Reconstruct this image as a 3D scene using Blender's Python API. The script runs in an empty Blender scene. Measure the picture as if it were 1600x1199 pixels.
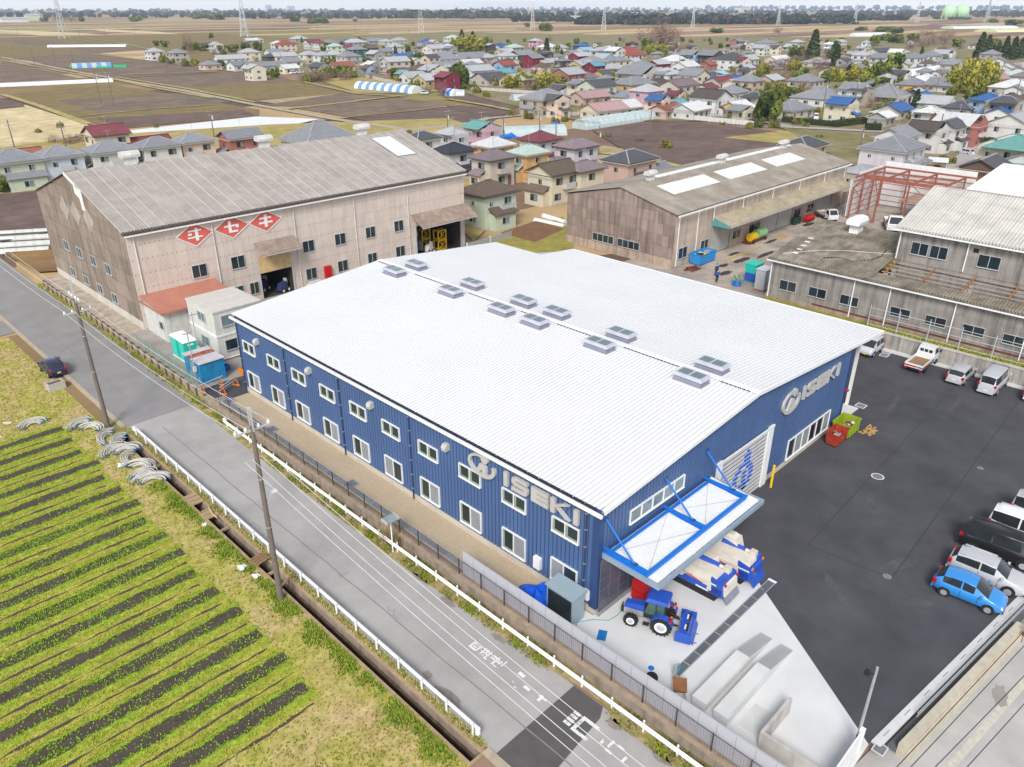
import bpy, math, random
from mathutils import Vector, Matrix
import numpy as np
R = math.radians
random.seed(7); rng = np.random.default_rng(11)
scene = bpy.context.scene
col = scene.collection

# ------------------------------------------------------------------ camera
CX, CY, CZ = -28.09, -21.13, 32.30
YAW, PITCH, FPX = 0.7865, 0.4553, 1199.3
cam = bpy.data.cameras.new('camera'); camo = bpy.data.objects.new('camera', cam); col.objects.link(camo)
camo.location = (CX, CY, CZ); camo.rotation_euler = (math.pi/2-PITCH, 0, -YAW)
cam.sensor_fit = 'HORIZONTAL'; cam.sensor_width = 36; cam.lens = 36*FPX/1600
cam.clip_start = .5; cam.clip_end = 40000
scene.camera = camo

# ------------------------------------------------------------------ sky, sun, exposure (bright overcast day)
SUN_EL, SUN_AZ = 42, 236         # azimuth clockwise from +y
world = bpy.data.worlds.new('World'); scene.world = world; world.use_nodes = True
nt = world.node_tree; nt.nodes.clear()
sky = nt.nodes.new('ShaderNodeTexSky'); sky.sky_type = 'NISHITA'; sky.sun_disc = False
sky.sun_elevation = R(SUN_EL); sky.sun_rotation = R(SUN_AZ); sky.air_density = 1.0; sky.dust_density = .3; sky.ozone_density = 1.0
hs = nt.nodes.new('ShaderNodeHueSaturation'); hs.inputs['Saturation'].default_value = .30
bg = nt.nodes.new('ShaderNodeBackground'); bg.inputs['Strength'].default_value = .115
wo = nt.nodes.new('ShaderNodeOutputWorld')
nt.links.new(sky.outputs[0], hs.inputs['Color']); nt.links.new(hs.outputs[0], bg.inputs[0]); nt.links.new(bg.outputs[0], wo.inputs[0])
sl = bpy.data.lights.new('sun', 'SUN'); sl.energy = 2.0; sl.angle = R(20); sl.color = (1, .965, .92)
so = bpy.data.objects.new('sun', sl); col.objects.link(so)
d = Vector((math.sin(R(SUN_AZ))*math.cos(R(SUN_EL)), math.cos(R(SUN_AZ))*math.cos(R(SUN_EL)), math.sin(R(SUN_EL))))
so.rotation_euler = d.to_track_quat('Z', 'Y').to_euler()
scene.view_settings.view_transform = 'Standard'; scene.view_settings.look = 'None'
scene.view_settings.gamma = 1; scene.view_settings.use_curve_mapping = False
scene.view_settings.exposure = 0.8
scene.cycles.volume_bounces = 1; scene.cycles.max_bounces = 6; scene.cycles.transparent_max_bounces = 12

# ------------------------------------------------------------------ place on the ground seen at a pixel of the survey
_cy, _sy, _cp, _sp = math.cos(YAW), math.sin(YAW), math.cos(PITCH), math.sin(PITCH)
FW = Vector((_sy*_cp, _cy*_cp, -_sp)); RT = Vector((_cy, -_sy, 0)); UP = RT.cross(FW)
def G(px, py, z=0.0):
    dd = FW + RT*((px-800)/FPX) - UP*((py-599.5)/FPX)
    t = (z-CZ)/dd.z
    return Vector((CX+dd.x*t, CY+dd.y*t, z))
def ppm(v): return FPX/(v-Vector((CX, CY, CZ))).length

# ------------------------------------------------------------------ materials
def lin(c):
    o = []
    for v in c:
        v /= 255
        o.append(v/12.92 if v <= .04045 else ((v+.055)/1.055)**2.4)
    return tuple(o)
def S(r, g, b, k=.86):
    c = lin((r, g, b)); return tuple(min(.86, v*k) for v in c)
MATS = {}
def pm(name, colr, rough=.75, metal=0., var=.10, vs=1.5, bump=0., bs=8., spec=.3, rnd=0., streak=0., wave=None, col2=None, thr=.5, soft=.12, c2s=.6, coat=0.):
    if name in MATS: return MATS[name]
    m = bpy.data.materials.new(name); m.use_nodes = True; MATS[name] = m
    n = m.node_tree.nodes; l = m.node_tree.links; b = n['Principled BSDF']
    b.inputs['Roughness'].default_value = rough; b.inputs['Metallic'].default_value = metal
    b.inputs['Specular IOR Level'].default_value = spec
    if coat: b.inputs['Coat Weight'].default_value = coat; b.inputs['Coat Roughness'].default_value = .08
    tc = n.new('ShaderNodeTexCoord')
    cur = None
    rgb = n.new('ShaderNodeRGB'); rgb.outputs[0].default_value = (*colr[:3], 1); cur = rgb.outputs[0]
    if col2:
        nz = n.new('ShaderNodeTexNoise'); nz.inputs['Scale'].default_value = c2s; nz.inputs['Detail'].default_value = 6; nz.inputs['Roughness'].default_value = .65
        l.new(tc.outputs['Object'], nz.inputs['Vector'])
        mr = n.new('ShaderNodeMapRange'); mr.inputs[1].default_value = thr-soft; mr.inputs[2].default_value = thr+soft
        l.new(nz.outputs[0], mr.inputs[0])
        mx = n.new('ShaderNodeMix'); mx.data_type = 'RGBA'; l.new(mr.outputs[0], mx.inputs[0]); l.new(cur, mx.inputs[6]); mx.inputs[7].default_value = (*col2[:3], 1)
        cur = mx.outputs[2]
    fac = []
    if var:
        nz = n.new('ShaderNodeTexNoise'); nz.inputs['Scale'].default_value = vs; nz.inputs['Detail'].default_value = 7; nz.inputs['Roughness'].default_value = .6
        l.new(tc.outputs['Object'], nz.inputs['Vector'])
        mr = n.new('ShaderNodeMapRange'); mr.inputs[1].default_value = .3; mr.inputs[2].default_value = .7; mr.inputs[3].default_value = 1-var; mr.inputs[4].default_value = 1+var
        l.new(nz.outputs[0], mr.inputs[0]); fac.append(mr.outputs[0])
    if streak:
        mp = n.new('ShaderNodeMapping'); mp.inputs['Scale'].default_value = (1.3, 1.3, .12); l.new(tc.outputs['Object'], mp.inputs[0])
        nz = n.new('ShaderNodeTexNoise'); nz.inputs['Scale'].default_value = 1.6; nz.inputs['Detail'].default_value = 8; l.new(mp.outputs[0], nz.inputs['Vector'])
        mr = n.new('ShaderNodeMapRange'); mr.inputs[1].default_value = .42; mr.inputs[2].default_value = .72; mr.inputs[3].default_value = 1; mr.inputs[4].default_value = 1-streak
        l.new(nz.outputs[0], mr.inputs[0]); fac.append(mr.outputs[0])
    if rnd:
        oi = n.new('ShaderNodeObjectInfo')
        mr = n.new('ShaderNodeMapRange'); mr.inputs[3].default_value = 1-rnd; mr.inputs[4].default_value = 1+rnd
        l.new(oi.outputs['Random'], mr.inputs[0]); fac.append(mr.outputs[0])
    for f in fac:
        vm = n.new('ShaderNodeVectorMath'); vm.operation = 'SCALE'; l.new(cur, vm.inputs[0]); l.new(f, vm.inputs['Scale']); cur = vm.outputs[0]
    l.new(cur, b.inputs['Base Color'])
    h = None
    if wave:   # fine corrugation as relief: (direction, waves per metre, depth)
        wv = n.new('ShaderNodeTexWave'); wv.wave_type = 'BANDS'; wv.bands_direction = wave[0]; wv.inputs['Scale'].default_value = wave[1]/3.18*1.0
        l.new(tc.outputs['Object'], wv.inputs['Vector']); h = (wv.outputs['Fac'], wave[2])
    bp = None
    if h:
        bp = n.new('ShaderNodeBump'); bp.inputs['Distance'].default_value = h[1]; bp.inputs['Strength'].default_value = 1; l.new(h[0], bp.inputs['Height'])
    if bump:
        nz = n.new('ShaderNodeTexNoise'); nz.inputs['Scale'].default_value = bs; nz.inputs['Detail'].default_value = 5; l.new(tc.outputs['Object'], nz.inputs['Vector'])
        b2 = n.new('ShaderNodeBump'); b2.inputs['Distance'].default_value = bump; l.new(nz.outputs[0], b2.inputs['Height'])
        if bp: l.new(bp.outputs[0], b2.inputs['Normal'])
        bp = b2
    if bp: l.new(bp.outputs[0], b.inputs['Normal'])
    return m
def glass(name, c, rough=.06, spec=.6):
    return pm(name, c, rough=rough, spec=spec, var=.25, vs=.9, rnd=.25)
def attrmat(name, rough=.85, var=.2, vs=3., trans=.0):
    m = bpy.data.materials.new(name); m.use_nodes = True; MATS[name] = m
    n = m.node_tree.nodes; l = m.node_tree.links; b = n['Principled BSDF']; b.inputs['Roughness'].default_value = rough; b.inputs['Specular IOR Level'].default_value = .15
    at = n.new('ShaderNodeAttribute'); at.attribute_name = 'col'
    oi = n.new('ShaderNodeObjectInfo'); mr = n.new('ShaderNodeMapRange'); mr.inputs[3].default_value = .8; mr.inputs[4].default_value = 1.2; l.new(oi.outputs['Random'], mr.inputs[0])
    vm = n.new('ShaderNodeVectorMath'); vm.operation = 'SCALE'; l.new(at.outputs['Color'], vm.inputs[0]); l.new(mr.outputs[0], vm.inputs['Scale'])
    l.new(vm.outputs[0], b.inputs['Base Color'])
    if trans:
        b.inputs['Transmission Weight'].default_value = 0
        b.inputs['Subsurface Weight'].default_value = 0
    return m

# ------------------------------------------------------------------ mesh builder
class MB:
    def __init__(s): s.v = []; s.f = []; s.m = []
    def quad(s, a, b, c, d, m=0):
        k = len(s.v); s.v += [tuple(a), tuple(b), tuple(c), tuple(d)]; s.f.append((k, k+1, k+2, k+3)); s.m.append(m); return s
    def poly(s, pts, m=0):
        k = len(s.v); s.v += [tuple(p) for p in pts]; s.f.append(tuple(range(k, k+len(pts)))); s.m.append(m); return s
    def box(s, x0, x1, y0, y1, z0, z1, m=0, mt=None):
        k = len(s.v)
        s.v += [(x0,y0,z0),(x1,y0,z0),(x1,y1,z0),(x0,y1,z0),(x0,y0,z1),(x1,y0,z1),(x1,y1,z1),(x0,y1,z1)]
        for i, f in enumerate(((3,2,1,0),(4,5,6,7),(0,1,5,4),(1,2,6,5),(2,3,7,6),(3,0,4,7))):
            s.f.append(tuple(k+j for j in f)); s.m.append(mt if (mt is not None and i == 1) else m)
        return s
    def hull8(s, b, t, m=0):    # bottom 4, top 4 (both counterclockwise from above)
        k = len(s.v); s.v += [tuple(p) for p in b]+[tuple(p) for p in t]
        for f in ((3,2,1,0),(4,5,6,7),(0,1,5,4),(1,2,6,5),(2,3,7,6),(3,0,4,7)):
            s.f.append(tuple(k+j for j in f)); s.m.append(m)
        return s
    def prism(s, pts, off, m=0):   # extrude planar polygon by vector
        n = len(pts); k = len(s.v); off = Vector(off)
        s.v += [tuple(p) for p in pts]+[tuple(Vector(p)+off) for p in pts]
        s.f.append(tuple(range(k+n-1, k-1, -1))); s.m.append(m)
        s.f.append(tuple(range(k+n, k+2*n))); s.m.append(m)
        for i in range(n):
            j = (i+1) % n; s.f.append((k+i, k+j, k+n+j, k+n+i)); s.m.append(m)
        return s
    def cyl(s, a, b, r0, r1=None, n=10, m=0, caps=True):
        a = Vector(a); b = Vector(b); r1 = r0 if r1 is None else r1
        z = (b-a).normalized(); x = z.orthogonal().normalized(); y = z.cross(x); k = len(s.v)
        for (p, r) in ((a, r0), (b, r1)):
            for i in range(n):
                t = 2*math.pi*i/n; s.v.append(tuple(p+x*(r*math.cos(t))+y*(r*math.sin(t))))
        for i in range(n):
            j = (i+1) % n; s.f.append((k+i, k+j, k+n+j, k+n+i)); s.m.append(m)
        if caps:
            s.f.append(tuple(range(k+n-1, k-1, -1))); s.m.append(m); s.f.append(tuple(range(k+n, k+2*n))); s.m.append(m)
        return s
    def tube(s, pts, r, n=6, m=0):
        pts = [Vector(p) for p in pts]; k0 = len(s.v)
        for i, p in enumerate(pts):
            t = (pts[min(i+1, len(pts)-1)]-pts[max(i-1, 0)]).normalized(); x = t.orthogonal() if abs(t.z) > .95 else t.cross(Vector((0,0,1)))
            x.normalize(); y = t.cross(x)
            for j in range(n):
                a = 2*math.pi*j/n; s.v.append(tuple(p+x*(r*math.cos(a))+y*(r*math.sin(a))))
        for i in range(len(pts)-1):
            for j in range(n):
                q = (j+1) % n; a = k0+i*n; s.f.append((a+j, a+q, a+n+q, a+n+j)); s.m.append(m)
        s.f.append(tuple(range(k0+n-1, k0-1, -1))); s.m.append(m); e = len(s.v)-n; s.f.append(tuple(range(e, e+n))); s.m.append(m)
        return s
    def bar(s, a, b, w, h, m=0, up=(0,0,1)):   # box beam between two points
        a = Vector(a); b = Vector(b); t = (b-a).normalized(); up = Vector(up)
        if abs(t.dot(up)) > .95: up = Vector((1, 0, 0))
        x = t.cross(up).normalized()*w/2; y = x.cross(t).normalized()*h/2
        return s.hull8([a-x-y, a+x-y, a+x+y, a-x+y], [b-x-y, b+x-y, b+x+y, b-x+y], m)
    def disc(s, c, r, nrm=(0,0,1), n=16, m=0):
        c = Vector(c); z = Vector(nrm).normalized(); x = z.orthogonal().normalized(); y = z.cross(x)
        s.poly([c+x*(r*math.cos(2*math.pi*i/n))+y*(r*math.sin(2*math.pi*i/n)) for i in range(n)], m); return s
    def mesh(s, name, mats, smooth=False):
        me = bpy.data.meshes.new(name); me.from_pydata(s.v, [], s.f)
        for mm in (mats if isinstance(mats, (list, tuple)) else [mats]): me.materials.append(mm)
        if any(s.m): me.polygons.foreach_set('material_index', s.m)
        if smooth: me.polygons.foreach_set('use_smooth', [True]*len(me.polygons))
        me.update(); return me
def link(name, me, parent=None, loc=None, rz=0, sc=None):
    o = bpy.data.objects.new(name, me); col.objects.link(o)
    if parent: o.parent = parent
    if loc is not None: o.location = loc
    if rz: o.rotation_euler = (0, 0, rz)
    if sc is not None: o.scale = sc if hasattr(sc, '__len__') else (sc, sc, sc)
    return o
def ob(name, mb, mats, parent=None, loc=None, rz=0, smooth=False, sc=None):
    return link(name, mb.mesh(name, mats, smooth), parent, loc, rz, sc)
def tag(o, label, cat, group=None):
    o['label'] = label; o['category'] = cat
    if group: o['group'] = group
    return o
def thing(name, label, cat, loc=(0,0,0), rz=0, group=None):
    o = bpy.data.objects.new(name, None); col.objects.link(o); o.location = loc; o.rotation_euler = (0, 0, rz); o.empty_display_size = .3
    return tag(o, label, cat, group)
def struct(o): o['kind'] = 'structure'; return o
def stuff(o): o['kind'] = 'stuff'; return o
def bx(name, dims, mat, parent=None, **k): return ob(name, MB().box(*dims), mat, parent, **k)
def copy_tree(o, parent=None, label=None):
    c = o.copy(); col.objects.link(c)
    if parent: c.parent = parent
    if label: c['label'] = label
    for ch in list(o.children): copy_tree(ch, c)
    return c
def npmesh(name, verts, faces, mats, colr=None, mi=None):   # faces (n,k) array of same size
    me = bpy.data.meshes.new(name); nv, nf, k = len(verts), len(faces), faces.shape[1]
    me.vertices.add(nv); me.vertices.foreach_set('co', np.asarray(verts, np.float32).ravel())
    me.loops.add(nf*k); me.loops.foreach_set('vertex_index', faces.astype(np.int32).ravel())
    me.polygons.add(nf); me.polygons.foreach_set('loop_start', np.arange(0, nf*k, k, dtype=np.int32))
    for mm in (mats if isinstance(mats, (list, tuple)) else [mats]): me.materials.append(mm)
    if mi is not None: me.polygons.foreach_set('material_index', mi.astype(np.int32))
    me.update(calc_edges=True)
    if colr is not None:
        ca = me.color_attributes.new('col', 'FLOAT_COLOR', 'POINT'); c4 = np.ones((nv, 4), np.float32); c4[:, :3] = colr; ca.data.foreach_set('color', c4.ravel())
    return me
ORD = ['first','second','third','fourth','fifth','sixth','seventh','eighth','ninth','tenth','eleventh','twelfth','thirteenth','fourteenth','fifteenth','sixteenth','seventeenth','eighteenth','nineteenth','twentieth']
def ordn(i):
    if i < 20: return ORD[i]
    t = ['twenty','thirty','forty','fifty','sixty','seventy','eighty','ninety'][(i+1)//10-2]
    return (t[:-1]+'ieth') if (i+1) % 10 == 0 else t+'-'+ORD[(i+1) % 10-1]

# common materials
W_ROOF = pm('white_roof_metal', (.74,.745,.75), rough=.65, spec=.15, var=.03, vs=.15)
BLUE_WALL = pm('blue_siding', S(82,109,155), rough=.42, var=.08, vs=.25, streak=.08, spec=.4)
BLUE_TRIM = pm('dark_blue_trim', S(54,78,126), rough=.4, var=.05)
WHITE = pm('white_paint', (.78,.78,.77), rough=.5, var=.06)
WHITE_D = pm('white_weathered', (.62,.61,.58), rough=.6, var=.12, streak=.2)
ALU = pm('aluminium', (.62,.63,.64), rough=.4, metal=.4, var=.05)
STEEL = pm('galvanised_steel', (.48,.5,.52), rough=.45, metal=.5, var=.15, vs=4)
BSTEEL = pm('brushed_steel', (.56,.54,.51), rough=.45, metal=.2, var=.08)
DARK = pm('dark_void', (.018,.018,.02), rough=.9, var=.2)
BLACK = pm('black_rubber', (.022,.022,.024), rough=.7, var=.15, vs=6)
GLASSD = glass('dark_glass', (.022,.035,.04))
GLASSG = glass('green_tinted_glass', (.022,.034,.034), spec=.4)
REVEAL = pm('pale_green_reveal', S(150,166,146), rough=.7)
GLASSB = glass('pale_reflecting_glass', (.16,.22,.24))
SCREEN = pm('grey_insect_screen', (.26,.27,.28), rough=.7, var=.08)
CONC = pm('pale_concrete', (.60,.60,.59), rough=.8, var=.09, vs=.5, bump=.004, bs=20)
CONC_D = pm('old_concrete', S(170,154,140), rough=.9, var=.22, vs=1.1, streak=.35, bump=.01)
CONC_M = pm('grey_concrete', S(200,194,186), rough=.9, var=.15, vs=.8, streak=.2)
BBLUE = pm('bright_blue_steel', S(30,120,215), rough=.4, var=.06)
GREYBLUE = pm('grey_blue_steel', S(150,168,184), rough=.45, var=.08)
YELLOW = pm('yellow_paint', S(245,200,30), rough=.5, var=.08)
ORANGE = pm('orange_paint', S(235,130,30), rough=.5)
RED = pm('red_paint', S(200,30,35), rough=.45, var=.08)
RUST = pm('rusty_steel', S(120,62,48), rough=.8, var=.3, vs=3)
WOOD = pm('pale_timber', S(205,165,110), rough=.8, var=.15, vs=5)
WOODD = pm('weathered_timber', S(150,120,90), rough=.85, var=.2, vs=5)
# ------------------------------------------------------------------ ground
def farmland():
    m = bpy.data.materials.new('farmland'); m.use_nodes = True
    n = m.node_tree.nodes; l = m.node_tree.links; b = n['Principled BSDF']; b.inputs['Roughness'].default_value = .95; b.inputs['Specular IOR Level'].default_value = .1
    tc = n.new('ShaderNodeTexCoord')
    def layer(sx, sy, off, rot):
        mp = n.new('ShaderNodeMapping'); mp.inputs['Scale'].default_value = (sx, sy, 1); mp.inputs['Location'].default_value = (off, off*.37, 0); mp.inputs['Rotation'].default_value = (0, 0, rot)
        l.new(tc.outputs['Object'], mp.inputs[0])
        v = n.new('ShaderNodeTexVoronoi'); v.voronoi_dimensions = '2D'; v.distance = 'CHEBYCHEV'; v.inputs['Scale'].default_value = 1; v.inputs['Randomness'].default_value = .55
        l.new(mp.outputs[0], v.inputs['Vector'])
        sp = n.new('ShaderNodeSeparateColor'); l.new(v.outputs['Color'], sp.inputs[0]); return sp
    def ramp(src, stops):
        r = n.new('ShaderNodeValToRGB'); r.color_ramp.interpolation = 'CONSTANT'
        e = r.color_ramp.elements
        e[0].position = 0; e[0].color = (*stops[0][1], 1); e[1].position = stops[1][0]; e[1].color = (*stops[1][1], 1)
        for p, c in stops[2:]:
            k = e.new(p); k.color = (*c, 1)
        l.new(src, r.inputs[0]); return r.outputs[0]
    a = layer(1/90, 1/30, 3.3, .0); c = layer(1/340, 1/46, 9.1, .06)
    br = S(136,112,94); da = S(112,92,80); tn = S(190,162,122); st = S(204,178,138); gr = S(146,140,88); ol = S(150,128,92); pk = S(160,134,114)
    r1 = ramp(a.outputs[0], [(0, br), (.2, da), (.38, ol), (.55, pk), (.7, tn), (.86, gr)])
    r2 = ramp(c.outputs[1], [(0, st), (.22, tn), (.45, pk), (.62, br), (.8, ol), (.9, gr)])
    geo = n.new('ShaderNodeNewGeometry'); ln = n.new('ShaderNodeVectorMath'); ln.operation = 'LENGTH'; l.new(geo.outputs['Position'], ln.inputs[0])
    mr = n.new('ShaderNodeMapRange'); mr.inputs[1].default_value = 420; mr.inputs[2].default_value = 700; l.new(ln.outputs['Value'], mr.inputs[0])
    mx = n.new('ShaderNodeMix'); mx.data_type = 'RGBA'; l.new(mr.outputs[0], mx.inputs[0]); l.new(r1, mx.inputs[6]); l.new(r2, mx.inputs[7])
    nz = n.new('ShaderNodeTexNoise'); nz.inputs['Scale'].default_value = .05; nz.inputs['Detail'].default_value = 9; nz.inputs['Roughness'].default_value = .7; l.new(tc.outputs['Object'], nz.inputs['Vector'])
    m2 = n.new('ShaderNodeMapRange'); m2.inputs[1].default_value = .25; m2.inputs[2].default_value = .75; m2.inputs[3].default_value = .7; m2.inputs[4].default_value = 1.25; l.new(nz.outputs[0], m2.inputs[0])
    vm = n.new('ShaderNodeVectorMath'); vm.operation = 'SCALE'; l.new(mx.outputs[2], vm.inputs[0]); l.new(m2.outputs[0], vm.inputs['Scale']); l.new(vm.outputs[0], b.inputs['Base Color'])
    return m
FARM = farmland()
GRASS_N = pm('mixed_meadow_ground', S(176,172,82), rough=.95, var=.25, vs=1.4, col2=S(196,172,122), thr=.52, soft=.1, c2s=.35, bump=.05, bs=5)
def edge_y(x): return -15.15-.128*(x-2.8)     # south edge of the car park
g = MB(); F = 12000
g.poly([(-3.3, edge_y(-3.3), -.03), (60, edge_y(60), -.03), (F, -20, -.03), (F, F, -.03), (-3.3, F, -.03)])
g.poly([(-3.3, edge_y(-3.3), -.03), (-3.3, edge_y(-3.3), -.8), (60, edge_y(60), -.8), (60, edge_y(60), -.03)])
g.poly([(-3.3, -F, -.8), (F, -F, -.8), (F, -20, -.8), (60, edge_y(60), -.8), (-3.3, edge_y(-3.3), -.8)])
g.poly([(-3.3, -F, -.76), (-3.3, -F, -.03), (-3.3, F, -.03), (-3.3, F, -.76)])
g.poly([(-10.55, -F, -.76), (-3.3, -F, -.76), (-3.3, F, -.76), (-10.55, F, -.76)])
g.poly([(-F, -F, -.76), (-11.62, -F, -.76), (-11.62, F, -.76), (-F, F, -.76)])
g.poly([(-11.62, -F, -.76), (-10.55, -F, -.76), (-10.55, -1.7, -.76), (-11.62, -1.7, -.76)])
g.poly([(-11.62, 43, -.76), (-10.55, 43, -.76), (-10.55, F, -.76), (-11.62, F, -.76)])
struct(ob('ground', g, FARM))
def sheet(name, pts, z, mat):
    o = ob(name, MB().poly([(p[0], p[1], z) for p in pts]), mat); return struct(o)
def rect(x0, x1, y0, y1): return [(x0, y0), (x1, y0), (x1, y1), (x0, y1)]

# road
ASPH = pm('worn_road_asphalt', S(182,178,175), rough=.9, var=.09, vs=.5, bump=.006, bs=30, col2=S(170,166,163), c2s=.15)
ASPH2 = pm('older_road_asphalt', S(150,147,146), rough=.9, var=.10, vs=.4, bump=.006, bs=30)
ASPH_P = pm('dark_asphalt_patch', S(98,94,93), rough=.9, var=.16, vs=.7, bump=.006, bs=30)
ASPH_N = pm('new_car_park_asphalt', S(74,73,79), rough=.82, var=.2, vs=.35, bump=.006, bs=40, spec=.25, col2=S(88,87,92), c2s=.12, soft=.2)
road = struct(ob('road', MB().box(-10.3, -4.35, -60, 44.3, -.95, -.70).box(-10.35, -3.75, 44.3, 700, -.95, -.702, 1), [ASPH, ASPH2]))
ob('asphalt_patch', MB().poly([(-10.28,-2.25,-.696),(-10.28,-5.1,-.696),(-5.0,-4.55,-.696),(-4.36,-4.2,-.696),(-4.36,-2.2,-.696)]), ASPH_P, road)
rp = random.Random(3)
PALE = pm('pale_worn_asphalt', S(176,170,164), rough=.9, var=.15, vs=2)
DAMP = pm('damp_asphalt', S(150,140,134), rough=.6, var=.2, vs=3)
def blob(cx, cy, rx, ry, z, seed, n=18, rot=0):
    q = random.Random(seed); pts = []
    for i in range(n):
        t = 2*math.pi*i/n; k = .75+.4*q.random(); x = rx*k*math.cos(t); y = ry*k*math.sin(t)
        pts.append((cx+x*math.cos(rot)-y*math.sin(rot), cy+x*math.sin(rot)+y*math.cos(rot), z))
    return pts
st = MB()
for i, (x, y, a, b) in enumerate([(-9.75,2.1,.4,1.1),(-9.5,4.0,.25,.35),(-10.0,12.4,.18,.6),(-10,20.5,.2,.6),(-10.05,33,.3,.5),(-9.9,26,.2,.4),(-4.9,7.6,.25,.7),(-4.75,10.5,.2,.9),(-4.8,-5.3,.3,.5),(-4.8,3.2,.25,.6),(-10.0,38.5,.2,.35),(-4.75,-8.2,.25,.6)]): st.poly(blob(x, y, a, b, -.692, i))
ob('damp_stain', st, DAMP, road)
# cracks and long joint line
ck = MB()
def crack(pts, w, z):
    for a, b in zip(pts[:-1], pts[1:]):
        a = Vector((*a, z)); b = Vector((*b, z)); t = (b-a).normalized(); nx = Vector((-t.y, t.x, 0))*w/2
        ck.quad(a-nx, b-nx, b+nx, a+nx)
q = random.Random(5)
pts = [(-8.15, -30)]
for y in range(-28, 44, 2): pts.append((-8.15+q.uniform(-.05, .05), y))
crack(pts, .07, -.690)
crack([(-10.3,44.3),(-4.3,44.3)], .08, -.688)
for k in range(16):
    x = q.uniform(-9.8, -5.2); y = q.uniform(-2, 70); p = [(x, y)]
    for j in range(5):
        x += q.uniform(-.35, .35); y += q.uniform(-.1, .5); p.append((x, y))
    crack(p, .035, -.689)
crack([(-8.15,50+i*3+0) if i % 2 else (-8.1,50+i*3) for i in range(40)], .05, -.688)
ob('crack', ck, pm('crack_filler', S(140,138,138), rough=.9), road)
# painted lettering on the road, worn
PAINT = pm('worn_road_paint', (.72,.71,.69), rough=.8, var=.12, vs=6, col2=S(150,147,144), thr=.60, soft=.06, c2s=5)
pt = MB()
_zs = [-.689]
def stroke(x0, x1, y0, y1):
    _zs[0] += .0004; z = _zs[0]; pt.poly([(x0,y0,z),(x1,y0,z),(x1,y1,z),(x0,y1,z)])
# bracket and four bars on the dark patch
for i in range(4): stroke(-6.55+i*.27, -6.36+i*.27, -3.75, -3.32)
stroke(-6.62,-5.5,-4.08,-3.88); stroke(-6.62,-6.42,-4.95,-4.08); stroke(-5.7,-5.5,-5.0,-4.08)
for (a, b, c2, d2) in [(-6.2,-5.9,-5.6,-5.45),(-6.1,-5.6,-6.0,-5.85),(-6.35,-6.2,-6.3,-5.9),(-5.75,-5.6,-6.6,-6.2),(-6.3,-5.9,-7.0,-6.85),(-6.6,-6.4,-7.5,-7.3)]: stroke(a, b, c2, d2)
# dashes
stroke(-5.95,-5.72,.1,.55); stroke(-6.4,-6.2,-.75,-.3); stroke(-6.5,-6.05,-1.6,-1.42); stroke(-6.25,-6.1,-1.85,-1.3); stroke(-6.75,-6.66,-.1,.05); stroke(-6.55,-6.45,.25,.4)
# three faded characters read from the far side
stroke(-6.5,-5.95,3.85,3.98); stroke(-6.12,-6.0,3.3,3.85); stroke(-6.5,-6.35,3.45,3.85); stroke(-6.45,-6.1,3.35,3.46); stroke(-6.3,-6.2,3.5,3.8)
for yy in (2.62,2.82,3.02): stroke(-6.45,-5.85,yy,yy+.09)
stroke(-6.25,-6.14,2.55,3.2); stroke(-6.02,-5.92,2.55,3.15); stroke(-6.5,-6.4,2.5,2.75)
stroke(-6.5,-5.8,2.0,2.12); stroke(-6.2,-6.08,1.5,2.45); stroke(-6.0,-5.9,1.7,2.4); stroke(-6.5,-6.42,1.6,2.0); stroke(-5.98,-5.7,1.5,1.6)
ob('painted_lettering', pt, PAINT, road)
# verges
VERGE = pm('dirt_verge', S(184,160,124), rough=.95, var=.3, vs=2.5, col2=S(150,146,72), thr=.5, soft=.08, c2s=1.6, bump=.05, bs=9)
sheet('verge', [(-4.55,-40),(-3.5,-40),(-3.5,60),(-4.0,60),(-4.35,44),(-4.75,30),(-4.8,12),(-4.6,4),(-4.35,-1.8),(-4.2,-2.2),(-4.2,-4.4),(-4.7,-5),(-4.7,-12)], -.692, VERGE)
sheet('verge', rect(-10.62,-10.2,-1.6,44), -.687, VERGE)
KERBM = pm('kerb_concrete', S(186,172,150), rough=.9, var=.15, vs=2)
for (a, b) in [(44.5, 60), (60, 75), (75, 95)]:
    struct(ob('kerb', MB().box(-10.75, -10.35, a+.02, b-.02, -.9, -.655), KERBM))
struct(ob('kerb', MB().box(-10.75, -10.3, -30, -1.75, -.9, -.64), KERBM))
sheet('side_road', rect(-40,-10.75,75.5,80.5), -.70, ASPH2)

# ditch between road and field
DIT = pm('wet_ditch_concrete', S(112,92,76), rough=.85, var=.3, vs=1.5, streak=.5)
DITT = pm('ditch_lip_concrete', S(176,152,118), rough=.9, var=.2, vs=2.5)
di = thing('drainage_ditch', 'long concrete drainage ditch between the road and the green field', 'ditch', (0,0,-.75))
ob('road_side_wall', MB().box(-10.78,-10.55,-1.7,43,-1.25,.04), CONC_D, di)
ob('wall_cap', MB().box(-10.80,-10.54,-1.7,43,.042,.07), DITT, di)
ob('channel', MB().box(-11.62,-10.78,-1.7,43,-1.45,-1.2).box(-11.55,-11.42,-1.7,43,-1.2,-.12).box(-10.95,-10.79,-1.7,43,-1.2,-.55), DIT, di)
ob('field_side_lip', MB().box(-11.7,-11.5,-1.7,43,-.118,.07), DITT, di)
ob('water', MB().box(-11.42,-10.95,-1.7,43,-1.19,-1.0), pm('ditch_water', (.03,.028,.02), rough=.08, var=.2), di)
for y in (17.9, 27.6, 29.4, 36.2, 24.5): ob('cross_strut', MB().box(-11.5,-10.79,y,y+.16,-.22,-.06), DITT, di)
ob('end_wall', MB().box(-11.7,-10.5,-1.85,-1.7,-1.4,.07), DITT, di)
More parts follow.
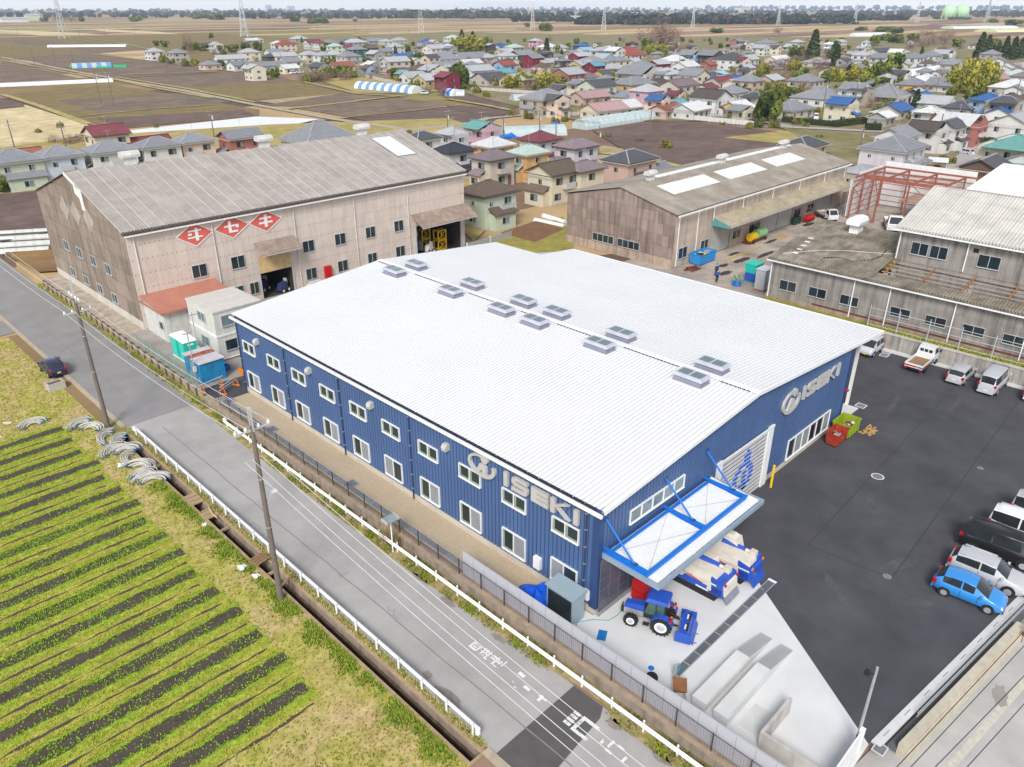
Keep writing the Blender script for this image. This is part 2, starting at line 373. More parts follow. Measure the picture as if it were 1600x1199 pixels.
for y, n_ in ((26.4,2),(28.8,3)):
    for k in range(n_): tag(ob('concrete_slab', MB().box(-.42,.42,-.22,.22,0,.09), DITT, None, (-11.1, y+k*.55, -.66), .08*k), f'{["","small","pale"][k%3]} concrete slab {ORD[k]} of those bridging the ditch {"near the white rail start" if y>27 else "beside the bent pipes"}'.replace('slab  ','slab '), 'slab', 'slabs across the ditch')

# lot
sheet('car_park', [(2.55,-15.15),(52.25,edge_y(52.25)-0),(52.25,20),(33,20),(33,.02),(12.0,.02),(9.9,-4.87)], .0, ASPH_N)
cp = bpy.data.objects['car_park']
# paving seams, manholes, gratings on the car park
sm = MB(); ck = sm
crack([(15.2,-5.9),(51.5,-4.6)], .09, .004); crack([(15.7,-11.2),(51.5,-9.8)], .09, .005); crack([(15.7,-11.2),(15.2,-5.9)], .09, .006)
ob('paving_seam', sm, pm('fresh_seam', S(70,69,75), rough=.85), cp)
tm = MB()
TYR = pm('tyre_marks', S(88,87,92), rough=.9, var=.2, vs=1)
for i, (x, y, a, b, r_) in enumerate([(17.5,-11,1.8,.5,-.4),(12,-9.5,2.2,.35,.9),(23,-7,1.6,.3,.5),(14.5,-13,1.4,.4,-.9),(40,-2,2.5,.3,.1),(44,-6,2.0,.25,.0)]): tm.poly(blob(x, y, a, b, .003, 40+i, 20, r_))
ob('dusty_mark', tm, TYR, cp)
def manhole(x, y, r, label, rim=WHITE):
    t = thing('manhole_cover', label, 'manhole', (x, y, .001))
    mb = MB(); n = 24
    for i in range(n):
        a, b = 2*math.pi*i/n, 2*math.pi*(i+1)/n
        mb.quad((r*math.cos(a),r*math.sin(a),.012),(r*math.cos(b),r*math.sin(b),.012),(r*.84*math.cos(b),r*.84*math.sin(b),.012),(r*.84*math.cos(a),r*.84*math.sin(a),.012))
    ob('rim', mb, rim, t); ob('lid', MB().cyl((0,0,-.05),(0,0,.009),r*.85,n=20), pm('manhole_iron', S(130,128,132), rough=.6, var=.2, vs=9), t)
manhole(26.93,-5.85,.47,'white-rimmed round manhole in the middle of the dark car park')
manhole(33.8,-11.05,.24,'small plain round cover in the car park near the vans', pm('grey_rim', S(150,150,152)))
manhole(15.72,-10.93,.26,'small plain round cover in the car park near the blue car', MATS['grey_rim'])
GRAT = pm('galvanised_grating', S(150,156,162), rough=.5, metal=.3, var=.12, vs=3)
def grating(name, x0, x1, y0, y1, z, label, nb=8, fr=WHITE, cat='grating', group=None, along='x', gm=None):
    t = thing(name, label, cat, (x0, y0, z), 0, group); w, h = x1-x0, y1-y0
    ob('frame', MB().box(0,w,0,.06,0,.02).box(0,w,h-.06,h,0,.02).box(0,.06,.06,h-.06,0,.02).box(w-.06,w,.06,h-.06,0,.02), fr, t)
    m = MB(); 
    for i in range(nb):
        if along == 'x': a = .06+(w-.12)*(i+.15)/nb; m.box(a, a+(w-.12)/nb*.7, .061, h-.061, 0, .016)
        else: a = .06+(h-.12)*(i+.15)/nb; m.box(.061, w-.061, a, a+(h-.12)/nb*.7, 0, .016)
    ob('bars', m, gm or GRAT, t); ob('pit', MB().box(.05,w-.05,.05,h-.05,-.02,.003), DARK, t); return t
grating('drain_grating', 37.2,38.1,-.5,.35,.002,'white-framed square drain grating beside the concrete slab under the eaves')
grating('drain_grating', 50.1,51.0,2.5,3.3,.002,'white-framed drain grating nearer the silver microvan')
grating('drain_grating', 51.2,52.1,2.6,3.5,.002,'white-framed drain grating against the back retaining wall')
sheet('concrete_slab_floor', rect(32.95,37.0,-.15,34), .012, CONC)
# wash apron
APR = pm('pale_wash_apron', (.66,.66,.655), rough=.75, var=.06, vs=.4, bump=.003, bs=25, col2=(.60,.60,.595), c2s=.25, soft=.2)
sheet('wash_apron', [(-3.1,1.3),(-3.1,-15.2),(2.55,-15.15),(9.9,-4.87),(12.0,-.02),(12,.02),(-.1,.02),(-.1,1.3)], .006, APR)
ap = bpy.data.objects['wash_apron']
ob('oil_stain', MB().poly(blob(7.0,-3.35,.42,.3,.010,77)), pm('oil_stain', S(116,108,84), rough=.3, var=.3, vs=4), ap)
# long trench drain, each lid a piece
td = thing('trench_drain', 'long grey steel trench drain crossing the pale wash apron', 'drain', (-.4,-6.2,.007))
ob('frame', MB().box(0,10.5,-.05,0,0,.018).box(0,10.5,.42,.47,0,.018).box(-.04,0,-.05,.47,0,.018), STEEL, td)
lidm = MB().box(.02,.98,.005,.415,0,.016); 
for i in range(5): lidm.box(.1+i*.17,.16+i*.17,.05,.37,.016,.02,1)
lidm = lidm.mesh('lid', [pm('steel_lid', S(128,132,138), rough=.5, metal=.35, var=.2, vs=2, rnd=.2), pm('lid_rib', S(96,100,106), rough=.6)])
for i in range(10): link('lid', lidm, td, (i*1.05, 0, 0), sc=(1.05,1,1))
ob('end_slab', MB().box(10.5,10.7,-.06,.48,-.01,.016), WHITE, td)
# vehicle ramps
for k, (y0, lb) in enumerate(((-8.45,'pale concrete vehicle ramp nearer the trench drain'),(-9.7,'pale concrete vehicle ramp nearer the low corner wall'))):
    t = thing('vehicle_ramp', lb, 'ramp', (-1.5, y0, .006))
    ob('body', MB().hull8([(0,0,0),(4.4,0,0),(4.4,.75,0),(0,.75,0)],[(0,0,.58),(4.4,0,.58),(4.4,.75,.58),(0,.75,.58)]), CONC, t)
    m = MB().hull8([(4.4,0,0),(7.15,0,0),(7.15,.75,0),(4.4,.75,0)],[(4.4,0,.56),(7.15,0,.03),(7.15,.75,.03),(4.4,.75,.56)]); ob('slope', m, CONC, t)
    for i in range(22):
        u = (i+.5)/22; x = 4.45+2.65*u; z = .56-.53*u
        m2 = MB().box(x-.018,x+.018,.03,.72,z-.02,z+.028); ob('tread', m2, GRAT, t)
    ob('end_stop', MB().box(-.03,.12,-.03,.78,.582,.66), CONC, t)
    ob('side_edge', MB().box(.0,4.4,-.04,-.002,.4,.62).box(0,4.4,.752,.79,.4,.62), CONC, t)
t = thing('corner_wall', 'low L-shaped concrete wall at the bottom corner of the apron', 'wall', (-1.35,-11.45,.006))
ob('long_leg', MB().box(-.08,.08,-3.4,.08,0,1.05), CONC_M, t); ob('short_leg', MB().box(.082,2.9,-.08,.08,0,1.05), CONC_M, t)
sheet('floor_hatch', rect(-.9,.9,-10.9,-10.0), .010, pm('hatch_concrete', (.57,.57,.56), rough=.8, var=.08))
# gravel strip beside the factory and its gutter
GRAV = pm('brown_gravel', S(196,178,152), rough=.95, var=.10, vs=4, bump=.02, bs=22, col2=S(186,167,140), c2s=.25, soft=.2)
sheet('gravel_strip', rect(-2.2,-.06,1.3,41.5), .004, GRAV)
sheet('asphalt_pad', rect(-3.05,3,41.5,45.3), .006, ASPH_N)
tg = thing('side_gutter', 'long narrow steel-lidded gutter beside the gravel strip', 'drain', (-2.72,7.5,.0))
ob('kerb', MB().box(-.1,0,0,35,-.05,.05).box(.38,.5,0,35,-.05,.05), CONC_M, tg)
lm = MB().box(0,.38,.01,.99,0,.03).mesh('lid', [pm('gutter_lid', S(166,172,178), rough=.5, metal=.3, var=.2, vs=3, rnd=.2)])
for i in range(35): link('lid', lm, tg, (0, i, 0))
for y, nm in ((41.2,'by the barricade'),(33.7,'beside the third lower window'),(21.9,'beside the fifth lower window')):
    grating('drain_grating', -2.75,-1.75,y-.5,y+.4,.05,f'square galvanised grating on the side gutter {nm}', fr=STEEL)
# retaining wall along the road
rw = thing('retaining_wall', 'stained concrete retaining wall between road verge and factory lot', 'wall', (0,0,-.76))
for i in range(14):
    y0 = -14.5+i*4.15; ob('wall_segment', MB().box(-3.52,-3.12,y0+.01,y0+4.14,0,.80), CONC_D, rw)
ob('coping', MB().box(-3.55,-3.09,-14.5,43.6,.801,.86), pm('coping_concrete', S(170,150,128), rough=.9, var=.2, vs=2), rw)
# older plank-and-post wall beyond it
bw = thing('post_and_plank_wall', 'mossy old concrete post and plank wall along the road by the warehouse', 'wall', (0,0,-.76))
POSTC = pm('dark_mossy_post', S(104,92,74), rough=.95, var=.3, vs=3)
pmesh = MB().box(-.14,.14,-.11,.11,0,1.0).mesh('post', [POSTC]); plmesh = MB().box(-.05,.05,.115,1.605,0,.88).mesh('plank', [pm('stained_plank', S(168,150,124), rough=.95, var=.3, vs=1.2, streak=.5, rnd=.12)])
for i in range(28):
    y = 43.7+i*1.72; link('post', pmesh, bw, (-3.32, y, 0)); 
    if i < 27: link('plank', plmesh, bw, (-3.3, y, 0))
# yards
YARD = pm('stained_yard_concrete', S(184,172,160), rough=.9, var=.2, vs=.25, col2=S(150,138,130), thr=.56, soft=.1, c2s=.16, bump=.01, bs=15)
sheet('warehouse_yard', rect(-3.1,47.5,45.3,64), .003, pm('warehouse_yard', S(166,158,150), rough=.9, var=.2, vs=.4, bump=.01))
sheet('warehouse_side_strip', rect(-3.1,-.7,64,92), .005, pm('weedy_strip', S(180,166,150), rough=.95, var=.3, vs=.9))
sheet('works_yard', [(33,18.5),(140,18.5),(140,35.2),(59.6,35.2),(59.6,42),(47.5,42),(47.5,64),(33,45)], .005, YARD)
wy = bpy.data.objects['works_yard']
tm = MB()
for i, (x, y, a, b) in enumerate([(70,30.5,2.2,.6),(75,29.5,2.6,.5),(82,32.4,2,.4),(72,33,1.4,.4),(66,31,1.2,.5),(90,30,4,.9),(96,33,2,.6),(63,29,1.5,.6)]): tm.poly(blob(x, y, a, b, .010, 60+i, 22))
ob('oil_stain', tm, pm('yard_oil', S(78,70,64), rough=.5, var=.3, vs=2), wy)
ob('painted_line', MB().poly([(67.7,31.9,.011),(78.2,31.8,.011),(78.2,32.1,.011),(67.7,32.2,.011)]), pm('worn_yellow_line', S(210,160,50), rough=.8, var=.2, vs=3), wy)
# car park back retaining wall and raised ground
rb = thing('car_park_wall', 'tall stained concrete retaining wall behind the parked vehicles', 'wall', (52.3,0,0))
for i in range(17):
    y0 = -26+i*2.02; ob('wall_panel', MB().box(0,.3,y0+.012,y0+2.008,0,1.62), pm('car_park_wall_concrete', S(178,172,164), rough=.9, var=.2, vs=.8, streak=.5, rnd=.06), rb)
ob('coping', MB().box(-.06,.36,-26,8.3,1.621,1.74), CONC_M, rb)
ob('footing', MB().box(-.75,-.001,-26,8.3,-.02,.08), CONC, rb)
GR2 = pm('mossy_grass_strip', S(166,152,58), rough=.95, var=.3, vs=2, col2=S(130,128,54), c2s=1.2, bump=.04)
struct(ob('raised_ground', MB().box(52.6,140,-60,18.6,-.5,1.5), GR2))
# lower street at the bottom right
sheet('lower_street', [(-3.2,-40),(70,-40),(70,edge_y(70)-.05),(-3.2,edge_y(-3.2)-.05)], -.68, pm('lower_street', S(190,187,183), rough=.9, var=.12, vs=.6, bump=.006))
ls = bpy.data.objects['lower_street']
ob('painted_edge_line', MB().poly([(3.0,-18.3,-.676),(20,-20.5,-.676),(20,-20.1,-.676),(3.0,-17.95,-.676)]), pm('worn_edge_line', S(206,200,186), rough=.8, var=.15, vs=3), ls)
ob('damp_stain', MB().poly(blob(11.2,-18.75,.9,.35,-.674,91,20,.3)), pm('street_damp', S(162,156,150), rough=.8, var=.1), ls)
gw = thing('car_park_gutter', 'white precast concrete gutter along the car park bottom edge', 'gutter', (2.8,-15.15,0), math.atan(-.128))
for i in range(14): ob('gutter_block', MB().box(i*2.03+.01,i*2.03+2.02,-.48,-.02,-.05,.06).box(i*2.03+.7,i*2.03+1.3,-.27,-.23,.0601,.064,1), [CONC, pm('gutter_slot', S(140,140,140))], gw)
tw = thing('street_wall', 'beige concrete retaining wall between gutter and lower street', 'wall', (2.8,-15.15,0), math.atan(-.128))
ob('channel_floor', MB().box(.8,40,-.9,-.49,-.5,-.35), pm('channel_floor', S(110,112,114), rough=.8), tw)
for i in range(9): ob('wall_block', MB().box(.9+i*1.5,.9+i*1.5+1.48,-1.32,-.92,-.72,.12).box(.9+i*1.5,.9+i*1.5+1.48,-1.55,-1.33,-.72,-.2), pm('beige_concrete', S(206,196,176), rough=.9, var=.12, vs=2, rnd=.05), tw)
ob('steel_rail', MB().bar((3,-.72,.2),(40,-.72,.2),.05,.05).bar((3,-.72,.45),(40,-.72,.45),.05,.05), STEEL, tw)
# ------------------------------------------------------------------ farm plots seen behind, each laid at its own place
def plough(name, c, c2, ax='Y', rows=1.1):
    return pm(name, c, rough=.98, var=.22, vs=.25, col2=c2, thr=.52, soft=.12, c2s=.06, bump=.15, bs=.9, spec=.1)
P_BR = plough('ploughed_soil', S(122,106,96), S(138,122,102)); P_DK = plough('dark_soil', S(112,94,88), S(124,106,98)); P_OL = plough('stubble_soil', S(134,116,86), S(142,126,82))
P_TN = plough('tan_stubble', S(184,164,130), S(168,148,116)); P_ST = plough('straw_field', S(222,204,162), S(204,184,142)); P_GR = plough('rough_grass', S(166,154,92), S(186,164,112))
WMUL = pm('white_mulch_film', (.72,.72,.72), rough=.4, var=.12, vs=1.0, bump=.05, bs=2)
zc = [0.0]
def plot(name, px, mat, dz=.008):
    zc[0] += dz
    return struct(ob(name, MB().poly([tuple(G(x, y, 0).xy)+(zc[0]+.02,) for x, y in px]), mat))
def strip(name, px, w, mat, z0=.5, n=1):
    pts = [G(x, y, 0) for x, y in px]; mb = MB(); zc[0] += .006
    for a, b in zip(pts[:-1], pts[1:]):
        t = (b-a).normalized(); nx = Vector((-t.y, t.x, 0))*w/2; e = t*w*.2; z = Vector((0,0,zc[0]+.02))
        mb.quad(a-nx-e+z, b-nx+e+z, b+nx+e+z, a+nx-e+z); zc[0] += .001
    return struct(ob(name, mb, mat))
plot('field', [(-60,60),(330,52),(560,66),(620,100),(300,96),(230,78),(-60,100)], P_OL)
plot('field', [(0,47),(90,50),(160,54),(60,56),(0,52)], P_ST); plot('field', [(130,45),(250,50),(280,54),(170,50)], P_ST); plot('field', [(0,62),(60,62),(140,72),(40,70)], P_BR)
plot('field', [(0,98),(6,95),(128,124),(0,131)], P_BR)
plot('field', [(20,90),(150,83),(345,112),(185,123)], P_BR)
plot('field', [(80,72),(210,74),(232,78),(150,82)], P_BR)
plot('field', [(205,122),(400,113),(470,128),(260,140)], P_BR)
plot('field', [(262,140),(470,127),(545,147),(400,157)], P_OL)
plot('field', [(5,148),(180,133),(405,172),(405,182),(190,202),(130,190)], P_OL); plot('field', [(90,158),(300,145),(360,160),(160,178)], P_BR, .004); plot('field', [(150,186),(380,172),(402,182),(195,201)], P_DK, .004)
plot('field', [(400,158),(545,146),(615,149),(465,168)], P_TN); plot('field', [(408,166),(470,167),(640,150),(560,142)], P_BR, .004)
plot('field', [(462,170),(622,153),(715,166),(545,184)], P_BR)
plot('field', [(548,185),(718,166),(800,172),(770,190),(645,202)], P_DK)
plot('field', [(690,152),(790,147),(830,152),(800,174)], P_DK)
plot('field', [(0,168),(40,165),(138,196),(140,210),(70,224),(0,236)], P_ST)
plot('field', [(0,156),(30,160),(40,168),(0,172)], P_DK, .003)
plot('mulched_field', [(192,206),(400,183),(500,187),(430,202),(330,210),(210,212)], WMUL)
plot('field', [(400,205),(520,190),(640,205),(450,215)], P_TN)
plot('field', [(500,108),(640,120),(760,140),(640,146),(560,146),(480,120)], P_GR)
plot('field', [(760,262),(900,222),(1000,238),(1010,252),(900,262)], P_TN)
plot('field', [(925,205),(1050,188),(1200,205),(1330,232),(1060,262),(990,245)], P_DK)
plot('field', [(1130,216),(1230,205),(1330,225),(1330,232),(1240,228)], P_GR)
plot('meadow', [(1210,205),(1420,215),(1420,250),(1330,250),(1270,232)], P_GR)
plot('meadow', [(735,395),(880,340),(900,400),(850,410)], pm('bright_garden_grass', S(160,156,60), rough=.95, var=.3, vs=.8, col2=S(150,136,84), c2s=.4))
plot('vegetable_bed', [(782,366),(838,347),(882,360),(836,381)], pm('garden_soil', S(132,98,72), rough=.95, var=.2, vs=1))
plot('field', [(0,302),(75,300),(90,362),(0,380)], P_DK)
plot('field', [(0,392),(85,392),(100,425),(60,428),(20,405)], plough('dry_beds', S(140,112,82), S(160,128,84)))
plot('field', [(0,232),(140,214),(420,196),(700,186),(760,205),(790,330),(740,380),(620,250),(150,260),(60,300),(0,305)], P_GR, .0)
VILL = plough('village_ground', S(150,136,110), S(128,124,78))
plot('village_ground', [(400,66),(700,50),(1100,58),(1620,60),(1700,330),(1330,260),(1200,190),(900,190),(640,126),(400,112)], VILL, .0)
FRD = pm('farm_track', S(178,166,148), rough=.95, var=.15, vs=.4)
for pxs, w in (([(2,90),(105,110),(180,124),(290,143),(400,165),(520,187),(640,204)],3.2), ([(640,204),(740,193),(765,185)],3), ([(145,85),(250,97),(330,108),(370,113)],2.4), ([(765,186),(850,178),(900,182)],3)):
    strip('farm_track', pxs, w, FRD)
GRB = pm('grassy_bank', S(164,156,84), rough=.95, var=.3, vs=.4, col2=S(186,166,116), c2s=.2)
for pxs, w in (([(0,94),(100,113),(175,127)],2), ([(182,121),(290,139),(400,161)],2.2), ([(0,131),(120,126),(180,124)],2), ([(5,149),(60,166),(138,195)],2.6), ([(180,125),(235,137),(330,154)],2.6), ([(125,183),(230,172),(330,165)],1.2), ([(445,172),(550,160),(625,151)],2.2), ([(540,185),(640,175),(720,165)],1), ([(120,58),(180,66),(235,78)],2.4), ([(0,50),(120,62),(175,70)],2.2), ([(470,128),(560,148),(630,152)],2.4), ([(700,156),(760,166),(800,174)],2.4), ([(190,118),(260,115),(340,113)],2), ([(930,240),(1000,248),(1060,262)],2.5)):
    strip('grass_bank', pxs, w, GRB)
VRD = pm('village_road', S(178,172,166), rough=.9, var=.1, vs=.5)
for pxs, w in (([(1220,200),(1340,206),(1430,210)],4), ([(1480,300),(1500,262),(1520,240),(1510,215)],5), ([(880,130),(884,100),(888,84)],4), ([(640,122),(735,140),(860,148)],3.5), ([(1060,180),(1180,188),(1230,200)],3.5), ([(470,110),(560,112),(640,122)],3)): strip('village_road', pxs, w, VRD)
# ------------------------------------------------------------------ blue factory
BW, BL, EH, RX, RZ = 32.86, 42.0, 7.5, 16.35, 8.9
fac = thing('factory_building', 'large blue ribbed metal factory hall with wide white seamed roof', 'factory')
def ztop(x): return EH+(RZ-EH)*(1-abs(x-RX)/RX)
def ribbed(p0, p1, z0, zt, pitch, dep, out, m=0):
    """vertical-ribbed metal wall from p0 to p1 (plan), outward normal out"""
    p0 = Vector((*p0, 0)); p1 = Vector((*p1, 0)); L = (p1-p0).length; t = (p1-p0)/L; o = Vector((*out, 0)); mb = MB()
    pr = []
    n = round(L/pitch); pw = L/n
    for i in range(n):
        s = i*pw; pr += [(s, dep), (s+pw*.70, dep), (s+pw*.74, 0), (s+pw*.93, 0), (s+pw*.97, dep)]
    pr.append((L, dep)); k = 0
    for s, h in pr:
        q = p0+t*s+o*(h-.03); mb.v.append((q.x, q.y, z0)); mb.v.append((q.x, q.y, zt(s)))
    for i in range(len(pr)-1):
        a = 2*i; mb.f.append((a, a+2, a+3, a+1)); mb.m.append(m)
    return mb
ob('wall', ribbed((0,BL),(0,0),.55,lambda s: EH,.33,.11,(-1,0)), BLUE_WALL, fac)
ob('wall', ribbed((0,0),(BW,0),.55,lambda s: ztop(s),.33,.11,(0,-1)), BLUE_WALL, fac)
ob('wall', ribbed((BW,0),(BW,BL),.55,lambda s: EH,.33,.05,(1,0)), BLUE_WALL, fac)
ob('wall', ribbed((BW,BL),(0,BL),.55,lambda s: ztop(BW-s),.33,.05,(0,1)), BLUE_WALL, fac)
FND = pm('foundation_concrete', S(206,196,180), rough=.85, var=.1, vs=1)
ob('foundation', MB().box(-.04,BW+.04,-.04,BL+.04,-.02,.56), FND, fac)
ob('corner_trim', MB().box(-.12,.25,-.12,-.052,.5,EH+.1).box(-.12,-.052,-.052,.4,.5,EH+.1), BLUE_TRIM, fac)
ob('corner_trim', MB().box(BW-.25,BW+.12,-.12,-.052,.5,EH), BLUE_TRIM, fac)
# roof with standing seams
rf = MB(); sl_ = (RZ-EH)/RX
def rz_(x): return RZ+.12-sl_*abs(x-RX)
XR = 38.3
def roofpart(x0, x1, y0, y1):
    n = round((y1-y0)/.333); w = (y1-y0)/n; pr = []
    for i in range(n): pr += [(y0+i*w, 0), (y0+i*w+w*.70, 0), (y0+i*w+w*.73, -.11), (y0+i*w+w*.89, -.11), (y0+i*w+w*.91, .05), (y0+i*w+w*.98, .05)]
    pr.append((y1, 0)); k = len(rf.v)
    for y, h in pr: rf.v.append((x0, y, rz_(x0)+h)); rf.v.append((x1, y, rz_(x1)+h))
    for i in range(len(pr)-1): rf.f.append((k+2*i, k+2*i+1, k+2*i+3, k+2*i+2)); rf.m.append(0)
roofpart(-.12, RX, -.35, BL+.45); roofpart(RX, BW+.15, -.35, BL+.45); roofpart(BW+.15, XR, -.35, 35.2)
roof = ob('roof', rf, W_ROOF, fac)
ob('roof_underside', MB().poly([(-.1,-.3,rz_(-.1)-.16),(RX,-.3,rz_(RX)-.16),(RX,BL+.4,rz_(RX)-.16),(-.1,BL+.4,rz_(-.1)-.16)]).poly([(RX,-.3,rz_(RX)-.16),(XR-.02,-.3,rz_(XR)-.16),(XR-.02,35.1,rz_(XR)-.16),(RX,BL+.4,rz_(RX)-.16)]), pm('soffit_metal', S(190,196,204)), roof)
ob('ridge_cap', MB().hull8([(RX-.3,-.36,RZ+.15),(RX+.3,-.36,RZ+.15),(RX+.3,BL+.46,RZ+.15),(RX-.3,BL+.46,RZ+.15)],[(RX-.28,-.36,RZ+.19),(RX+.28,-.36,RZ+.19),(RX+.28,BL+.46,RZ+.19),(RX-.28,BL+.46,RZ+.19)]), W_ROOF, roof)
GAP = pm('dark_closure_strip', S(36,44,64))
gp = MB(); n = 47
for i in range(n):
    y = .2+i*(BL-.3)/n; gp.box(-.22,-.125,y,y+.76,rz_(-.12)-.2,rz_(-.12)-.02)
ob('closure_strip', gp, GAP, roof)
for a, b in ((.2,2.3),(5.9,10.6),(13.4,17.6),(19.2,21.6),(23.2,28.2),(30,36.2),(39.2,42)):
    y = a; gp = MB()
    while y < b: gp.box(RX-.36,RX-.305,y,y+.24,RZ+.12,RZ+.17); y += .333
    stuff(ob('ridge_closure', gp, GAP, roof))
ob('gutter', MB().box(-.40,-.23,-.35,BL+.45,EH-.25,EH-.06), WHITE, roof)
ob('verge_trim', MB().hull8([(-.14,-.42,rz_(-.12)-.2),(RX,-.42,rz_(RX)-.2),(RX,-.352,rz_(RX)-.2),(-.14,-.352,rz_(-.12)-.2)],[(-.14,-.42,rz_(-.12)+.06),(RX,-.42,rz_(RX)+.06),(RX,-.352,rz_(RX)+.06),(-.14,-.352,rz_(-.12)+.06)])
   .hull8([(RX,-.42,rz_(RX)-.2),(XR,-.42,rz_(XR)-.2),(XR,-.352,rz_(XR)-.2),(RX,-.352,rz_(RX)-.2)],[(RX,-.42,rz_(RX)+.06),(XR,-.42,rz_(XR)+.06),(XR,-.352,rz_(XR)+.06),(RX,-.352,rz_(RX)+.06)]), WHITE, roof)
ob('eave_trim', MB().box(XR,XR+.08,-.4,35.2,rz_(XR)-.2,rz_(XR)+.05), WHITE, roof)
for y in (1,9.5,18,26.5,34.5): ob('eave_column', MB().box(XR-1.3,XR-1.05,y-.12,y+.12,0,rz_(XR)-.05), WHITE, fac)
# skylight boxes
def skylight(x, y):
    t = ob('skylight', MB().box(-.55,.55,-1.05,1.05,0,.42).box(-.62,.62,-1.15,1.15,.1,.16), pm('skylight_grey', S(150,152,168), rough=.45, var=.06), fac, (x, y, rz_(x)-.04))
    ob('lid', MB().hull8([(-.66,-1.18,.50),(.66,-1.18,.50),(.66,1.18,.50),(-.66,1.18,.50)],[(-.56,-1.08,.72),(.56,-1.08,.72),(.56,1.08,.72),(-.56,1.08,.72)]), pm('skylight_lid', S(192,194,204), rough=.4), t)
    ob('neck', MB().box(-.5,.5,-1.0,1.0,.421,.499), DARK, t)
    for s in (-1, 1): ob('pane', MB().box(-.42,.42,s*.5-.42,s*.5+.42,.721,.735), pm('skylight_pane', S(104,122,126), rough=.12, spec=.6), t)
    ob('flashing', MB().box(-.85,.85,-1.3,1.3,.0,.09), W_ROOF, t)
for y in (37.8, 29.5, 22.9, 19.0, 12.2, 4.0): skylight(14.75, y); skylight(17.45, y)
# windows on the road side
def window(parent, org, u, nrm, w, h, panes, fr=WHITE, depth=.09, names=True, sill=True, bar=.05):
    """org = lower left corner seen from outside, u = direction to the right"""
    o = Vector(org); u = Vector(u); n = Vector(nrm); z = Vector((0,0,1)); mb = MB()
    def bxx(a0, a1, b0, b1, d0, d1, M):
        p = lambda a, b, d: o+u*a+z*b+n*d
        M.hull8([p(a0,b0,d0),p(a1,b0,d0),p(a1,b0,d1),p(a0,b0,d1)],[p(a0,b1,d0),p(a1,b1,d0),p(a1,b1,d1),p(a0,b1,d1)])
    k = len(panes)
    bxx(0,w,0,bar,0,depth,mb); bxx(0,w,h-bar,h,0,depth,mb); bxx(0,bar,bar,h-bar,0,depth,mb); bxx(w-bar,w,bar,h-bar,0,depth,mb)
    for i in range(1, k): c = w*i/k; bxx(c-bar*.55,c+bar*.55,bar,h-bar,0,depth*.96,mb)
    f = ob('window', mb, fr, parent)
    for i, pmn in enumerate(panes):
        m2 = MB(); bxx(w*i/k+bar*(.9 if i == 0 else .5),w*(i+1)/k-bar*(.9 if i == k-1 else .5),bar*.9,h-bar*.9,.0,depth*.5,m2); ob('pane', m2, pmn, f)
    if sill: m3 = MB(); bxx(-.02,w+.02,-.03,-.002,0,depth+.03,m3); ob('sill', m3, fr, f)
    return f
def reveal(f, org, u, nrm, w, h, k):
    o = Vector(org); u = Vector(u); n = Vector(nrm); z = Vector((0,0,1)); mb = MB()
    for i in range(k):
        if i and k == 1: continue
        for (a0, a1, b0, b1) in ((w*i/2+.07,w*i/2+.2,.07,h-.07),(w*i/2+.2,w*(i+1)/2-.06,.07,.2)):
            p = lambda a, b, d: o+u*a+z*b+n*d
            mb.hull8([p(a0,b0,.076),p(a1,b0,.076),p(a1,b0,.085),p(a0,b0,.085)],[p(a0,b1,.076),p(a1,b1,.076),p(a1,b1,.085),p(a0,b1,.085)])
    ob('reveal', mb, REVEAL, f)
WS = [41.0,36.7,32.65,28.4,24.23,20.15,15.95,11.7,7.64,3.42]
for i, y in enumerate(WS):
    f_ = window(fac, (-.05,y,4.46), (0,-1,0), (-1,0,0), 2.07, 1.04, [GLASSG, GLASSG], depth=.15); reveal(f_, (-.05,y,4.46), (0,-1,0), (-1,0,0), 2.07, 1.04, 2)
    lo = [GLASSG, SCREEN] if i not in (5, 9) else [SCREEN, GLASSD]
    f_ = window(fac, (-.05,y,.86), (0,-1,0), (-1,0,0), 2.07, 1.62, lo, depth=.15)
    if i not in (5, 9): reveal(f_, (-.05,y,.86), (0,-1,0), (-1,0,0), 2.07, 1.62, 1)
# window bands on the front
window(fac, (2.66,-.03,5.2), (1,0,0), (0,-1,0), 5.6, .95, [GLASSB]*5, depth=.15)
window(fac, (23.1,-.03,.62), (1,0,0), (0,-1,0), 7.3, 1.75, [GLASSD, SCREEN, SCREEN, GLASSD, GLASSD, SCREEN], depth=.15)
# downpipes
for y in (41.85, 33.7, 25.6, 16.9, .85):
    p = ob('downpipe', MB().cyl((-.13,y,.1),(-.13,y,EH-.1),.055,n=8), pm('dark_downpipe', S(52,62,92), rough=.5), fac)
    m = MB()
    for z in (1,2.2,3.4,4.6,5.8,6.9): m.box(-.2,-.05,y-.08,y+.08,z,z+.05)
    ob('bracket', m, STEEL, p)
# exhaust hoods
for y in (38.1, 29.7, 21.3, 12.85):
    m = MB(); prof = [(-.05,6.0),(-.46,5.97),(-.5,6.2),(-.42,6.36),(-.28,6.45),(-.05,6.47)]
    m.prism([(a, y-.22, b) for a, b in prof], (0,.44,0)); ob('exhaust_hood', m, BSTEEL, fac)
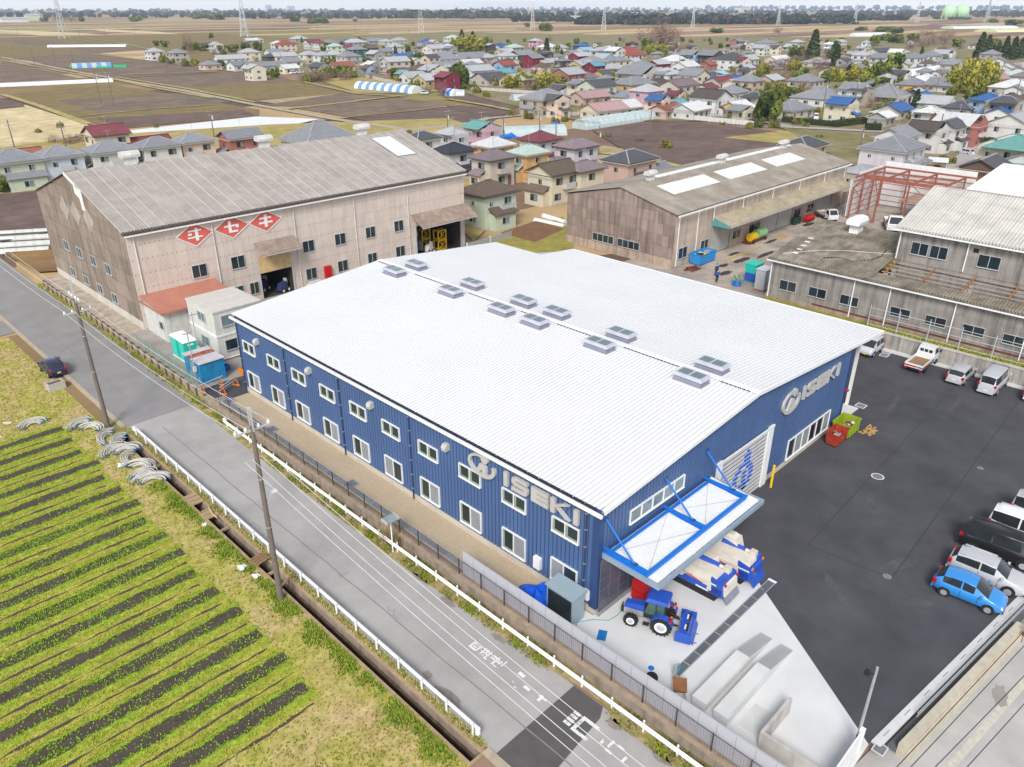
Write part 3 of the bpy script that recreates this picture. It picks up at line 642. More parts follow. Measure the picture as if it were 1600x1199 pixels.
# lettering and emblem, raised steel
def emblem(P, ex, parent, mat, sx=1., sz=1.):
    e = MB(); cx, cz = 1.25, .82; n = 40
    a0, a1 = R(62), R(62+318)
    for i in range(n):
        t0 = a0+(a1-a0)*i/n; t1 = a0+(a1-a0)*(i+1)/n
        def op(t): return (cx+1.25*math.cos(t), cz+.80*math.sin(t))
        def ip(t): return (cx-.02+1.0*math.cos(t), cz+.04+.60*math.sin(t))
        q = [op(t0), op(t1), ip(t1), ip(t0)]; e.prism([P(u*sx, v*sz) for u, v in q], ex)
    body = [(.62,.28),(1.0,.20),(1.12,.42),(1.30,.58),(1.36,.42),(1.34,.06),(1.66,.08),(1.72,.55),(1.66,.85),(1.5,1.02),(1.28,1.08),(1.08,.95),(.95,.66),(.82,.46)]
    e.prism([P(u*sx, v*sz) for u, v in body], tuple(q_*.97 for q_ in ex))
    head = [(1.55+.33*math.cos(2*math.pi*i/20), 1.42+.28*math.sin(2*math.pi*i/20)) for i in range(20)]
    e.prism([P(u*sx, v*sz) for u, v in head], tuple(q_*1.04 for q_ in ex))
    return ob('emblem', e, mat, parent)
LET = {
 'I': [[(0,0),(.34,0),(.34,1),(0,1)]],
 'S': [[(.12,.80),(.2,.95),(.4,1),(1.45,1),(1.45,.78),(.42,.78),(.36,.72)],[(.12,.80),(.36,.72),(.42,.62),(.3,.42),(.12,.58)],[(.3,.42),(.42,.62),(1.2,.62),(1.38,.55),(1.45,.42),(1.18,.36),(1.1,.42)],[(1.18,.36),(1.45,.42),(1.45,.18),(1.32,.04),(1.1,0),(1.08,.24)],[(.1,0),(1.1,0),(1.08,.24),(.1,.24)]],
 'E': [[(0,0),(.4,0),(.4,1),(0,1)],[(.4,.72),(1.35,.72),(1.35,1),(.4,1)],[(.4,.37),(1.35,.37),(1.35,.65),(.4,.65)],[(.4,0),(1.35,0),(1.35,.30),(.4,.30)]],
 'K': [[(0,0),(.33,0),(.33,1),(0,1)],[(.33,.38),(.52,.6),(1.42,1),(.98,1),(.33,.62)],[(.52,.6),(.45,.46),(1.15,0),(1.5,0)]]}
def letters(P, ex, parent, mat, sx=1., sz=1.):
    for ch, u0 in (('I',0),('S',.58),('E',2.33),('K',3.88),('I',5.65)):
        m = MB()
        for pg in LET[ch]: m.prism([P((u0+u)*sx, v*sz) for u, v in pg], ex)
        ob('sign_letter', m, mat, parent)
emblem(lambda u, v: (-.12,10.6-u,5.5+v), (-.2,0,0), fac, BSTEEL)
letters(lambda u, v: (-.12,7.33-u,5.86+v), (-.2,0,0), fac, BSTEEL)
emblem(lambda u, v: (20.75+u,-.10,5.2+v), (0,-.16,0), fac, BSTEEL, 1.1, 1.15)
letters(lambda u, v: (24.0+u,-.10,5.62+v), (0,-.16,0), fac, BSTEEL, 1.05, 1.1)
# roller shutter with painted emblem
sh = bx('roller_shutter', (12.9,19.2,-.075,-.055,.0,4.95), pm('shutter_backing', S(46,45,46), rough=.6), fac)
sm_ = MB().box(12.9,19.2,-.125,-.076,0,.2).mesh('slat', [pm('shutter_slat', S(226,222,216), rough=.4, metal=.1, var=.10, vs=.8)])
for i in range(14): link('slat', sm_, sh, (0,0,.05+i*.35))
ob('door_frame', MB().box(19.2,19.95,-.2,-.052,0,5.1).box(12.3,12.9,-.2,-.052,0,5.1).box(12.3,19.95,-.24,-.201,4.95,5.15), WHITE, fac)
eb = MB()
for i in range(14):   # emblem painted across the slats: one strip on each slat
    z0 = .05+i*.35; zc_ = z0+.1; v = (zc_-1.0)/3.0
    if not 0 <= v <= 1.15: continue
    segs = []
    cv = (v-.42)/.42
    if abs(cv) <= 1:
        o_ = math.sqrt(1-cv*cv)*1.45; i_ = math.sqrt(max(0, 1-(cv/.6)**2))*.8
        segs += [(-o_, -i_), (i_, o_)] if i_ > .05 else [(-o_, o_)]
    if .05 < v < .62: segs.append((-.15-.2*(v < .3), .5))
    hv = (v-.95)/.18
    if abs(hv) < 1: h_ = .5*math.sqrt(1-hv*hv); segs.append((.3-h_, .3+h_))
    for a, b in segs: eb.box(16.2+a,16.2+b,-.13,-.1255,z0+.005,z0+.198)
ob('painted_emblem', eb, pm('emblem_blue', S(36,112,236), rough=.4), sh)
# canopy on hangers
can = ob('canopy', MB(), WHITE, fac); bpy.data.objects.remove(can)
cz0 = 4.35
cs = MB(); n = 62; w = 11.0/n; pr = []
for i in range(n): x = .4+i*w; pr += [(x,0),(x+w*.45,0),(x+w*.55,.09),(x+w*.92,.09)]
pr.append((11.4,0))
for x, h in pr: cs.v.append((x,-.06,cz0+h+.14)); cs.v.append((x,-3.75,cz0+h))
for i in range(len(pr)-1): cs.f.append((2*i, 2*i+1, 2*i+3, 2*i+2)); cs.m.append(0)
can = ob('canopy', cs, pm('canopy_sheet', (.74,.75,.76), rough=.4, var=.05), fac)
ob('fascia', MB().box(.22,.38,-4.0,-.06,cz0-.2,cz0+.12).box(.38,11.45,-4.0,-3.86,cz0-.2,cz0+.12).box(11.45,11.6,-4.0,-.06,cz0-.2,cz0+.12), GREYBLUE, can)
for x in (.45, 6.2, 10.75):
    m = MB().box(x-.11,x+.11,-3.1,-.055,cz0+.36,cz0+.42).box(x-.11,x+.11,-3.1,-.055,cz0+.10,cz0+.16).box(x-.03,x+.03,-3.1,-.055,cz0+.161,cz0+.359); ob('beam', m, BBLUE, can)
    b_ = ob('brace', MB().cyl((x,-.06,6.72),(x,-2.2,cz0+.40),.06,n=8), BBLUE, can); ob('anchor_plate', MB().box(x-.16,x+.16,-.1,-.052,6.55,6.9).box(x-.13,x+.13,-2.35,-2.05,cz0+.42,cz0+.47), BLUE_TRIM, b_)
ob('front_beam', MB().box(.3,10.9,-3.22,-3.0,cz0+.36,cz0+.41).box(.3,10.9,-3.14,-3.08,cz0+.08,cz0+.36), BBLUE, can)
ob('wall_beam', MB().box(.6,10.6,-.62,-.42,cz0+.30,cz0+.35).box(.6,10.6,-.55,-.49,cz0+.1,cz0+.30), BBLUE, can)
cb = MB()
for a, b in (((.6,-.5),(6.1,-3.0)),((.6,-3.0),(6.1,-.5)),((6.3,-.5),(10.6,-3.0)),((6.3,-3.0),(10.6,-.5))): cb.cyl((*a,cz0+.2),(*b,cz0+.2),.012,n=5)
ob('cross_tie', cb, STEEL, can)
ob('flashing', MB().box(.4,11.3,-.3,-.052,cz0+.24,cz0+.28), BLUE_TRIM, can)
# dark polycarbonate sliding panels under the canopy
for i in range(6):
    p = bx('sliding_panel', (.05+i*1.9,.05+i*1.9+1.85,-.2,-.16,.3,4.1), pm('smoked_panel', S(92,92,108), rough=.25, var=.15, vs=.6, spec=.5), fac)
    m = MB()
    for j in range(3): m.box(.05+i*1.9+j*.9,.09+i*1.9+j*.9,-.235,-.201,.3,4.1)
    for j in range(6): m.box(.05+i*1.9,.05+i*1.9+1.85,-.225,-.2015,.3+j*.75,.33+j*.75)
    ob('panel_rib', m, pm('panel_rib', S(120,122,134), metal=.3, rough=.5), p)
ob('panel_rail', MB().box(0,11.6,-.3,-.1,.0,.07), STEEL, fac)
# wall boxes near the corner
ob('meter_box', MB().box(-.32,-.06,4.2,4.75,1.0,1.85), WHITE, fac); ob('meter_box', MB().box(-.3,-.06,.35,.75,1.0,1.65), WHITE, fac)
ob('wall_lamp', MB().cyl((BW+.06,-.1,3.3),(BW+.06,-.35,3.3),.12,n=10), RED, fac)
tag(ob('bollard', MB().cyl((0,0,0),(0,0,1.9),.09,n=12).cyl((0,0,1.9),(0,0,1.94),.09,.05,n=12), YELLOW, None, (19.8,-.75,0)), 'yellow steel bollard standing right of the roller shutter', 'bollard')
# ------------------------------------------------------------------ slate-clad halls
SLATE_F = pm('beige_slate_sheet', S(222,206,194), rough=.9, var=.06, vs=.8, streak=.12, rnd=.03, wave=('X',7.5,.012))
SLATE_G = pm('grey_slate_sheet', S(160,145,132), rough=.92, var=.14, vs=.6, streak=.42, rnd=.16, wave=('Y',7.5,.012))
SLATE_R = pm('slate_roof_sheet', S(184,175,168), rough=.92, var=.14, vs=.8, rnd=.05, wave=('X',3.2,.028), col2=S(166,157,150), c2s=.3, soft=.2)
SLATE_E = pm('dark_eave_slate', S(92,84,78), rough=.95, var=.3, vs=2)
FIX = pm('rusty_fixing', S(128,108,94), rough=.9)
CLR = pm('clear_roof_sheet', (.74,.75,.76), rough=.35, var=.08, vs=.5)
def slate(parent, org, u, nrm, cells, mat, top=None, th=.03, name='wall_sheet', fix=True):
    o = Vector(org); u = Vector(u); n = Vector(nrm); fx = MB()
    for (a0, a1, b0, b1) in cells:
        g_ = .006; a0 += g_; a1 -= g_
        t0, t1 = (b1, b1) if top is None else (min(b1, top(a0)), min(b1, top(a1)))
        if max(t0, t1) <= b0+.05: continue
        pts = [(a0,b0),(a1,b0)]
        if t1 > b0+.01: pts.append((a1,t1-g_))
        if t0 > b0+.01: pts.append((a0,t0-g_))
        dz = random.uniform(0, .012)
        m = MB(); m.prism([o+u*a+Vector((0,0,b))+n*dz for a, b in pts], n*th); ob(name, m, mat, parent)
        if fix and t0 > b0+.6 and t1 > b0+.6:
            k = 3
            for i in range(k):
                aa = a0+(a1-a0)*(i+.5)/k; p = o+u*aa+Vector((0,0,b0+.12))+n*(dz+th+.012); fx.box(p.x-.03,p.x+.03,p.y-.03,p.y+.03,p.z-.035,p.z+.035)
    if fix and fx.f: stuff(ob('fixing_bolts', fx, FIX, parent))
def edges(*segs):
    out = [segs[0][0]]
    for a, b, n in segs: out += [a+(b-a)*(i+1)/n for i in range(n)]
    return out
wh = thing('slate_warehouse', 'tall beige slate-clad warehouse with grey corrugated roof and red diamond signs', 'warehouse')
X0, X1, Y0, Y1, WE, WR, YR = -.7, 47.2, 64., 92.9, 11., 15.2, 78.5
zs = edges((0,3.2,2),(3.2,4.6,1),(4.6,11.0,4)); xs = edges((X0,13.8,9),(13.8,18.1,3),(18.1,38.,12),(38.,46.3,5),(46.3,X1,1))
cells = []
for i in range(len(xs)-1):
    for j in range(len(zs)-1):
        c = (xs[i], xs[i+1], zs[j], zs[j+1]); xm = (c[0]+c[1])/2
        if 13.8 < xm < 18.1 and c[3] <= 3.3: continue
        if 38 < xm < 46.3 and c[3] <= 4.7: continue
        cells.append(c)
slate(wh, (0,Y0,0), (1,0,0), (0,-1,0), cells, SLATE_F)
def gtop(y): return WE+(WR-WE)*(1-abs(y-YR)/(YR-Y0))
ys = edges((Y0,YR,8),(YR,Y1,8)); zg = edges((.95,11.35,6),(11.35,15.3,2)); cells = [(ys[i],ys[i+1],zg[j],zg[j+1]) for i in range(16) for j in range(8)]
slate(wh, (X0,0,0), (0,1,0), (-1,0,0), cells, SLATE_G, gtop)
ob('wall', MB().poly([(X1,Y0,0),(X1,Y1,0),(X1,Y1,WE),(X1,YR,WR),(X1,Y0,WE)]).poly([(X0,Y1,0),(X1,Y1,0),(X1,Y1,WE),(X0,Y1,WE)]), SLATE_G, wh)
ob('base_band', MB().box(X0-.06,X0,Y0,Y1,0,.95), pm('white_base_band', S(214,208,196), rough=.85, var=.12, streak=.2), wh)
def slope_roof(parent, x0, x1, ya, za, yb, zb, n, mat, ov=.4, th=.05, name='roof_sheet', ax='x'):
    d_ = Vector((0, yb-ya, zb-za)).normalized(); A = Vector((0, ya, za))-d_*ov; B = Vector((0, yb, zb)); w = (x1-x0)/n
    for i in range(n):
        a, b = x0+i*w, x0+(i+1)*w+.03; up = .05
        pts = lambda X_, h: (Vector((X_,A.y,A.z+h)), Vector((X_,B.y,B.z+h)))
        p0, p1 = pts(a, .0), pts(b, up)
        m = MB(); m.hull8([p0[0], p1[0], p1[1], p0[1]], [v+Vector((0,0,th)) for v in (p0[0], p1[0], p1[1], p0[1])]); ob(name, m, mat, parent)
slope_roof(wh, X0-.3, X1+.3, Y0, WE+.12, YR, WR+.12, 32, SLATE_R)
LAP = pm('pale_lap_edge', S(204,198,193), rough=.9, var=.08)
for i in range(33):
    x = X0-.3+i*48.5/32; ob('lap_edge', MB().hull8([(x-.035,Y0-.3,WE+.14),(x+.035,Y0-.3,WE+.14),(x+.035,YR,WR+.23),(x-.035,YR,WR+.23)],[(x-.035,Y0-.3,WE+.19),(x+.035,Y0-.3,WE+.19),(x+.035,YR,WR+.28),(x-.035,YR,WR+.28)]), LAP, wh)
slope_roof(wh, X0-.3, X1+.3, Y1, WE+.12, YR, WR+.12, 32, SLATE_R)
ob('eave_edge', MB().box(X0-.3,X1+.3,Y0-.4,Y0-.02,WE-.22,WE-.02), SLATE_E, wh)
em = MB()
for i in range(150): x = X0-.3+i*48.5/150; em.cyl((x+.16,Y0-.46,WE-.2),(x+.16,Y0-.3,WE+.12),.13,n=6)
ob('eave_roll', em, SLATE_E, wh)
ob('gutter', MB().box(X0-.2,X1+.2,Y0-.62,Y0-.48,WE-.42,WE-.28), WHITE, wh)
ob('verge_trim', MB().hull8([(X0-.38,YR-3.2,gtop(YR-3.2)-.1),(X0-.31,YR-3.2,gtop(YR-3.2)-.1),(X0-.31,YR,WR-.1),(X0-.38,YR,WR-.1)],[(X0-.38,YR-3.2,gtop(YR-3.2)+.24),(X0-.31,YR-3.2,gtop(YR-3.2)+.24),(X0-.31,YR,WR+.24),(X0-.38,YR,WR+.24)]), WHITE, wh)
ob('replaced_sheet', MB().prism([(X0-.06,YR-3.9,11.5),(X0-.06,YR-3.9,13.9),(X0-.06,YR-1.6,14.6),(X0-.06,YR-1.6,13.2),(X0-.06,YR-2.9,12.8),(X0-.06,YR-2.9,11.5)], (-.03,0,0)), WHITE, wh)
for (yc) in (82.4, 78.6, 74.4): ob('sign_ghost', MB().prism([(X0-.052,yc+1.7,10.6),(X0-.052,yc,12.1),(X0-.052,yc-1.7,10.6),(X0-.052,yc,9.1)], (-.008,0,0)), pm('bleached_sheet', S(188,177,166), rough=.9, streak=.3), wh)
def on_roof(x, y, dz=.34): return (x, y, WE+(WR-WE)*(y-Y0)/(YR-Y0)+dz)
for k in range(4): 
    ya, yb = 70.4+k*1.55, 70.4+k*1.55+1.52
    ob('roof_light', MB().poly([on_roof(40.5,ya),on_roof(43.8,ya),on_roof(43.8,yb),on_roof(40.5,yb)]), CLR, wh)
def rvent(parent, x, y, z, s=1., mat=None):
    m = MB().box(-.5*s,.5*s,-.35*s,.35*s,0,.7*s); o = ob('roof_vent', m, mat or WHITE_D, parent, (x, y, z))
    prof = [(-.75*s,.7*s),(-.8*s,.95*s),(-.6*s,1.2*s),(0,1.3*s),(.6*s,1.2*s),(.8*s,.95*s),(.75*s,.7*s)]
    ob('cowl', MB().prism([(-.85*s,a*.7,b) for a, b in prof], (1.7*s,0,0)), mat or WHITE_D, o)
for x in (6.6, 24.3, 40.2): rvent(wh, x, YR, WR+.1, 1.25)
for x in (.1, 8.8, 19.2, 28.0, 36.75): ob('downpipe', MB().cyl((x,Y0-.13,.2),(x,Y0-.13,WE-.4),.075,n=8), WHITE_D, wh)
for a, b, z in ((5.65,7.4,4.5),(10.38,12.1,4.5),(19.92,21.6,4.5),(24.65,26.3,4.5),(29.47,31.05,4.5),(34.2,35.8,4.5),(9.9,11.4,.9),(12.2,13.4,.9),(19.95,21.5,.9),(24.7,26.26,.9),(29.48,31,.9),(34.2,35.8,.9)):
    window(wh, (a,Y0-.045,z), (1,0,0), (0,-1,0), b-a, 1.5, [GLASSD, GLASSD], fr=ALU, depth=.1)
for k in range(4):
    y = 86.45-k*4.68
    window(wh, (X0-.045,y,4.75), (0,-1,0), (-1,0,0), 1.75, 1.25, [pm('teal_glass', (.05,.10,.105), rough=.08, spec=.6, var=.2), GLASSD], fr=ALU, depth=.1)
    window(wh, (X0-.045,y,1.3), (0,-1,0), (-1,0,0), 1.75, 1.15, [pm('teal_glass', (.05,.10,.105), rough=.08, spec=.6, var=.2), GLASSD], fr=ALU, depth=.1)
# big doorways: dark rooms with plywood lintel and awnings
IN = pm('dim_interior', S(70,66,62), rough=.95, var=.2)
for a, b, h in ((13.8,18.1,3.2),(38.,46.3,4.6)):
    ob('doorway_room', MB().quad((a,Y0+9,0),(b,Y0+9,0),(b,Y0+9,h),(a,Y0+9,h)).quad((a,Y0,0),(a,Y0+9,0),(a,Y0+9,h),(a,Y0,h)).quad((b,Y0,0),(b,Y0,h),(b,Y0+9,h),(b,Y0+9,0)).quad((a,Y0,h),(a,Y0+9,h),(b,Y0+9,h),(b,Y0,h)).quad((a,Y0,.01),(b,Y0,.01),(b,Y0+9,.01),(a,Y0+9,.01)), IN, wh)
    ob('door_frame', MB().box(a-.2,a,Y0-.14,Y0-.05,0,h+.2).box(b,b+.2,Y0-.14,Y0-.05,0,h+.2), ALU, wh)
for k in range(4): bx('plywood_panel', (13.82+k*1.07,13.82+k*1.07+1.05,Y0-.13,Y0-.06,3.22,5.4), pm('plywood', S(222,190,140), rough=.8, var=.18, vs=1.5, rnd=.08), wh)
def awning(parent, x0, x1, y, z1, z0, out, n, mat):
    w = (x1-x0)/n
    for i in range(n): ob('awning_sheet', MB().hull8([(x0+i*w,y-out,z0),(x0+(i+1)*w-.01,y-out,z0+.03),(x0+(i+1)*w-.01,y,z1+.03),(x0+i*w,y,z1)],[(x0+i*w,y-out,z0+.07),(x0+(i+1)*w-.01,y-out,z0+.1),(x0+(i+1)*w-.01,y,z1+.1),(x0+i*w,y,z1+.07)]), mat, parent)
    ob('awning_frame', MB().box(x0,x1,y-out-.08,y-out,z0-.12,z0).bar((x0+.1,y-out,z0-.06),(x0+.1,y,z1-.06),.08,.1).bar((x1-.1,y-out,z0-.06),(x1-.1,y,z1-.06),.08,.1), ALU, parent)
OLDAW = pm('lichened_awning_sheet', S(158,140,126), rough=.95, var=.25, vs=1.2, rnd=.08, wave=('X',6.5,.02))
awning(wh, 13.5, 18.8, Y0-.06, 7.0, 5.9, 1.9, 6, OLDAW); awning(wh, 37.3, 47.6, Y0-.06, 6.3, 4.9, 2.4, 11, OLDAW)
# diamond signs with raised white characters
SRED = pm('sign_red', S(226,110,98), rough=.5, var=.08); KW = pm('sign_white', (.8,.79,.77), rough=.5)
CH = [  # strokes (u,v) in a unit frame
 [(-.5,.30,.5,.44),(-.55,-.34,.55,-.20),(.02,-.62,.24,.62),(-.5,-.04,-.24,.16)],
 [(-.58,.02,.55,.20),(-.26,-.5,-.04,.62),(-.26,-.56,.45,-.38),(.33,-.14,.55,.1)],
 [(-.5,.22,.5,.40),(-.56,-.26,.56,-.08),(-.11,-.64,.13,.64)]]
for (xc, zc2, strokes) in ((6.75,9.45,CH[0]),(11.15,9.5,CH[1]),(15.45,9.45,CH[2])):
    s_ = ob('diamond_sign', MB().prism([(xc-2.05,Y0-.06,zc2),(xc,Y0-.06,zc2-1.25),(xc+2.05,Y0-.06,zc2),(xc,Y0-.06,zc2+1.25)], (0,-.05,0)), SRED, wh)
    rim = MB(); P4 = [(xc-2.15,zc2),(xc,zc2-1.33),(xc+2.15,zc2),(xc,zc2+1.33)]
    for i in range(4): a = P4[i]; b = P4[(i+1) % 4]; rim.bar((a[0],Y0-.085,a[1]),(b[0],Y0-.085,b[1]),.08,.1)
    ob('sign_rim', rim, KW, s_)
    km = MB()
    for (a, b, c, d_) in strokes: km.box(xc+a*1.55,xc+c*1.55,Y0-.15-.002*len(km.f),Y0-.112,zc2+b*1.15,zc2+d_*1.15)
    ob('sign_character', km, KW, s_)
bx('alarm_cabinet', (22.6,23.5,Y0-.5,Y0-.07,.3,2.2), RED, wh)
# things in the doorways
def yellow_rack(x, y, z, lb):
    t = thing('steel_rack', lb, 'rack', (x, y, z), 0, 'yellow frames in the doorway')
    m = MB()
    for a in (-.75,.75):
        for b in (-.5,.5): m.box(a-.07,a+.07,b-.07,b+.07,0,1.5)
    ob('post', m, YELLOW, t); ob('deck', MB().box(-.82,.82,-.58,.58,.05,.16).box(-.82,.82,-.58,.58,1.36,1.46), YELLOW, t); ob('crossbar', MB().bar((-.75,-.58,.2),(.75,-.58,1.4),.1,.05).bar((.75,-.6,.2),(-.75,-.6,1.4),.1,.05), YELLOW, t)
for (x, y, z, lb) in ((43.3,65.2,0,'yellow steel rack frame on the floor at the front of the wide doorway'),(43.3,65.2,1.5,'yellow steel rack frame stacked on top at the front of the wide doorway'),(42.0,67.3,1.5,'yellow steel rack frame set behind, upper one, in the wide doorway'),(42.0,67.3,0,'yellow steel rack frame set behind, lower one, in the wide doorway')): yellow_rack(x, y, z, lb)
def parked_machine(x, y, s, rz, lb, c):
    t = thing('covered_machine', lb, 'machine', (x, y, 0), rz); m = MB()
    ob('hood', MB().hull8([(-.9*s,-.5*s,.4*s),(.9*s,-.5*s,.4*s),(.9*s,.5*s,.4*s),(-.9*s,.5*s,.4*s)],[(-.7*s,-.35*s,1.5*s),(.5*s,-.35*s,1.7*s),(.5*s,.35*s,1.7*s),(-.7*s,.35*s,1.5*s)]), c, t)
    for a in (-.6,.6):
        for b in (-.55,.55): w_ = ob('wheel', MB().cyl((a*s,b*s-.1,.4*s),(a*s,b*s+.1,.4*s),.4*s,n=14), BLACK, t); ob('rim', MB().cyl((a*s,b*s-.115,.4*s),(a*s,b*s+.115,.4*s),.22*s,n=12), WHITE, w_)
    ob('seat_mast', MB().box(.5*s,.75*s,-.3*s,.3*s,.8*s,2.1*s), WHITE_D, t)
NAVY = pm('navy_machine_paint', S(54,66,110), rough=.4)
parked_machine(16.9,64.6,.8,.3,'small navy tractor with white wheels in the plywood-topped doorway',NAVY); parked_machine(15.2,66.6,.9,.5,'navy machine deeper inside the plywood-topped doorway',NAVY)
parked_machine(39.9,66.4,1.25,1.2,'large grey covered machine inside the wide doorway left of racks',pm('dark_tarp', S(86,90,104), rough=.6)); parked_machine(41.0,64.9,.75,.2,'small pale machine standing before the yellow racks',WHITE_D)
tag(ob('pallet_pile', MB().box(0,2.2,0,1,0,.5).box(.3,1.9,.1,.9,.5,.85), WHITE_D, None, (19.6,62.7,.01)), 'pale stacked boxes on the ground left of the red cabinet', 'boxes')

# ------------------------------------------------------------------ annex, prefab office, toilets, shed
an = thing('lean_to_shed', 'white walled lean-to with terracotta sheet roof against the warehouse', 'shed')
ob('wall', MB().box(-.35,7.6,58.6,63.9,0,3.3), WHITE_D, an)
TER = pm('terracotta_roof_sheet', S(190,128,108), rough=.7, var=.1, vs=1, rnd=.04)
for i in range(5):
    x = -.6+i*1.72; ob('roof_sheet', MB().hull8([(x,58.2,3.42),(x+1.71,58.2,3.42),(x+1.71,63.93,3.95),(x,63.93,3.95)],[(x,58.2,3.5),(x+1.71,58.2,3.52),(x+1.71,63.93,4.05),(x,63.93,4.03)]), TER, an)
ob('roof_edge', MB().box(-.66,8.0,58.1,58.19,3.28,3.5).box(-.7,-.61,58.1,63.9,3.3,3.5), TER, an)
window(an, (-.39,59.9,1.3), (0,-1,0), (-1,0,0), 1.0, .9, [GLASSD], fr=ALU); ob('door', MB().box(2.6,3.5,58.55,58.6,0,2.1), ALU, an)
of = thing('prefab_office', 'white two-storey prefab office between terracotta shed and blue factory', 'office')
PFW = pm('prefab_panel', S(222,220,212), rough=.6, var=.07, vs=.6, streak=.15)
for k in range(2):
    z = k*2.55+.2; ob('module', MB().box(1.3,6.4,49.9,55.9,z,z+2.45), PFW, of)
    ob('edge_beam', MB().box(1.24,6.46,49.84,55.96,z-.06,z+.02).box(1.24,6.46,49.84,55.96,z+2.38,z+2.47), WHITE, of)
for i in range(6): ob('roof_panel', MB().box(1.2,6.5,49.8+i*1.02,49.8+i*1.02+1.0,5.22,5.34), pm('pale_roof_panel', S(216,210,202), rough=.6, var=.1, rnd=.04), of)
window(of, (1.27,53.4,3.7), (0,-1,0), (-1,0,0), 1.6, 1.0, [GLASSB, GLASSB], fr=ALU); window(of, (1.27,53.4,1.1), (0,-1,0), (-1,0,0), 1.6, 1.0, [GLASSB, GLASSB], fr=ALU)
window(of, (2.0,49.87,3.6), (1,0,0), (0,-1,0), 2.6, 1.15, [GLASSB, GLASSB], fr=ALU); window(of, (2.0,49.87,1.0), (1,0,0), (0,-1,0), 2.6, 1.15, [GLASSD, GLASSD], fr=ALU)
def ac_unit(x, y, z, lb, rz=0):
    t = thing('air_conditioner', lb, 'air conditioner', (x, y, z), rz)
    ob('case', MB().box(-.45,.45,-.16,.16,0,.65), WHITE_D, t); ob('fan_grille', MB().cyl((-.12,-.17,.33),(-.12,-.161,.33),.25,n=18), pm('fan_grey', S(120,120,118)), t); ob('foot', MB().box(-.4,-.3,-.2,.2,-.06,-.001).box(.3,.4,-.2,.2,-.06,-.001), STEEL, t); return t
ac_unit(4.0,49.55,2.75,'white air conditioner under the office upper window'); ac_unit(4.5,49.2,.3,'white air conditioner on the ground below the office')
tag(ob('blue_crate', MB().box(0,.9,0,.6,0,.12).box(0,.06,0,.6,.12,.5).box(.84,.9,0,.6,.12,.5).box(.06,.84,0,.06,.12,.5).box(.06,.84,.54,.6,.12,.5), BBLUE, None, (.3,47.3,.01), .3), 'open blue crate on the ground right of the blue shed', 'crate')
tag(ob('blue_bin', MB().hull8([(-.25,-.25,0),(.25,-.25,0),(.25,.25,0),(-.25,.25,0)],[(-.32,-.32,.8),(.32,-.32,.8),(.32,.32,.8),(-.32,.32,.8)]), BBLUE, None, (3.7,47.9,.01)), 'small blue bin tucked under the white office', 'bin')
TEAL = pm('teal_plastic', S(40,200,180), rough=.45, var=.06)
for k, (y, lb) in enumerate(((54.3,'teal portable toilet nearer the terracotta shed'),(52.6,'teal portable toilet nearer the blue shed'))):
    t = thing('portable_toilet', lb, 'toilet', (-.65,y,.004), 0, 'pair of portable toilets')
    ob('cabin', MB().box(-.7,.7,-.72,.72,.12,2.2), TEAL, t); ob('roof', MB().hull8([(-.76,-.78,2.201),(.76,-.78,2.201),(.76,.78,2.201),(-.76,.78,2.201)],[(-.6,-.6,2.42),(.6,-.6,2.42),(.6,.6,2.42),(-.6,.6,2.42)]), WHITE, t)
    ob('door', MB().box(-.74,-.701,-.42,.42,.2,2.05), pm('teal_light', S(70,214,198), rough=.45), t); ob('plinth', MB().box(-.74,.74,-.75,.75,0,.12), WHITE, t); ob('vent_plate', MB().box(-.3,.3,-.74,-.721,1.8,1.98), WHITE, t)
bs = thing('blue_shed', 'small blue metal shed with rust-streaked white sheet roof', 'shed', (-1.3,47.6,.004))
ob('wall', MB().box(-1.15,1.25,-1.6,1.8,0,2.15), pm('blue_shed_paint', S(40,140,190), rough=.5, var=.15, vs=1.5, streak=.2), bs)
rr = pm('rusty_roof_sheet', S(150,64,40), rough=.85, var=.3, vs=3, col2=S(190,150,130), c2s=2.5, thr=.55); rw2 = pm('pale_roof_sheet', S(206,200,204), rough=.6, var=.12, vs=2, col2=S(170,110,84), c2s=1.6, thr=.66, soft=.04)
for i in range(4): ob('roof_sheet', MB().hull8([(-1.25,-1.75+i*.93,2.16),(1.35,-1.75+i*.93,2.16),(1.35,-1.75+i*.93+.92,2.2),(-1.25,-1.75+i*.93+.92,2.2)],[(-1.25,-1.75+i*.93,2.22),(1.35,-1.75+i*.93,2.22),(1.35,-1.75+i*.93+.92,2.26),(-1.25,-1.75+i*.93+.92,2.26)]), rr if i == 2 else rw2, bs)
ob('door', MB().box(-1.19,-1.151,-.4,.5,.05,1.95), pm('shed_door', S(130,150,160), rough=.6), bs)
bd = thing('barricade', 'orange and silver A-frame site barricade on dark asphalt by the factory corner', 'barricade', (-1.1,43.3,.008), .5)
for x in (-1.0, 1.0): ob('leg', MB().bar((x,-.35,0),(x,0,.85),.06,.06).bar((x,.35,0),(x,0,.85),.06,.06).bar((x,-.4,.05),(x,.4,.05),.1,.1), ORANGE, bd)
ob('rail', MB().cyl((-1.3,0,.87),(1.3,0,.87),.05,n=8).cyl((-1.3,.2,.45),(1.3,.2,.45),.04,n=8), ALU, bd)
b2 = copy_tree(bd, None, 'orange and silver A-frame site barricade nearer the blue shed'); b2.location = (-2.2,44.6,.008); b2.rotation_euler = (0,0,.2)
tag(ob('cable_drum', MB().cyl((0,0,.35),(.6,0,.35),.33,n=16).cyl((-.05,0,.35),(0,0,.35),.36,n=16,m=1).cyl((.6,0,.35),(.65,0,.35),.36,n=16,m=1), [pm('drum_green', S(60,120,90)), ORANGE], None, (1.3,45.6,.01), .4), 'small orange-ended drum lying beside the blue shed', 'drum')
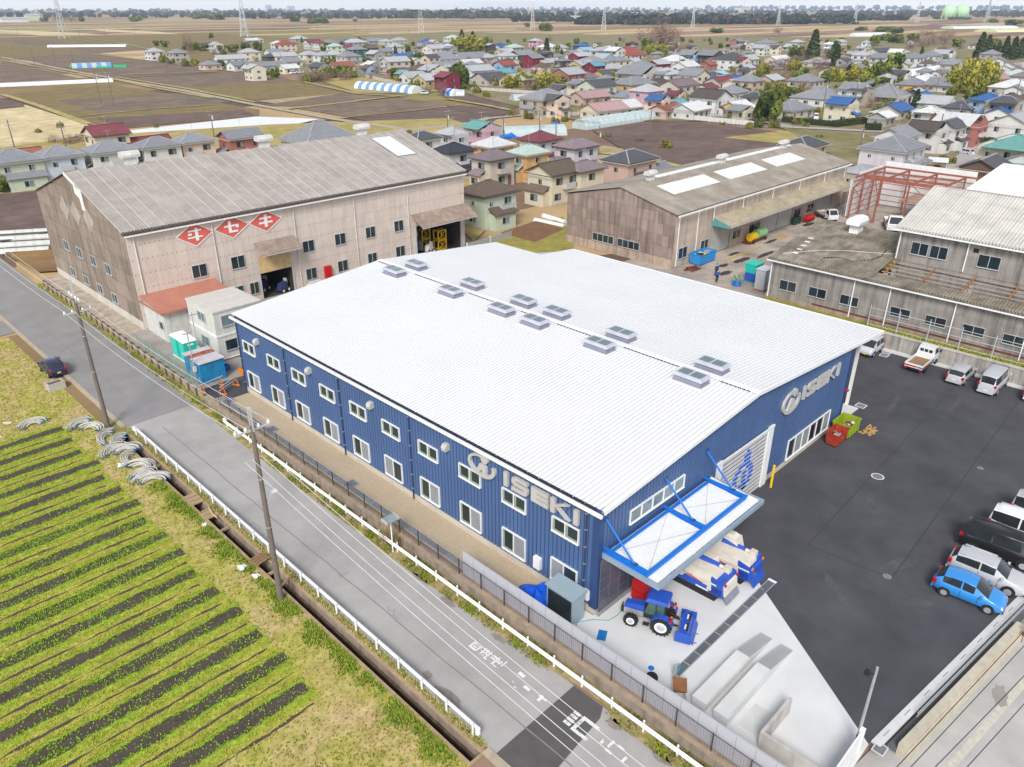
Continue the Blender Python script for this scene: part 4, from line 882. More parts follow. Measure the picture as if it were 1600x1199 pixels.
gf = thing('green_mesh_fence', 'greenish wire mesh fence along the road by the toilets', 'fence', (-2.95,45.2,.0))
for i in range(9): ob('post', MB().cyl((0,i*1.9,0),(0,i*1.9,1.3),.035,n=6), STEEL, gf)
wm = MB()
for i in range(76): wm.box(-.006,.006,i*.2,i*.2+.014,.1,1.25)
for j in range(8): wm.box(-.006,.006,0,15.2,.1+j*.16,.112+j*.16)
stuff(ob('wire_mesh', wm, pm('green_wire', S(130,160,140), rough=.6), gf))

# ------------------------------------------------------------------ right-hand works hall
rh = thing('works_hall', 'long brown slate-clad works hall with grey roof and white roof lights', 'warehouse')
A0, A1, B0, B1, RE, RR, RY = 59.5, 113., 35.3, 54.5, 7.5, 9.7, 44.6
def rtop(y): return RE+(RR-RE)*(1-abs(y-RY)/(RY-B0))
SLATE_B = pm('brown_slate_sheet', S(160,142,132), rough=.92, var=.14, vs=.8, streak=.4, rnd=.17, wave=('Y',7.5,.012))
SLATE_B2 = pm('brown_slate_side', S(206,188,172), rough=.92, var=.12, vs=.8, streak=.35, rnd=.08, wave=('X',7.5,.012))
ys = edges((B0,RY,10),(RY,B1,10)); zg = edges((1.25,7.4,4),(7.4,9.8,1)); slate(rh, (A0,0,0), (0,1,0), (-1,0,0), [(ys[i],ys[i+1],zg[j],zg[j+1]) for i in range(20) for j in range(5)], SLATE_B, rtop)
ob('base_wall', MB().box(A0-.1,A0-.002,B0-.05,B1,0,1.25), pm('stained_base', S(190,170,152), rough=.9, var=.2, vs=.7, streak=.4), rh)
xs = edges((A0,69,5),(69,74.3,3),(74.3,83.9,5),(83.9,94,5),(94,102.8,5),(102.8,108.5,3),(108.5,A1,3)); zz = edges((0,4.3,2),(4.3,7.5,2)); cs_ = []
for i in range(len(xs)-1):
    for j in range(4):
        xm = (xs[i]+xs[i+1])/2
        if j < 2 and (69 < xm < 74.3 or 83.9 < xm < 94 or 102.8 < xm < 108.5): continue
        cs_.append((xs[i], xs[i+1], zz[j], zz[j+1]))
slate(rh, (0,B0,0), (1,0,0), (0,-1,0), cs_, SLATE_B2, fix=False)
ob('wall', MB().poly([(A1,B0,0),(A1,B1,0),(A1,B1,RE),(A1,RY,RR),(A1,B0,RE)]).poly([(A0,B1,0),(A1,B1,0),(A1,B1,RE),(A0,B1,RE)]), SLATE_B2, rh)
SLR2 = pm('mossy_slate_roof', S(178,168,156), rough=.95, var=.14, vs=.6, rnd=.09, wave=('X',3.2,.05), col2=S(150,139,124), c2s=.25, soft=.2)
slope_roof(rh, A0-.3, A1+.3, B0, RE+.1, RY, RR+.1, 32, SLR2); slope_roof(rh, A0-.3, A1+.3, B1, RE+.1, RY, RR+.1, 32, SLR2)
ob('ridge_light', MB().box(A0+8,A1-3,RY+.1,RY+1.3,RR+.05,RR+.2), WHITE, rh)
def onr(x, y): return (x, y, RE+(RR-RE)*(y-B0)/(RY-B0)+.2)
for a, b in ((65,77.3),(80,91.5),(94.8,105)):
    n = 8
    for i in range(n): xa, xb = a+(b-a)*i/n, a+(b-a)*(i+1)/n-.03; ob('roof_light', MB().poly([onr(xa,39.5),onr(xb,39.5),onr(xb,42.6),onr(xa,42.6)]), CLR, rh)
for x in (66.2, 85.7, 106.4): rvent(rh, x, RY, RR+.1, 1.1)
ob('gutter', MB().box(A0-.3,A1+.3,B0-.75,B0-.58,RE-.25,RE-.05), WHITE, rh)
for x in (60.3,65,69,77,86,95,104,112): ob('downpipe', MB().cyl((x,B0-.12,5.0 if x > 68 else .2),(x,B0-.12,RE-.1),.07,n=7), WHITE, rh)
for y, k in ((49.3,4),(44.7,4)): window(rh, (A0-.045,y,1.4), (0,-1,0), (-1,0,0), 3.9, 1.15, [GLASSD]*k, fr=ALU, depth=.12)
for a, b, z0, h in ((60.75,62.9,1.05,1.55),(66.3,68.3,1.05,1.55),(75,77.3,1.05,1.4),(79.8,83.2,.95,1.55),(94.4,96.8,1,1.45),(99.1,101.6,1,1.4)): window(rh, (a,B0-.045,z0), (1,0,0), (0,-1,0), b-a, h, [GLASSD, GLASSD], fr=ALU)
SHUT = pm('pale_shutter', S(186,184,180), rough=.5, var=.12, vs=.8, wave=('Z',6,.02))
for a, b in ((69,74.3),(83.9,88.9),(89,94),(102.8,108.5)): bx('roller_shutter', (a+.05,b-.05,B0+.02,B0+.1,0,4.3), SHUT, rh)
awning(rh, 69.0, 109.5, B0-.06, 5.5, 4.55, 3.0, 24, pm('mossy_awning', S(178,166,142), rough=.95, var=.22, vs=1, rnd=.07, wave=('X',6.5,.02)))
ob('awning_gable', MB().prism([(69.0,B0-.08,4.3),(69.0,B0-3.0,4.3),(69.0,B0-3.0,4.5),(69.0,B0-.08,5.4)], (-.06,0,0)), pm('teal_panel', S(90,160,160)), rh)

# ------------------------------------------------------------------ half-dismantled grey works right of it
gw_ = thing('dismantled_works', 'old grey slate works with part of its lower roof stripped to purlins', 'warehouse')
SLATE_C = pm('weathered_grey_slate', S(160,153,146), rough=.95, var=.2, vs=.6, streak=.5, rnd=.08, wave=('Y',7.5,.012))
ys = edges((-26,18.6,26)); slate(gw_, (54.5,0,0), (0,1,0), (-1,0,0), [(ys[i],ys[i+1],1.5+1.6*j,3.1+1.6*j if j < 2 else 6.2) for i in range(26) for j in range(3)], SLATE_C, fix=False)
ob('end_wall', MB().poly([(54.5,18.6,0),(66.5,18.6,0),(66.5,18.6,8.4),(54.5,18.6,6.2)]), SLATE_C, gw_)
ob('foundation', MB().box(54.35,54.52,-26,18.65,0,1.9), CONC_D, gw_)
ob('rusty_rail', MB().box(54.4,54.46,-26,13,1.95,2.1), RUST, gw_)
RG = pm('lichen_slate_roof', S(158,148,134), rough=.95, var=.3, vs=.9, rnd=.12, col2=S(116,108,94), c2s=.5, soft=.15)
RGB_ = pm('pale_slate_roof', S(206,202,194), rough=.95, var=.14, vs=.7, rnd=.05)
def roof_y(parent, ya, yb, xa, za, xb, zb, n, m_, mat, th=.05, name='roof_sheet'):
    w = (yb-ya)/n
    for i in range(n):
        for j in range(m_):
            t0, t1 = j/m_, (j+1)/m_+.01
            x0, x1 = xa+(xb-xa)*t0, xa+(xb-xa)*t1; z0, z1 = za+(zb-za)*t0+.03, za+(zb-za)*t1
            y0, y1 = ya+i*w+.008, ya+(i+1)*w-.008
            mb = MB(); nw = max(2, round((y1-y0)/.33)); pr2 = []
            for q_ in range(nw): yy = y0+(y1-y0)*q_/nw; dw = (y1-y0)/nw; pr2 += [(yy, 0), (yy+dw*.35, .075), (yy+dw*.65, .075)]
            pr2.append((y1, 0))
            for yy, h_ in pr2: mb.v.append((x0,yy,z0+th+h_)); mb.v.append((x1,yy,z1+th+h_))
            for q_ in range(len(pr2)-1): mb.f.append((2*q_,2*q_+1,2*q_+3,2*q_+2)); mb.m.append(0)
            mb.quad((x0,y0,z0),(x0,y1,z0),(x0,y1,z0+th),(x0,y0,z0+th)); ob(name, mb, mat, parent)
roof_y(gw_, 7.2, 18.9, 54.0, 6.25, 66.5, 8.5, 12, 4, RG); roof_y(gw_, -26, 7.18, 54.0, 6.25, 55.9, 6.6, 28, 1, RG)
rolls = MB()
for i in range(150): y = 18.7-i*.3; rolls.cyl((53.92,y,6.2),(54.5,y,6.36),.12,n=6)
ob('eave_roll', rolls, RG, gw_)
ob('gutter', MB().box(53.85,53.98,-26,18.9,6.0,6.14), WHITE, gw_)
for y in (18.4,8.7,4.9,-1.5,-8): ob('downpipe', MB().cyl((54.36,y,1.6),(54.36,y,6.1),.07,n=7), WHITE, gw_)
for y, h in ((17.15,1.2),(13.6,1.1),(9.97,1.1),(4.55,1.0),(1.03,1.0),(-2.52,1.0),(-6.15,1.0),(-9.7,1.0),(-13,1)): window(gw_, (54.46,y,3.98-h), (0,-1,0), (-1,0,0), 2.05, h, [GLASSD, GLASSD if y != 1.03 else DARK], fr=ALU)
# upper part
ys = edges((-26,7.1,20)); slate(gw_, (60,0,0), (0,1,0), (-1,0,0), [(ys[i],ys[i+1],7.35+1.85*j,9.2+1.85*j) for i in range(20) for j in range(2)], SLATE_C, fix=False)
ob('gable_wall', MB().poly([(60,7.1,5),(69,7.1,5),(78,7.1,5),(78,7.1,11),(69,7.1,13.8),(60,7.1,11)]).quad((60.02,-26,0),(60.02,7.1,0),(60.02,7.1,7.4),(60.02,-26,7.4)), SLATE_C, gw_)
roof_y(gw_, -26, 7.5, 59.4, 10.92, 69, 13.9, 20, 4, RGB_); roof_y(gw_, -26, 7.5, 78.6, 10.92, 69, 13.9, 20, 4, RGB_)
rolls = MB()
for i in range(112): y = 7.4-i*.3; rolls.cyl((59.3,y,10.9),(59.9,y,11.08),.12,n=6)
ob('eave_roll', rolls, RGB_, gw_)
ob('gutter', MB().box(59.2,59.34,-26,7.5,10.68,10.82), WHITE, gw_)
for y in (6.9, .1, -7): ob('downpipe', MB().cyl((59.86,y,7.5),(59.86,y,10.7),.07,n=7), WHITE, gw_)
for y, w_ in ((5.6,1.75),(3.65,1.75),(-1.0,2.1),(-6,2.1)): window(gw_, (59.95,y,8.3), (0,-1,0), (-1,0,0), w_, 1.35, [GLASSD, GLASSD], fr=ALU)
ob('wall_hole', MB().box(59.9,59.955,-.9,-.4,9.7,10.1), DARK, gw_)
for x, z in ((56.2,6.5),(57.1,6.66),(58.0,6.83),(58.9,7.0),(59.7,7.15)): ob('purlin', MB().box(x-.05,x+.05,-26,7.1,z-.1,z), pm('old_purlin', S(176,164,150), rough=.9, var=.2), gw_)
for y in (6.6,2.7,-1.3,-5.3,-9.3): ob('rafter', MB().bar((54.8,y,6.35),(59.9,y,7.28),.1,.14), pm('rust_orange_rafter', S(176,112,64), rough=.8, var=.25, vs=2), gw_)
for y in (6.4,-1.4,-9.2):
    for x in (56.5,58.6): ob('stub_column', MB().box(x-.16,x+.16,y-.16,y+.16,4.2,6.6), CONC_M, gw_)
bx('attic_floor', (54.7,66,-26,18.4,4.1,4.2), pm('attic_shade', S(60,56,54), rough=.95, var=.3, vs=.8), gw_)  # shade inside the stripped roof is put into this dark floor colour
for i in range(5): bx('replacement_sheet', (56.2+i*1.1,57.2+i*1.1,16.4+.1*i,17.0+.1*i,6.74+i*.2,6.76+i*.2+.06), CLR, gw_)
rvent(gw_, 64.8, 13.6, 8.2, 1.5, WHITE)
tag(ob('roof_hose', MB().tube([(56.5,13.5,6.85),(57.5,12,6.98),(57.2,10.5,6.93),(58.4,9,7.15),(59.8,8.4,7.42),(61.5,8.6,7.72)], .06), BLACK), 'black hose lying curved across the low slate roof', 'hose')
tag(ob('roof_rope', MB().tube([(55.5,17.8,6.68),(58,15,7.1),(59.5,12,7.37),(60.2,9.5,7.5),(60.9,7.4,7.65)], .035), WHITE_D), 'pale rope strung across the low slate roof', 'rope')
# white-roofed hall behind
wr = thing('white_roof_hall', 'low hall with clean white ribbed roof behind the dismantled works', 'warehouse')
ob('wall', MB().box(78.7,92,-26,6.4,0,12.2), WHITE_D, wr)
for i in range(22): ob('roof_sheet', MB().hull8([(78.5,-26+i*1.48,12.3),(92.5,-26+i*1.48,13.6),(92.5,-26+i*1.48+1.46,13.6),(78.5,-26+i*1.48+1.46,12.3)],[(78.5,-26+i*1.48,12.36),(92.5,-26+i*1.48,13.66),(92.5,-26+i*1.48+1.46,13.7),(78.5,-26+i*1.48+1.46,12.4)]), W_ROOF, wr)
# bare steel frame
FRST = pm('faded_red_steel', S(164,100,86), rough=.85, var=.3, vs=2)
sf = thing('steel_skeleton', 'rust-red bare steel frame of a hall being taken down', 'steel frame')
for y in (30.2, 26, 21.5, 17):
    ob('column', MB().box(104.4,104.65,y-.12,y+.12,0,5.2 if y > 30 else 6.9), FRST, sf); ob('column', MB().box(116.8,117.05,y-.12,y+.12,0,6.9), FRST, sf)
    ob('rafter', MB().bar((104.5,y,6.9),(117,y,6.9),.22,.3), FRST, sf)
for x in (108.5,112.8): ob('column', MB().box(x-.12,x+.12,30.1,30.35,0,6.7), FRST, sf); ob('rafter', MB().bar((x,30.2,6.7),(x,17,7.0),.22,.3), FRST, sf)
ob('top_beam', MB().bar((104.5,28.6,7.1),(104.5,15,7.1),.3,.5).bar((104.5,30.3,5.1),(104.5,28.6,7.0),.2,.25).bar((117,30.3,7.0),(117,15,7.0),.2,.3), FRST, sf)
for z in (1.2,2.2,3.2,4.2,5.2,6.1): ob('girt', MB().bar((104.6,30.3,z),(117,30.3,z),.08,.12).bar((117,30.3,z),(117,15,z),.08,.12), FRST, sf)
for (a, b) in (((104.5,26,.2),(104.5,30,5)),((108.5,30.2,.5),(112.8,30.2,6.4)),((112.8,30.2,6.4),(117,30.2,.5)),((113,17,.3),(113,26,6.8))): ob('brace', MB().bar(a, b,.09,.09), FRST, sf)
ob('mezzanine', MB().box(109,116,20,24,3.2,3.35).box(109,116,20,20.1,2.0,2.1), pm('mezzanine_board', S(180,150,130)), sf)
sc_ = thing('sheet_screen', 'tall white dust-sheet screen around the bare steel frame', 'screen')
for i in range(4): ob('sheet', MB().box(104.6+i*3.2,104.6+i*3.2+3.15,30.75,30.85,.2,7.2 if i else 6.2), pm('dust_sheet', (.74,.74,.73), rough=.7, var=.06, vs=.5), sc_)
for i in range(5): ob('sheet', MB().box(118.2,118.3,30.7-3*(i+1)+.03,30.7-3*i,.2,7.8), MATS['dust_sheet'], sc_)
pl = MB()
for i in range(5): pl.cyl((104.6+i*3.2,31.1,0),(104.6+i*3.2,31.1,8.2),.04,n=5)
ob('scaffold_pole', pl, STEEL, sc_)
# ------------------------------------------------------------------ houses
RC = {'grey':(142,144,152),'dark grey':(98,100,108),'pale grey':(184,186,190),'navy':(62,68,86),'brown':(132,108,86),'red':(206,72,62),'crimson':(170,66,80),'orange':(208,104,72),'blue':(58,116,200),'pale blue':(150,196,226),'teal':(98,190,176),'pale green':(176,206,190),'mauve':(158,132,140),'pink':(220,160,158),'white':(222,222,222),'cyan':(96,190,214),'dark brown':(104,88,82)}
WC = {'white':(226,224,218),'cream':(234,222,190),'beige':(206,194,178),'grey':(172,170,168),'pale green':(206,218,188),'pale blue':(206,214,230),'peach':(236,204,182),'terracotta':(196,112,98),'pink':(226,172,192),'orange':(240,182,104),'lilac':(216,208,216),'taupe':(184,168,148),'brown':(124,92,76),'dark':(92,84,80),'crimson':(158,40,66),'tan':(212,190,138),'blue':(150,186,220),'teal':(50,110,110),'salmon':(218,180,160)}
def mute(c, k=.72):
    g_ = sum(c)/3; return tuple(g_+(v-g_)*k for v in c)
def roofmat(n): return pm('tile_'+n.replace(' ', '_'), S(*mute(RC[n], .8 if 'blue' in n else .62), k=.84 if n in ('grey','pale grey','white','pale blue','pale green') else .68), rough=.7, var=.12, vs=.8, rnd=.10, wave=('Z',9,.03), bump=.02, bs=4)
def wallmat(n): return pm('render_'+n.replace(' ', '_'), S(*mute(WC[n], .75), k=.80), rough=.85, var=.06, vs=.5, rnd=.06, streak=.10)
BRNF = pm('bronze_frame', S(84,70,62), rough=.5)
TRIM = pm('house_trim', S(196,190,182), rough=.6)
DTRIM = pm('house_gutter_dark', S(84,76,72), rough=.6)
WM = {}
def winmesh(w, h, fr, two=True):
    k = (w, h, fr.name)
    if k not in WM:
        b = .07; f = MB().box(0,w,-.06,.01,0,b).box(0,w,-.06,.01,h-b,h).box(0,b,-.06,.01,b,h-b).box(w-b,w,-.06,.01,b,h-b).box(w/2-b/2,w/2+b/2,-.06,.01,b,h-b)
        pa = MB().box(b*.9,w/2-b*.4,-.03,0,b*.9,h-b*.9); pb = MB().box(w/2+b*.4,w-b*.9,-.035,0,b*.9,h-b*.9)
        WM[k] = (f.mesh('window', [fr]), pa.mesh('pane', [GLASSD]), pb.mesh('pane', [GLASSB]))
    return WM[k]
def hroof(mb, ax, w, d, z, typ, ov, rise, m=0):
    """solid roof over a w x d body; ridge along ax"""
    a, b = (w/2+ov, d/2+ov) if ax == 'x' else (d/2+ov, w/2+ov)    # a along ridge, b across
    sw = (lambda u, v, zz: (u, v, zz)) if ax == 'x' else (lambda u, v, zz: (-v, u, zz))
    zl = z-ov*rise/(b-ov)*.9; t = .14; zr = z+rise
    r = a if typ == 'g' else max(a-b, .15)
    top = [sw(-a,-b,zl+t), sw(a,-b,zl+t), sw(a,b,zl+t), sw(-a,b,zl+t), sw(-r,0,zr+t), sw(r,0,zr+t)]
    bot = [sw(-a,-b,zl), sw(a,-b,zl), sw(a,b,zl), sw(-a,b,zl)] + ([sw(-r,0,zr), sw(r,0,zr)] if typ == 'g' else [])
    k = len(mb.v); mb.v += top+bot
    F_ = [(0,1,5,4),(2,3,4,5),(6,7,1,0),(8,9,3,2)]
    if typ == 'g': F_ += [(7,6,10,11),(9,8,11,10),(6,0,4,10),(0+3,9,10,4),(1,7,11,5),(8,2,5,11)]
    else: F_ += [(1,2,5),(3,0,4),(7,8,2,1),(9,6,0,3),(9,8,7,6)]
    for f in F_: mb.f.append(tuple(k+i for i in f)); mb.m.append(m)
HN = []
def house(px, py, ax, w, d, st, typ, roof, wall, rot=0., opts=None, label=None, gz=0., slope=.46, rp=None):
    if rp:
        q_ = ppm(G(px, py, 6)); k_ = max(.5, min(1.35, (rp/(.707*q_)-2.2)/(w+d))); w *= k_; d *= k_
    hw = 3.0 if st == 1 else 5.7; rise = d/2*slope; p = G(px, py, hw+rise+gz)
    sc = ppm(p); near = sc > 4.2
    t = thing('house', label or '', 'house', (p.x, p.y, gz), R(rot), 'houses of the village')
    if not label: HN.append((px, t, roof, wall, typ, st))
    W_, D_ = (w, d) if ax == 'x' else (d, w)     # extents in local x, y
    wm = wallmat(wall); rm = roofmat(roof); m = MB().box(-W_/2,W_/2,-D_/2,D_/2,0,hw)
    if typ == 'g':
        for s in (-1, 1):
            if ax == 'x': m.poly([(s*W_/2,-D_/2,hw),(s*W_/2,D_/2,hw),(s*W_/2,0,hw+rise*.97)])
            else: m.poly([(-W_/2,s*D_/2,hw),(W_/2,s*D_/2,hw),(0,s*D_/2,hw+rise*.97)])
    ob('wall', m, wm, t)
    rb_ = MB(); hroof(rb_, ax, w, d, hw, typ, .55, rise); ro = ob('roof', rb_, rm, t)
    rl = (w/2+.55) if typ == 'g' else max((w-d)/2, .2)
    rg = MB(); zr = hw+rise+.14
    if ax == 'x': rg.box(-rl,rl,-.16,.16,zr-.05,zr+.14)
    else: rg.box(-.16,.16,-rl,rl,zr-.05,zr+.14)
    if typ == 'h' and sc > 2.6:
        a, b = w/2+.55, d/2+.55; zl = hw-.55*rise/(d/2)*.9+.14
        for s in (-1, 1):
            for q in (-1, 1):
                e0, e1 = ((s*rl,0,zr), (s*a,q*b,zl)) if ax == 'x' else ((0,s*rl,zr), (q*b,s*a,zl))
                rg.bar(e0, e1, .22, .1)
    ob('ridge_tiles', rg, roofmat(roof) if roof not in ('grey','dark grey') else pm('ridge_pale', S(168,170,176), rough=.6), ro)
    if near: ob('gutter', MB().box(-W_/2-.62,W_/2+.62,-D_/2-.66,-D_/2-.56,hw-.42,hw-.30).box(-W_/2-.66,-W_/2-.56,-D_/2-.6,D_/2+.6,hw-.42,hw-.30), DTRIM if roof in ('brown','mauve','navy','crimson') else TRIM, ro)
    rr_ = random.Random(int(px*7+py*13)); fr = BRNF if rr_.random() < .6 else ALU
    def wins(face):
        L = W_ if face == 'y' else D_; n = max(1, int(L//3.4)) if near else max(1, int(L//4.2))
        for lv in range(st):
            z0 = .95 if lv == 0 else 3.65
            for i in range(n):
                ww = rr_.choice((1.7,1.7,1.1,.8)) if near else 1.8; hh = 1.15 if ww > 1 else .8
                c = -L/2+L*(i+.5)/n+rr_.uniform(-.35,.35)
                f, pa, pb = winmesh(ww, hh, fr)
                if face == 'y': loc, rz = (c-ww/2,-D_/2-.005,z0), 0
                else: loc, rz = (-W_/2-.005,c+ww/2,z0), -math.pi/2
                o = link('window', f, t, loc, rz)
                link('pane', pa, o); link('pane', pb, o)
    wins('y'); wins('x')
    if st == 2 and (opts is None or 'n' not in opts):     # ground-floor lean-to with its own roof
        if near or rr_.random() < .5:
            side = rr_.choice('xy') if not opts else opts[0]; dep = 1.6 if not opts or len(opts) < 2 else opts[1]
            lw = (W_ if side == 'y' else D_)*rr_.uniform(.5,.8); 
            m = MB(); q = MB(); o_ = .4
            c = rr_.uniform(-.1,.1)*lw
            if side == 'y':
                m.box(c-lw/2,c+lw/2,-D_/2-dep,-D_/2-.01,0,2.6); q.hull8([(c-lw/2-o_,-D_/2-dep-o_,2.55),(c+lw/2+o_,-D_/2-dep-o_,2.55),(c+lw/2+o_*.2,-D_/2,3.4),(c-lw/2-o_*.2,-D_/2,3.4)],[(c-lw/2-o_,-D_/2-dep-o_,2.68),(c+lw/2+o_,-D_/2-dep-o_,2.68),(c+lw/2+o_*.2,-D_/2,3.53),(c-lw/2-o_*.2,-D_/2,3.53)])
                wl = (c-.85,-D_/2-dep-.005,.9); rz = 0
            else:
                m.box(-W_/2-dep,-W_/2-.01,c-lw/2,c+lw/2,0,2.6); q.hull8([(-W_/2-dep-o_,c+lw/2+o_,2.55),(-W_/2-dep-o_,c-lw/2-o_,2.55),(-W_/2,c-lw/2-o_*.2,3.4),(-W_/2,c+lw/2+o_*.2,3.4)],[(-W_/2-dep-o_,c+lw/2+o_,2.68),(-W_/2-dep-o_,c-lw/2-o_,2.68),(-W_/2,c-lw/2-o_*.2,3.53),(-W_/2,c+lw/2+o_*.2,3.53)])
                wl = (-W_/2-dep-.005,c+.85,.9); rz = -math.pi/2
            ob('lean_to', m, wm, t); ob('lower_roof', q, rm, t)
            f, pa, pb = winmesh(1.7, 1.15, fr); o = link('window', f, t, wl, rz); link('pane', pa, o); link('pane', pb, o)
    if near and st == 2 and rr_.random() < .75 and 'hall' not in (label or ''):
        bwid = W_*rr_.uniform(.3,.45); bc = rr_.uniform(-.2,.2)*W_; bo = ob('balcony', MB().box(bc-bwid/2,bc+bwid/2,-D_/2-1.0,-D_/2-.01,2.75,2.88), TRIM, t)
        ob('balcony_rail', MB().box(bc-bwid/2,bc+bwid/2,-D_/2-1.0,-D_/2-.94,2.881,3.75).box(bc-bwid/2,bc-bwid/2+.06,-D_/2-.939,-D_/2-.01,2.881,3.75).box(bc+bwid/2-.06,bc+bwid/2,-D_/2-.939,-D_/2-.01,2.881,3.75), wm if rr_.random() < .6 else ALU, bo)
    if near and rr_.random() < .6:
        ob('aerial', MB().cyl((.4,.3,hw+rise*.7),(.4,.3,hw+rise+2.2),.035,n=5).bar((-.3,.3,hw+rise+2.1),(1.1,.3,hw+rise+2.1),.04,.04).bar((0,-.1,hw+rise+2.1),(0,.7,hw+rise+2.1),.03,.03).bar((.8,0,hw+rise+2.1),(.8,.6,hw+rise+2.1),.03,.03), STEEL, ro)
    if near:
        ob('door', MB().box(W_*.3-.45,W_*.3+.45,-D_/2-.05,-D_/2-.006,.1,2.1), pm('house_door', S(120,96,80), rough=.6, rnd=.3), t)
        ob('plinth', MB().box(-W_/2-.04,W_/2+.04,-D_/2-.04,D_/2+.04,0,.35), CONC_M, t)
    return t
NEAR = """
15 234 x 11 9 2 h grey;pale green;pale green two-storey house with grey hip roof at the far left
88 229 x 11 9 2 h grey;pale blue;pale blue two-storey house second along the row behind the warehouse
168 221 x 12 9 2 h grey;white;white two-storey house third along the row behind the warehouse
243 215 x 12 9 2 h grey;white;white two-storey house with wide dark upper window, fourth behind the warehouse
299 209 x 12 9 2 h grey;peach;peach-walled house fifth along the row behind the warehouse
374 203 x 13 9 2 g grey;terracotta;terracotta-red house with grey gable roof behind the warehouse ridge
163 196 x 9 8 2 g crimson;cream;cream house with crimson gable roof rising above the row
228 214 x 14 6 1 g crimson;cream;low crimson-roofed house between the white ones
45 232 x 7 5 1 g orange;grey;small orange tin-roofed shed house by the straw field
498 190 x 22 18 1 h grey;beige;temple-like hall with big sweeping grey tile roof behind the warehouse
659 206 x 12 9 2 h dark grey;white;white house with charcoal hip roof touching the warehouse gable
707 199 y 10 8 2 h pale grey;lilac;lilac-beige house with pale hip roof left of the teal one
752 190 y 11 8 2 g teal;pink;pink house with bright teal gable roof
708 224 x 11 9 2 h navy;lilac;pale house with navy black tiled hip roof beside the warehouse
771 215 x 12 10 2 h white;orange;orange house with whitish pyramid roof
844 206 x 11 9 2 h crimson;white;white house with crimson-pink hip roof near the plastic tunnels
826 227 x 11 9 2 h pale green;orange;orange house with pale green hip roof
901 216 x 12 9 2 h mauve;lilac;lilac house with dark mauve hip roof
770 234 x 10 8 2 h mauve;beige;beige house with mauve hip roof and gabled bay
762 283 x 11 9 2 h brown;pale green;pale green house with brown hip roof nearest the warehouse
866 253 x 10 8 2 g brown;cream;cream house with brown gable roof and skirt roof
912 252 x 12 8 2 h mauve;cream;cream house with mauve hip roof behind the brown gabled one
985 235 x 13 9 2 h dark grey;salmon;salmon house with dark grey hip roof before the ploughed plot
1022 257 x 12 8 1 g grey;crimson;low house with grey gable roof and dark red wall
852 140 x 17 12 2 h grey;taupe;large taupe house with grey hip roof and skylight
1012 132 x 12 10 2 h pale grey;pink;bright pink two-storey house with pale grey hip roof
1063 124 x 16 9 2 g mauve;beige;beige apartment house with mauve gable roof
1112 140 y 11 11 2 g dark brown;white;white house on pink base with dark brown gable roof
1257 214 x 15 10 1 h dark grey;beige;charcoal hip-roofed house just behind the works hall roof
1400 212 x 15 11 2 h grey;lilac;large lilac two-storey house with blue-grey roof beyond the steel frame
1440 246 x 6 5 1 h grey;lilac;small grey-roofed porch house right of the large lilac one
1362 263 x 16 12 1 h pale grey;cream;low cream building with flat pale roof behind the dust screen
1545 246 x 11 9 1 g dark grey;brown;brown brick house with dark grey gable roof and white trim
1592 212 y 12 9 2 h teal;cream;cream house with teal roof at the right edge
1485 187 x 13 9 2 g dark grey;white;white house with charcoal gable roof left of the brick-red one
1450 190 y 12 9 2 g dark brown;white;white house with dark brown gable roof
1405 199 x 12 9 2 g grey;white;white house with plain grey gable roof behind the lilac one
1500 178 y 14 10 2 g white;terracotta;brick-red house with pale sheet roof
1318 153 y 9 7 2 g blue;cream;cream house with bright blue gable roof by the hedge
1400 161 x 14 9 1 g blue;beige;low beige house with bright blue sheet roof
1380 174 x 11 8 1 g white;grey;low house with white sheet roof before the blue-roofed one
1387 131 y 20 17 1 h grey;beige;huge grey hip-roofed farmhouse
1282 137 x 18 12 1 h grey;white;long grey-roofed farmhouse with black and white front
1261 116 x 15 12 1 h grey;beige;grey hip-roofed farmhouse above the lane lamp
1546 146 y 9 8 2 h blue;blue;pale blue house with deep blue roof
1564 161 x 12 8 1 h blue;beige;low house with deep blue roof before the pale blue one
1505 156 x 13 11 1 h dark grey;grey;dark grey hip-roofed single-storey house left of the blue roofs
1171 117 x 14 12 2 h grey;salmon;salmon house with grey pyramid roof and dark finial
984 72 x 18 17 1 h red;beige;big house under a steep bright red pyramid roof
1144 82 x 18 15 2 h dark grey;white;large ornate dark grey tiled farmhouse
1550 78 x 12 10 2 h grey;taupe;taupe villa with curved grey tile roof before dark conifers
"""
RPX = {'15 234':80,'88 229':68,'168 221':74,'243 215':68,'299 209':64,'374 203':66,'163 196':64,'228 214':70,'45 232':40,'498 190':118,'659 206':62,'707 199':56,'752 190':60,'708 224':69,'771 215':67,'844 206':68,'826 227':67,'901 216':73,'770 234':73,'762 283':96,'866 253':88,'912 252':74,'985 235':90,'1022 257':76,'852 140':76,'1012 132':54,'1063 124':60,'1112 140':62,'1257 214':86,'1400 212':98,'1440 246':30,'1362 263':105,'1545 246':88,'1485 187':60,'1450 190':62,'1405 199':70,'1500 178':76,'1318 153':49,'1400 161':66,'1380 174':50,'1387 131':72,'1282 137':89,'1261 116':58,'1546 146':48,'1564 161':54,'1505 156':62,'1171 117':48}
for ln in NEAR.strip().split('\n'):
    a, wall, lb = ln.split(';'); q = a.split(); roof = ' '.join(q[7:])
    house(float(q[0]), float(q[1]), q[2], float(q[3]), float(q[4]), int(q[5]), q[6], roof, wall, label=lb, rp=RPX.get(q[0]+' '+q[1]), slope=.62 if 'temple' in lb or 'steep' in lb or 'huge' in lb else (.12 if 'flat' in lb else .46))
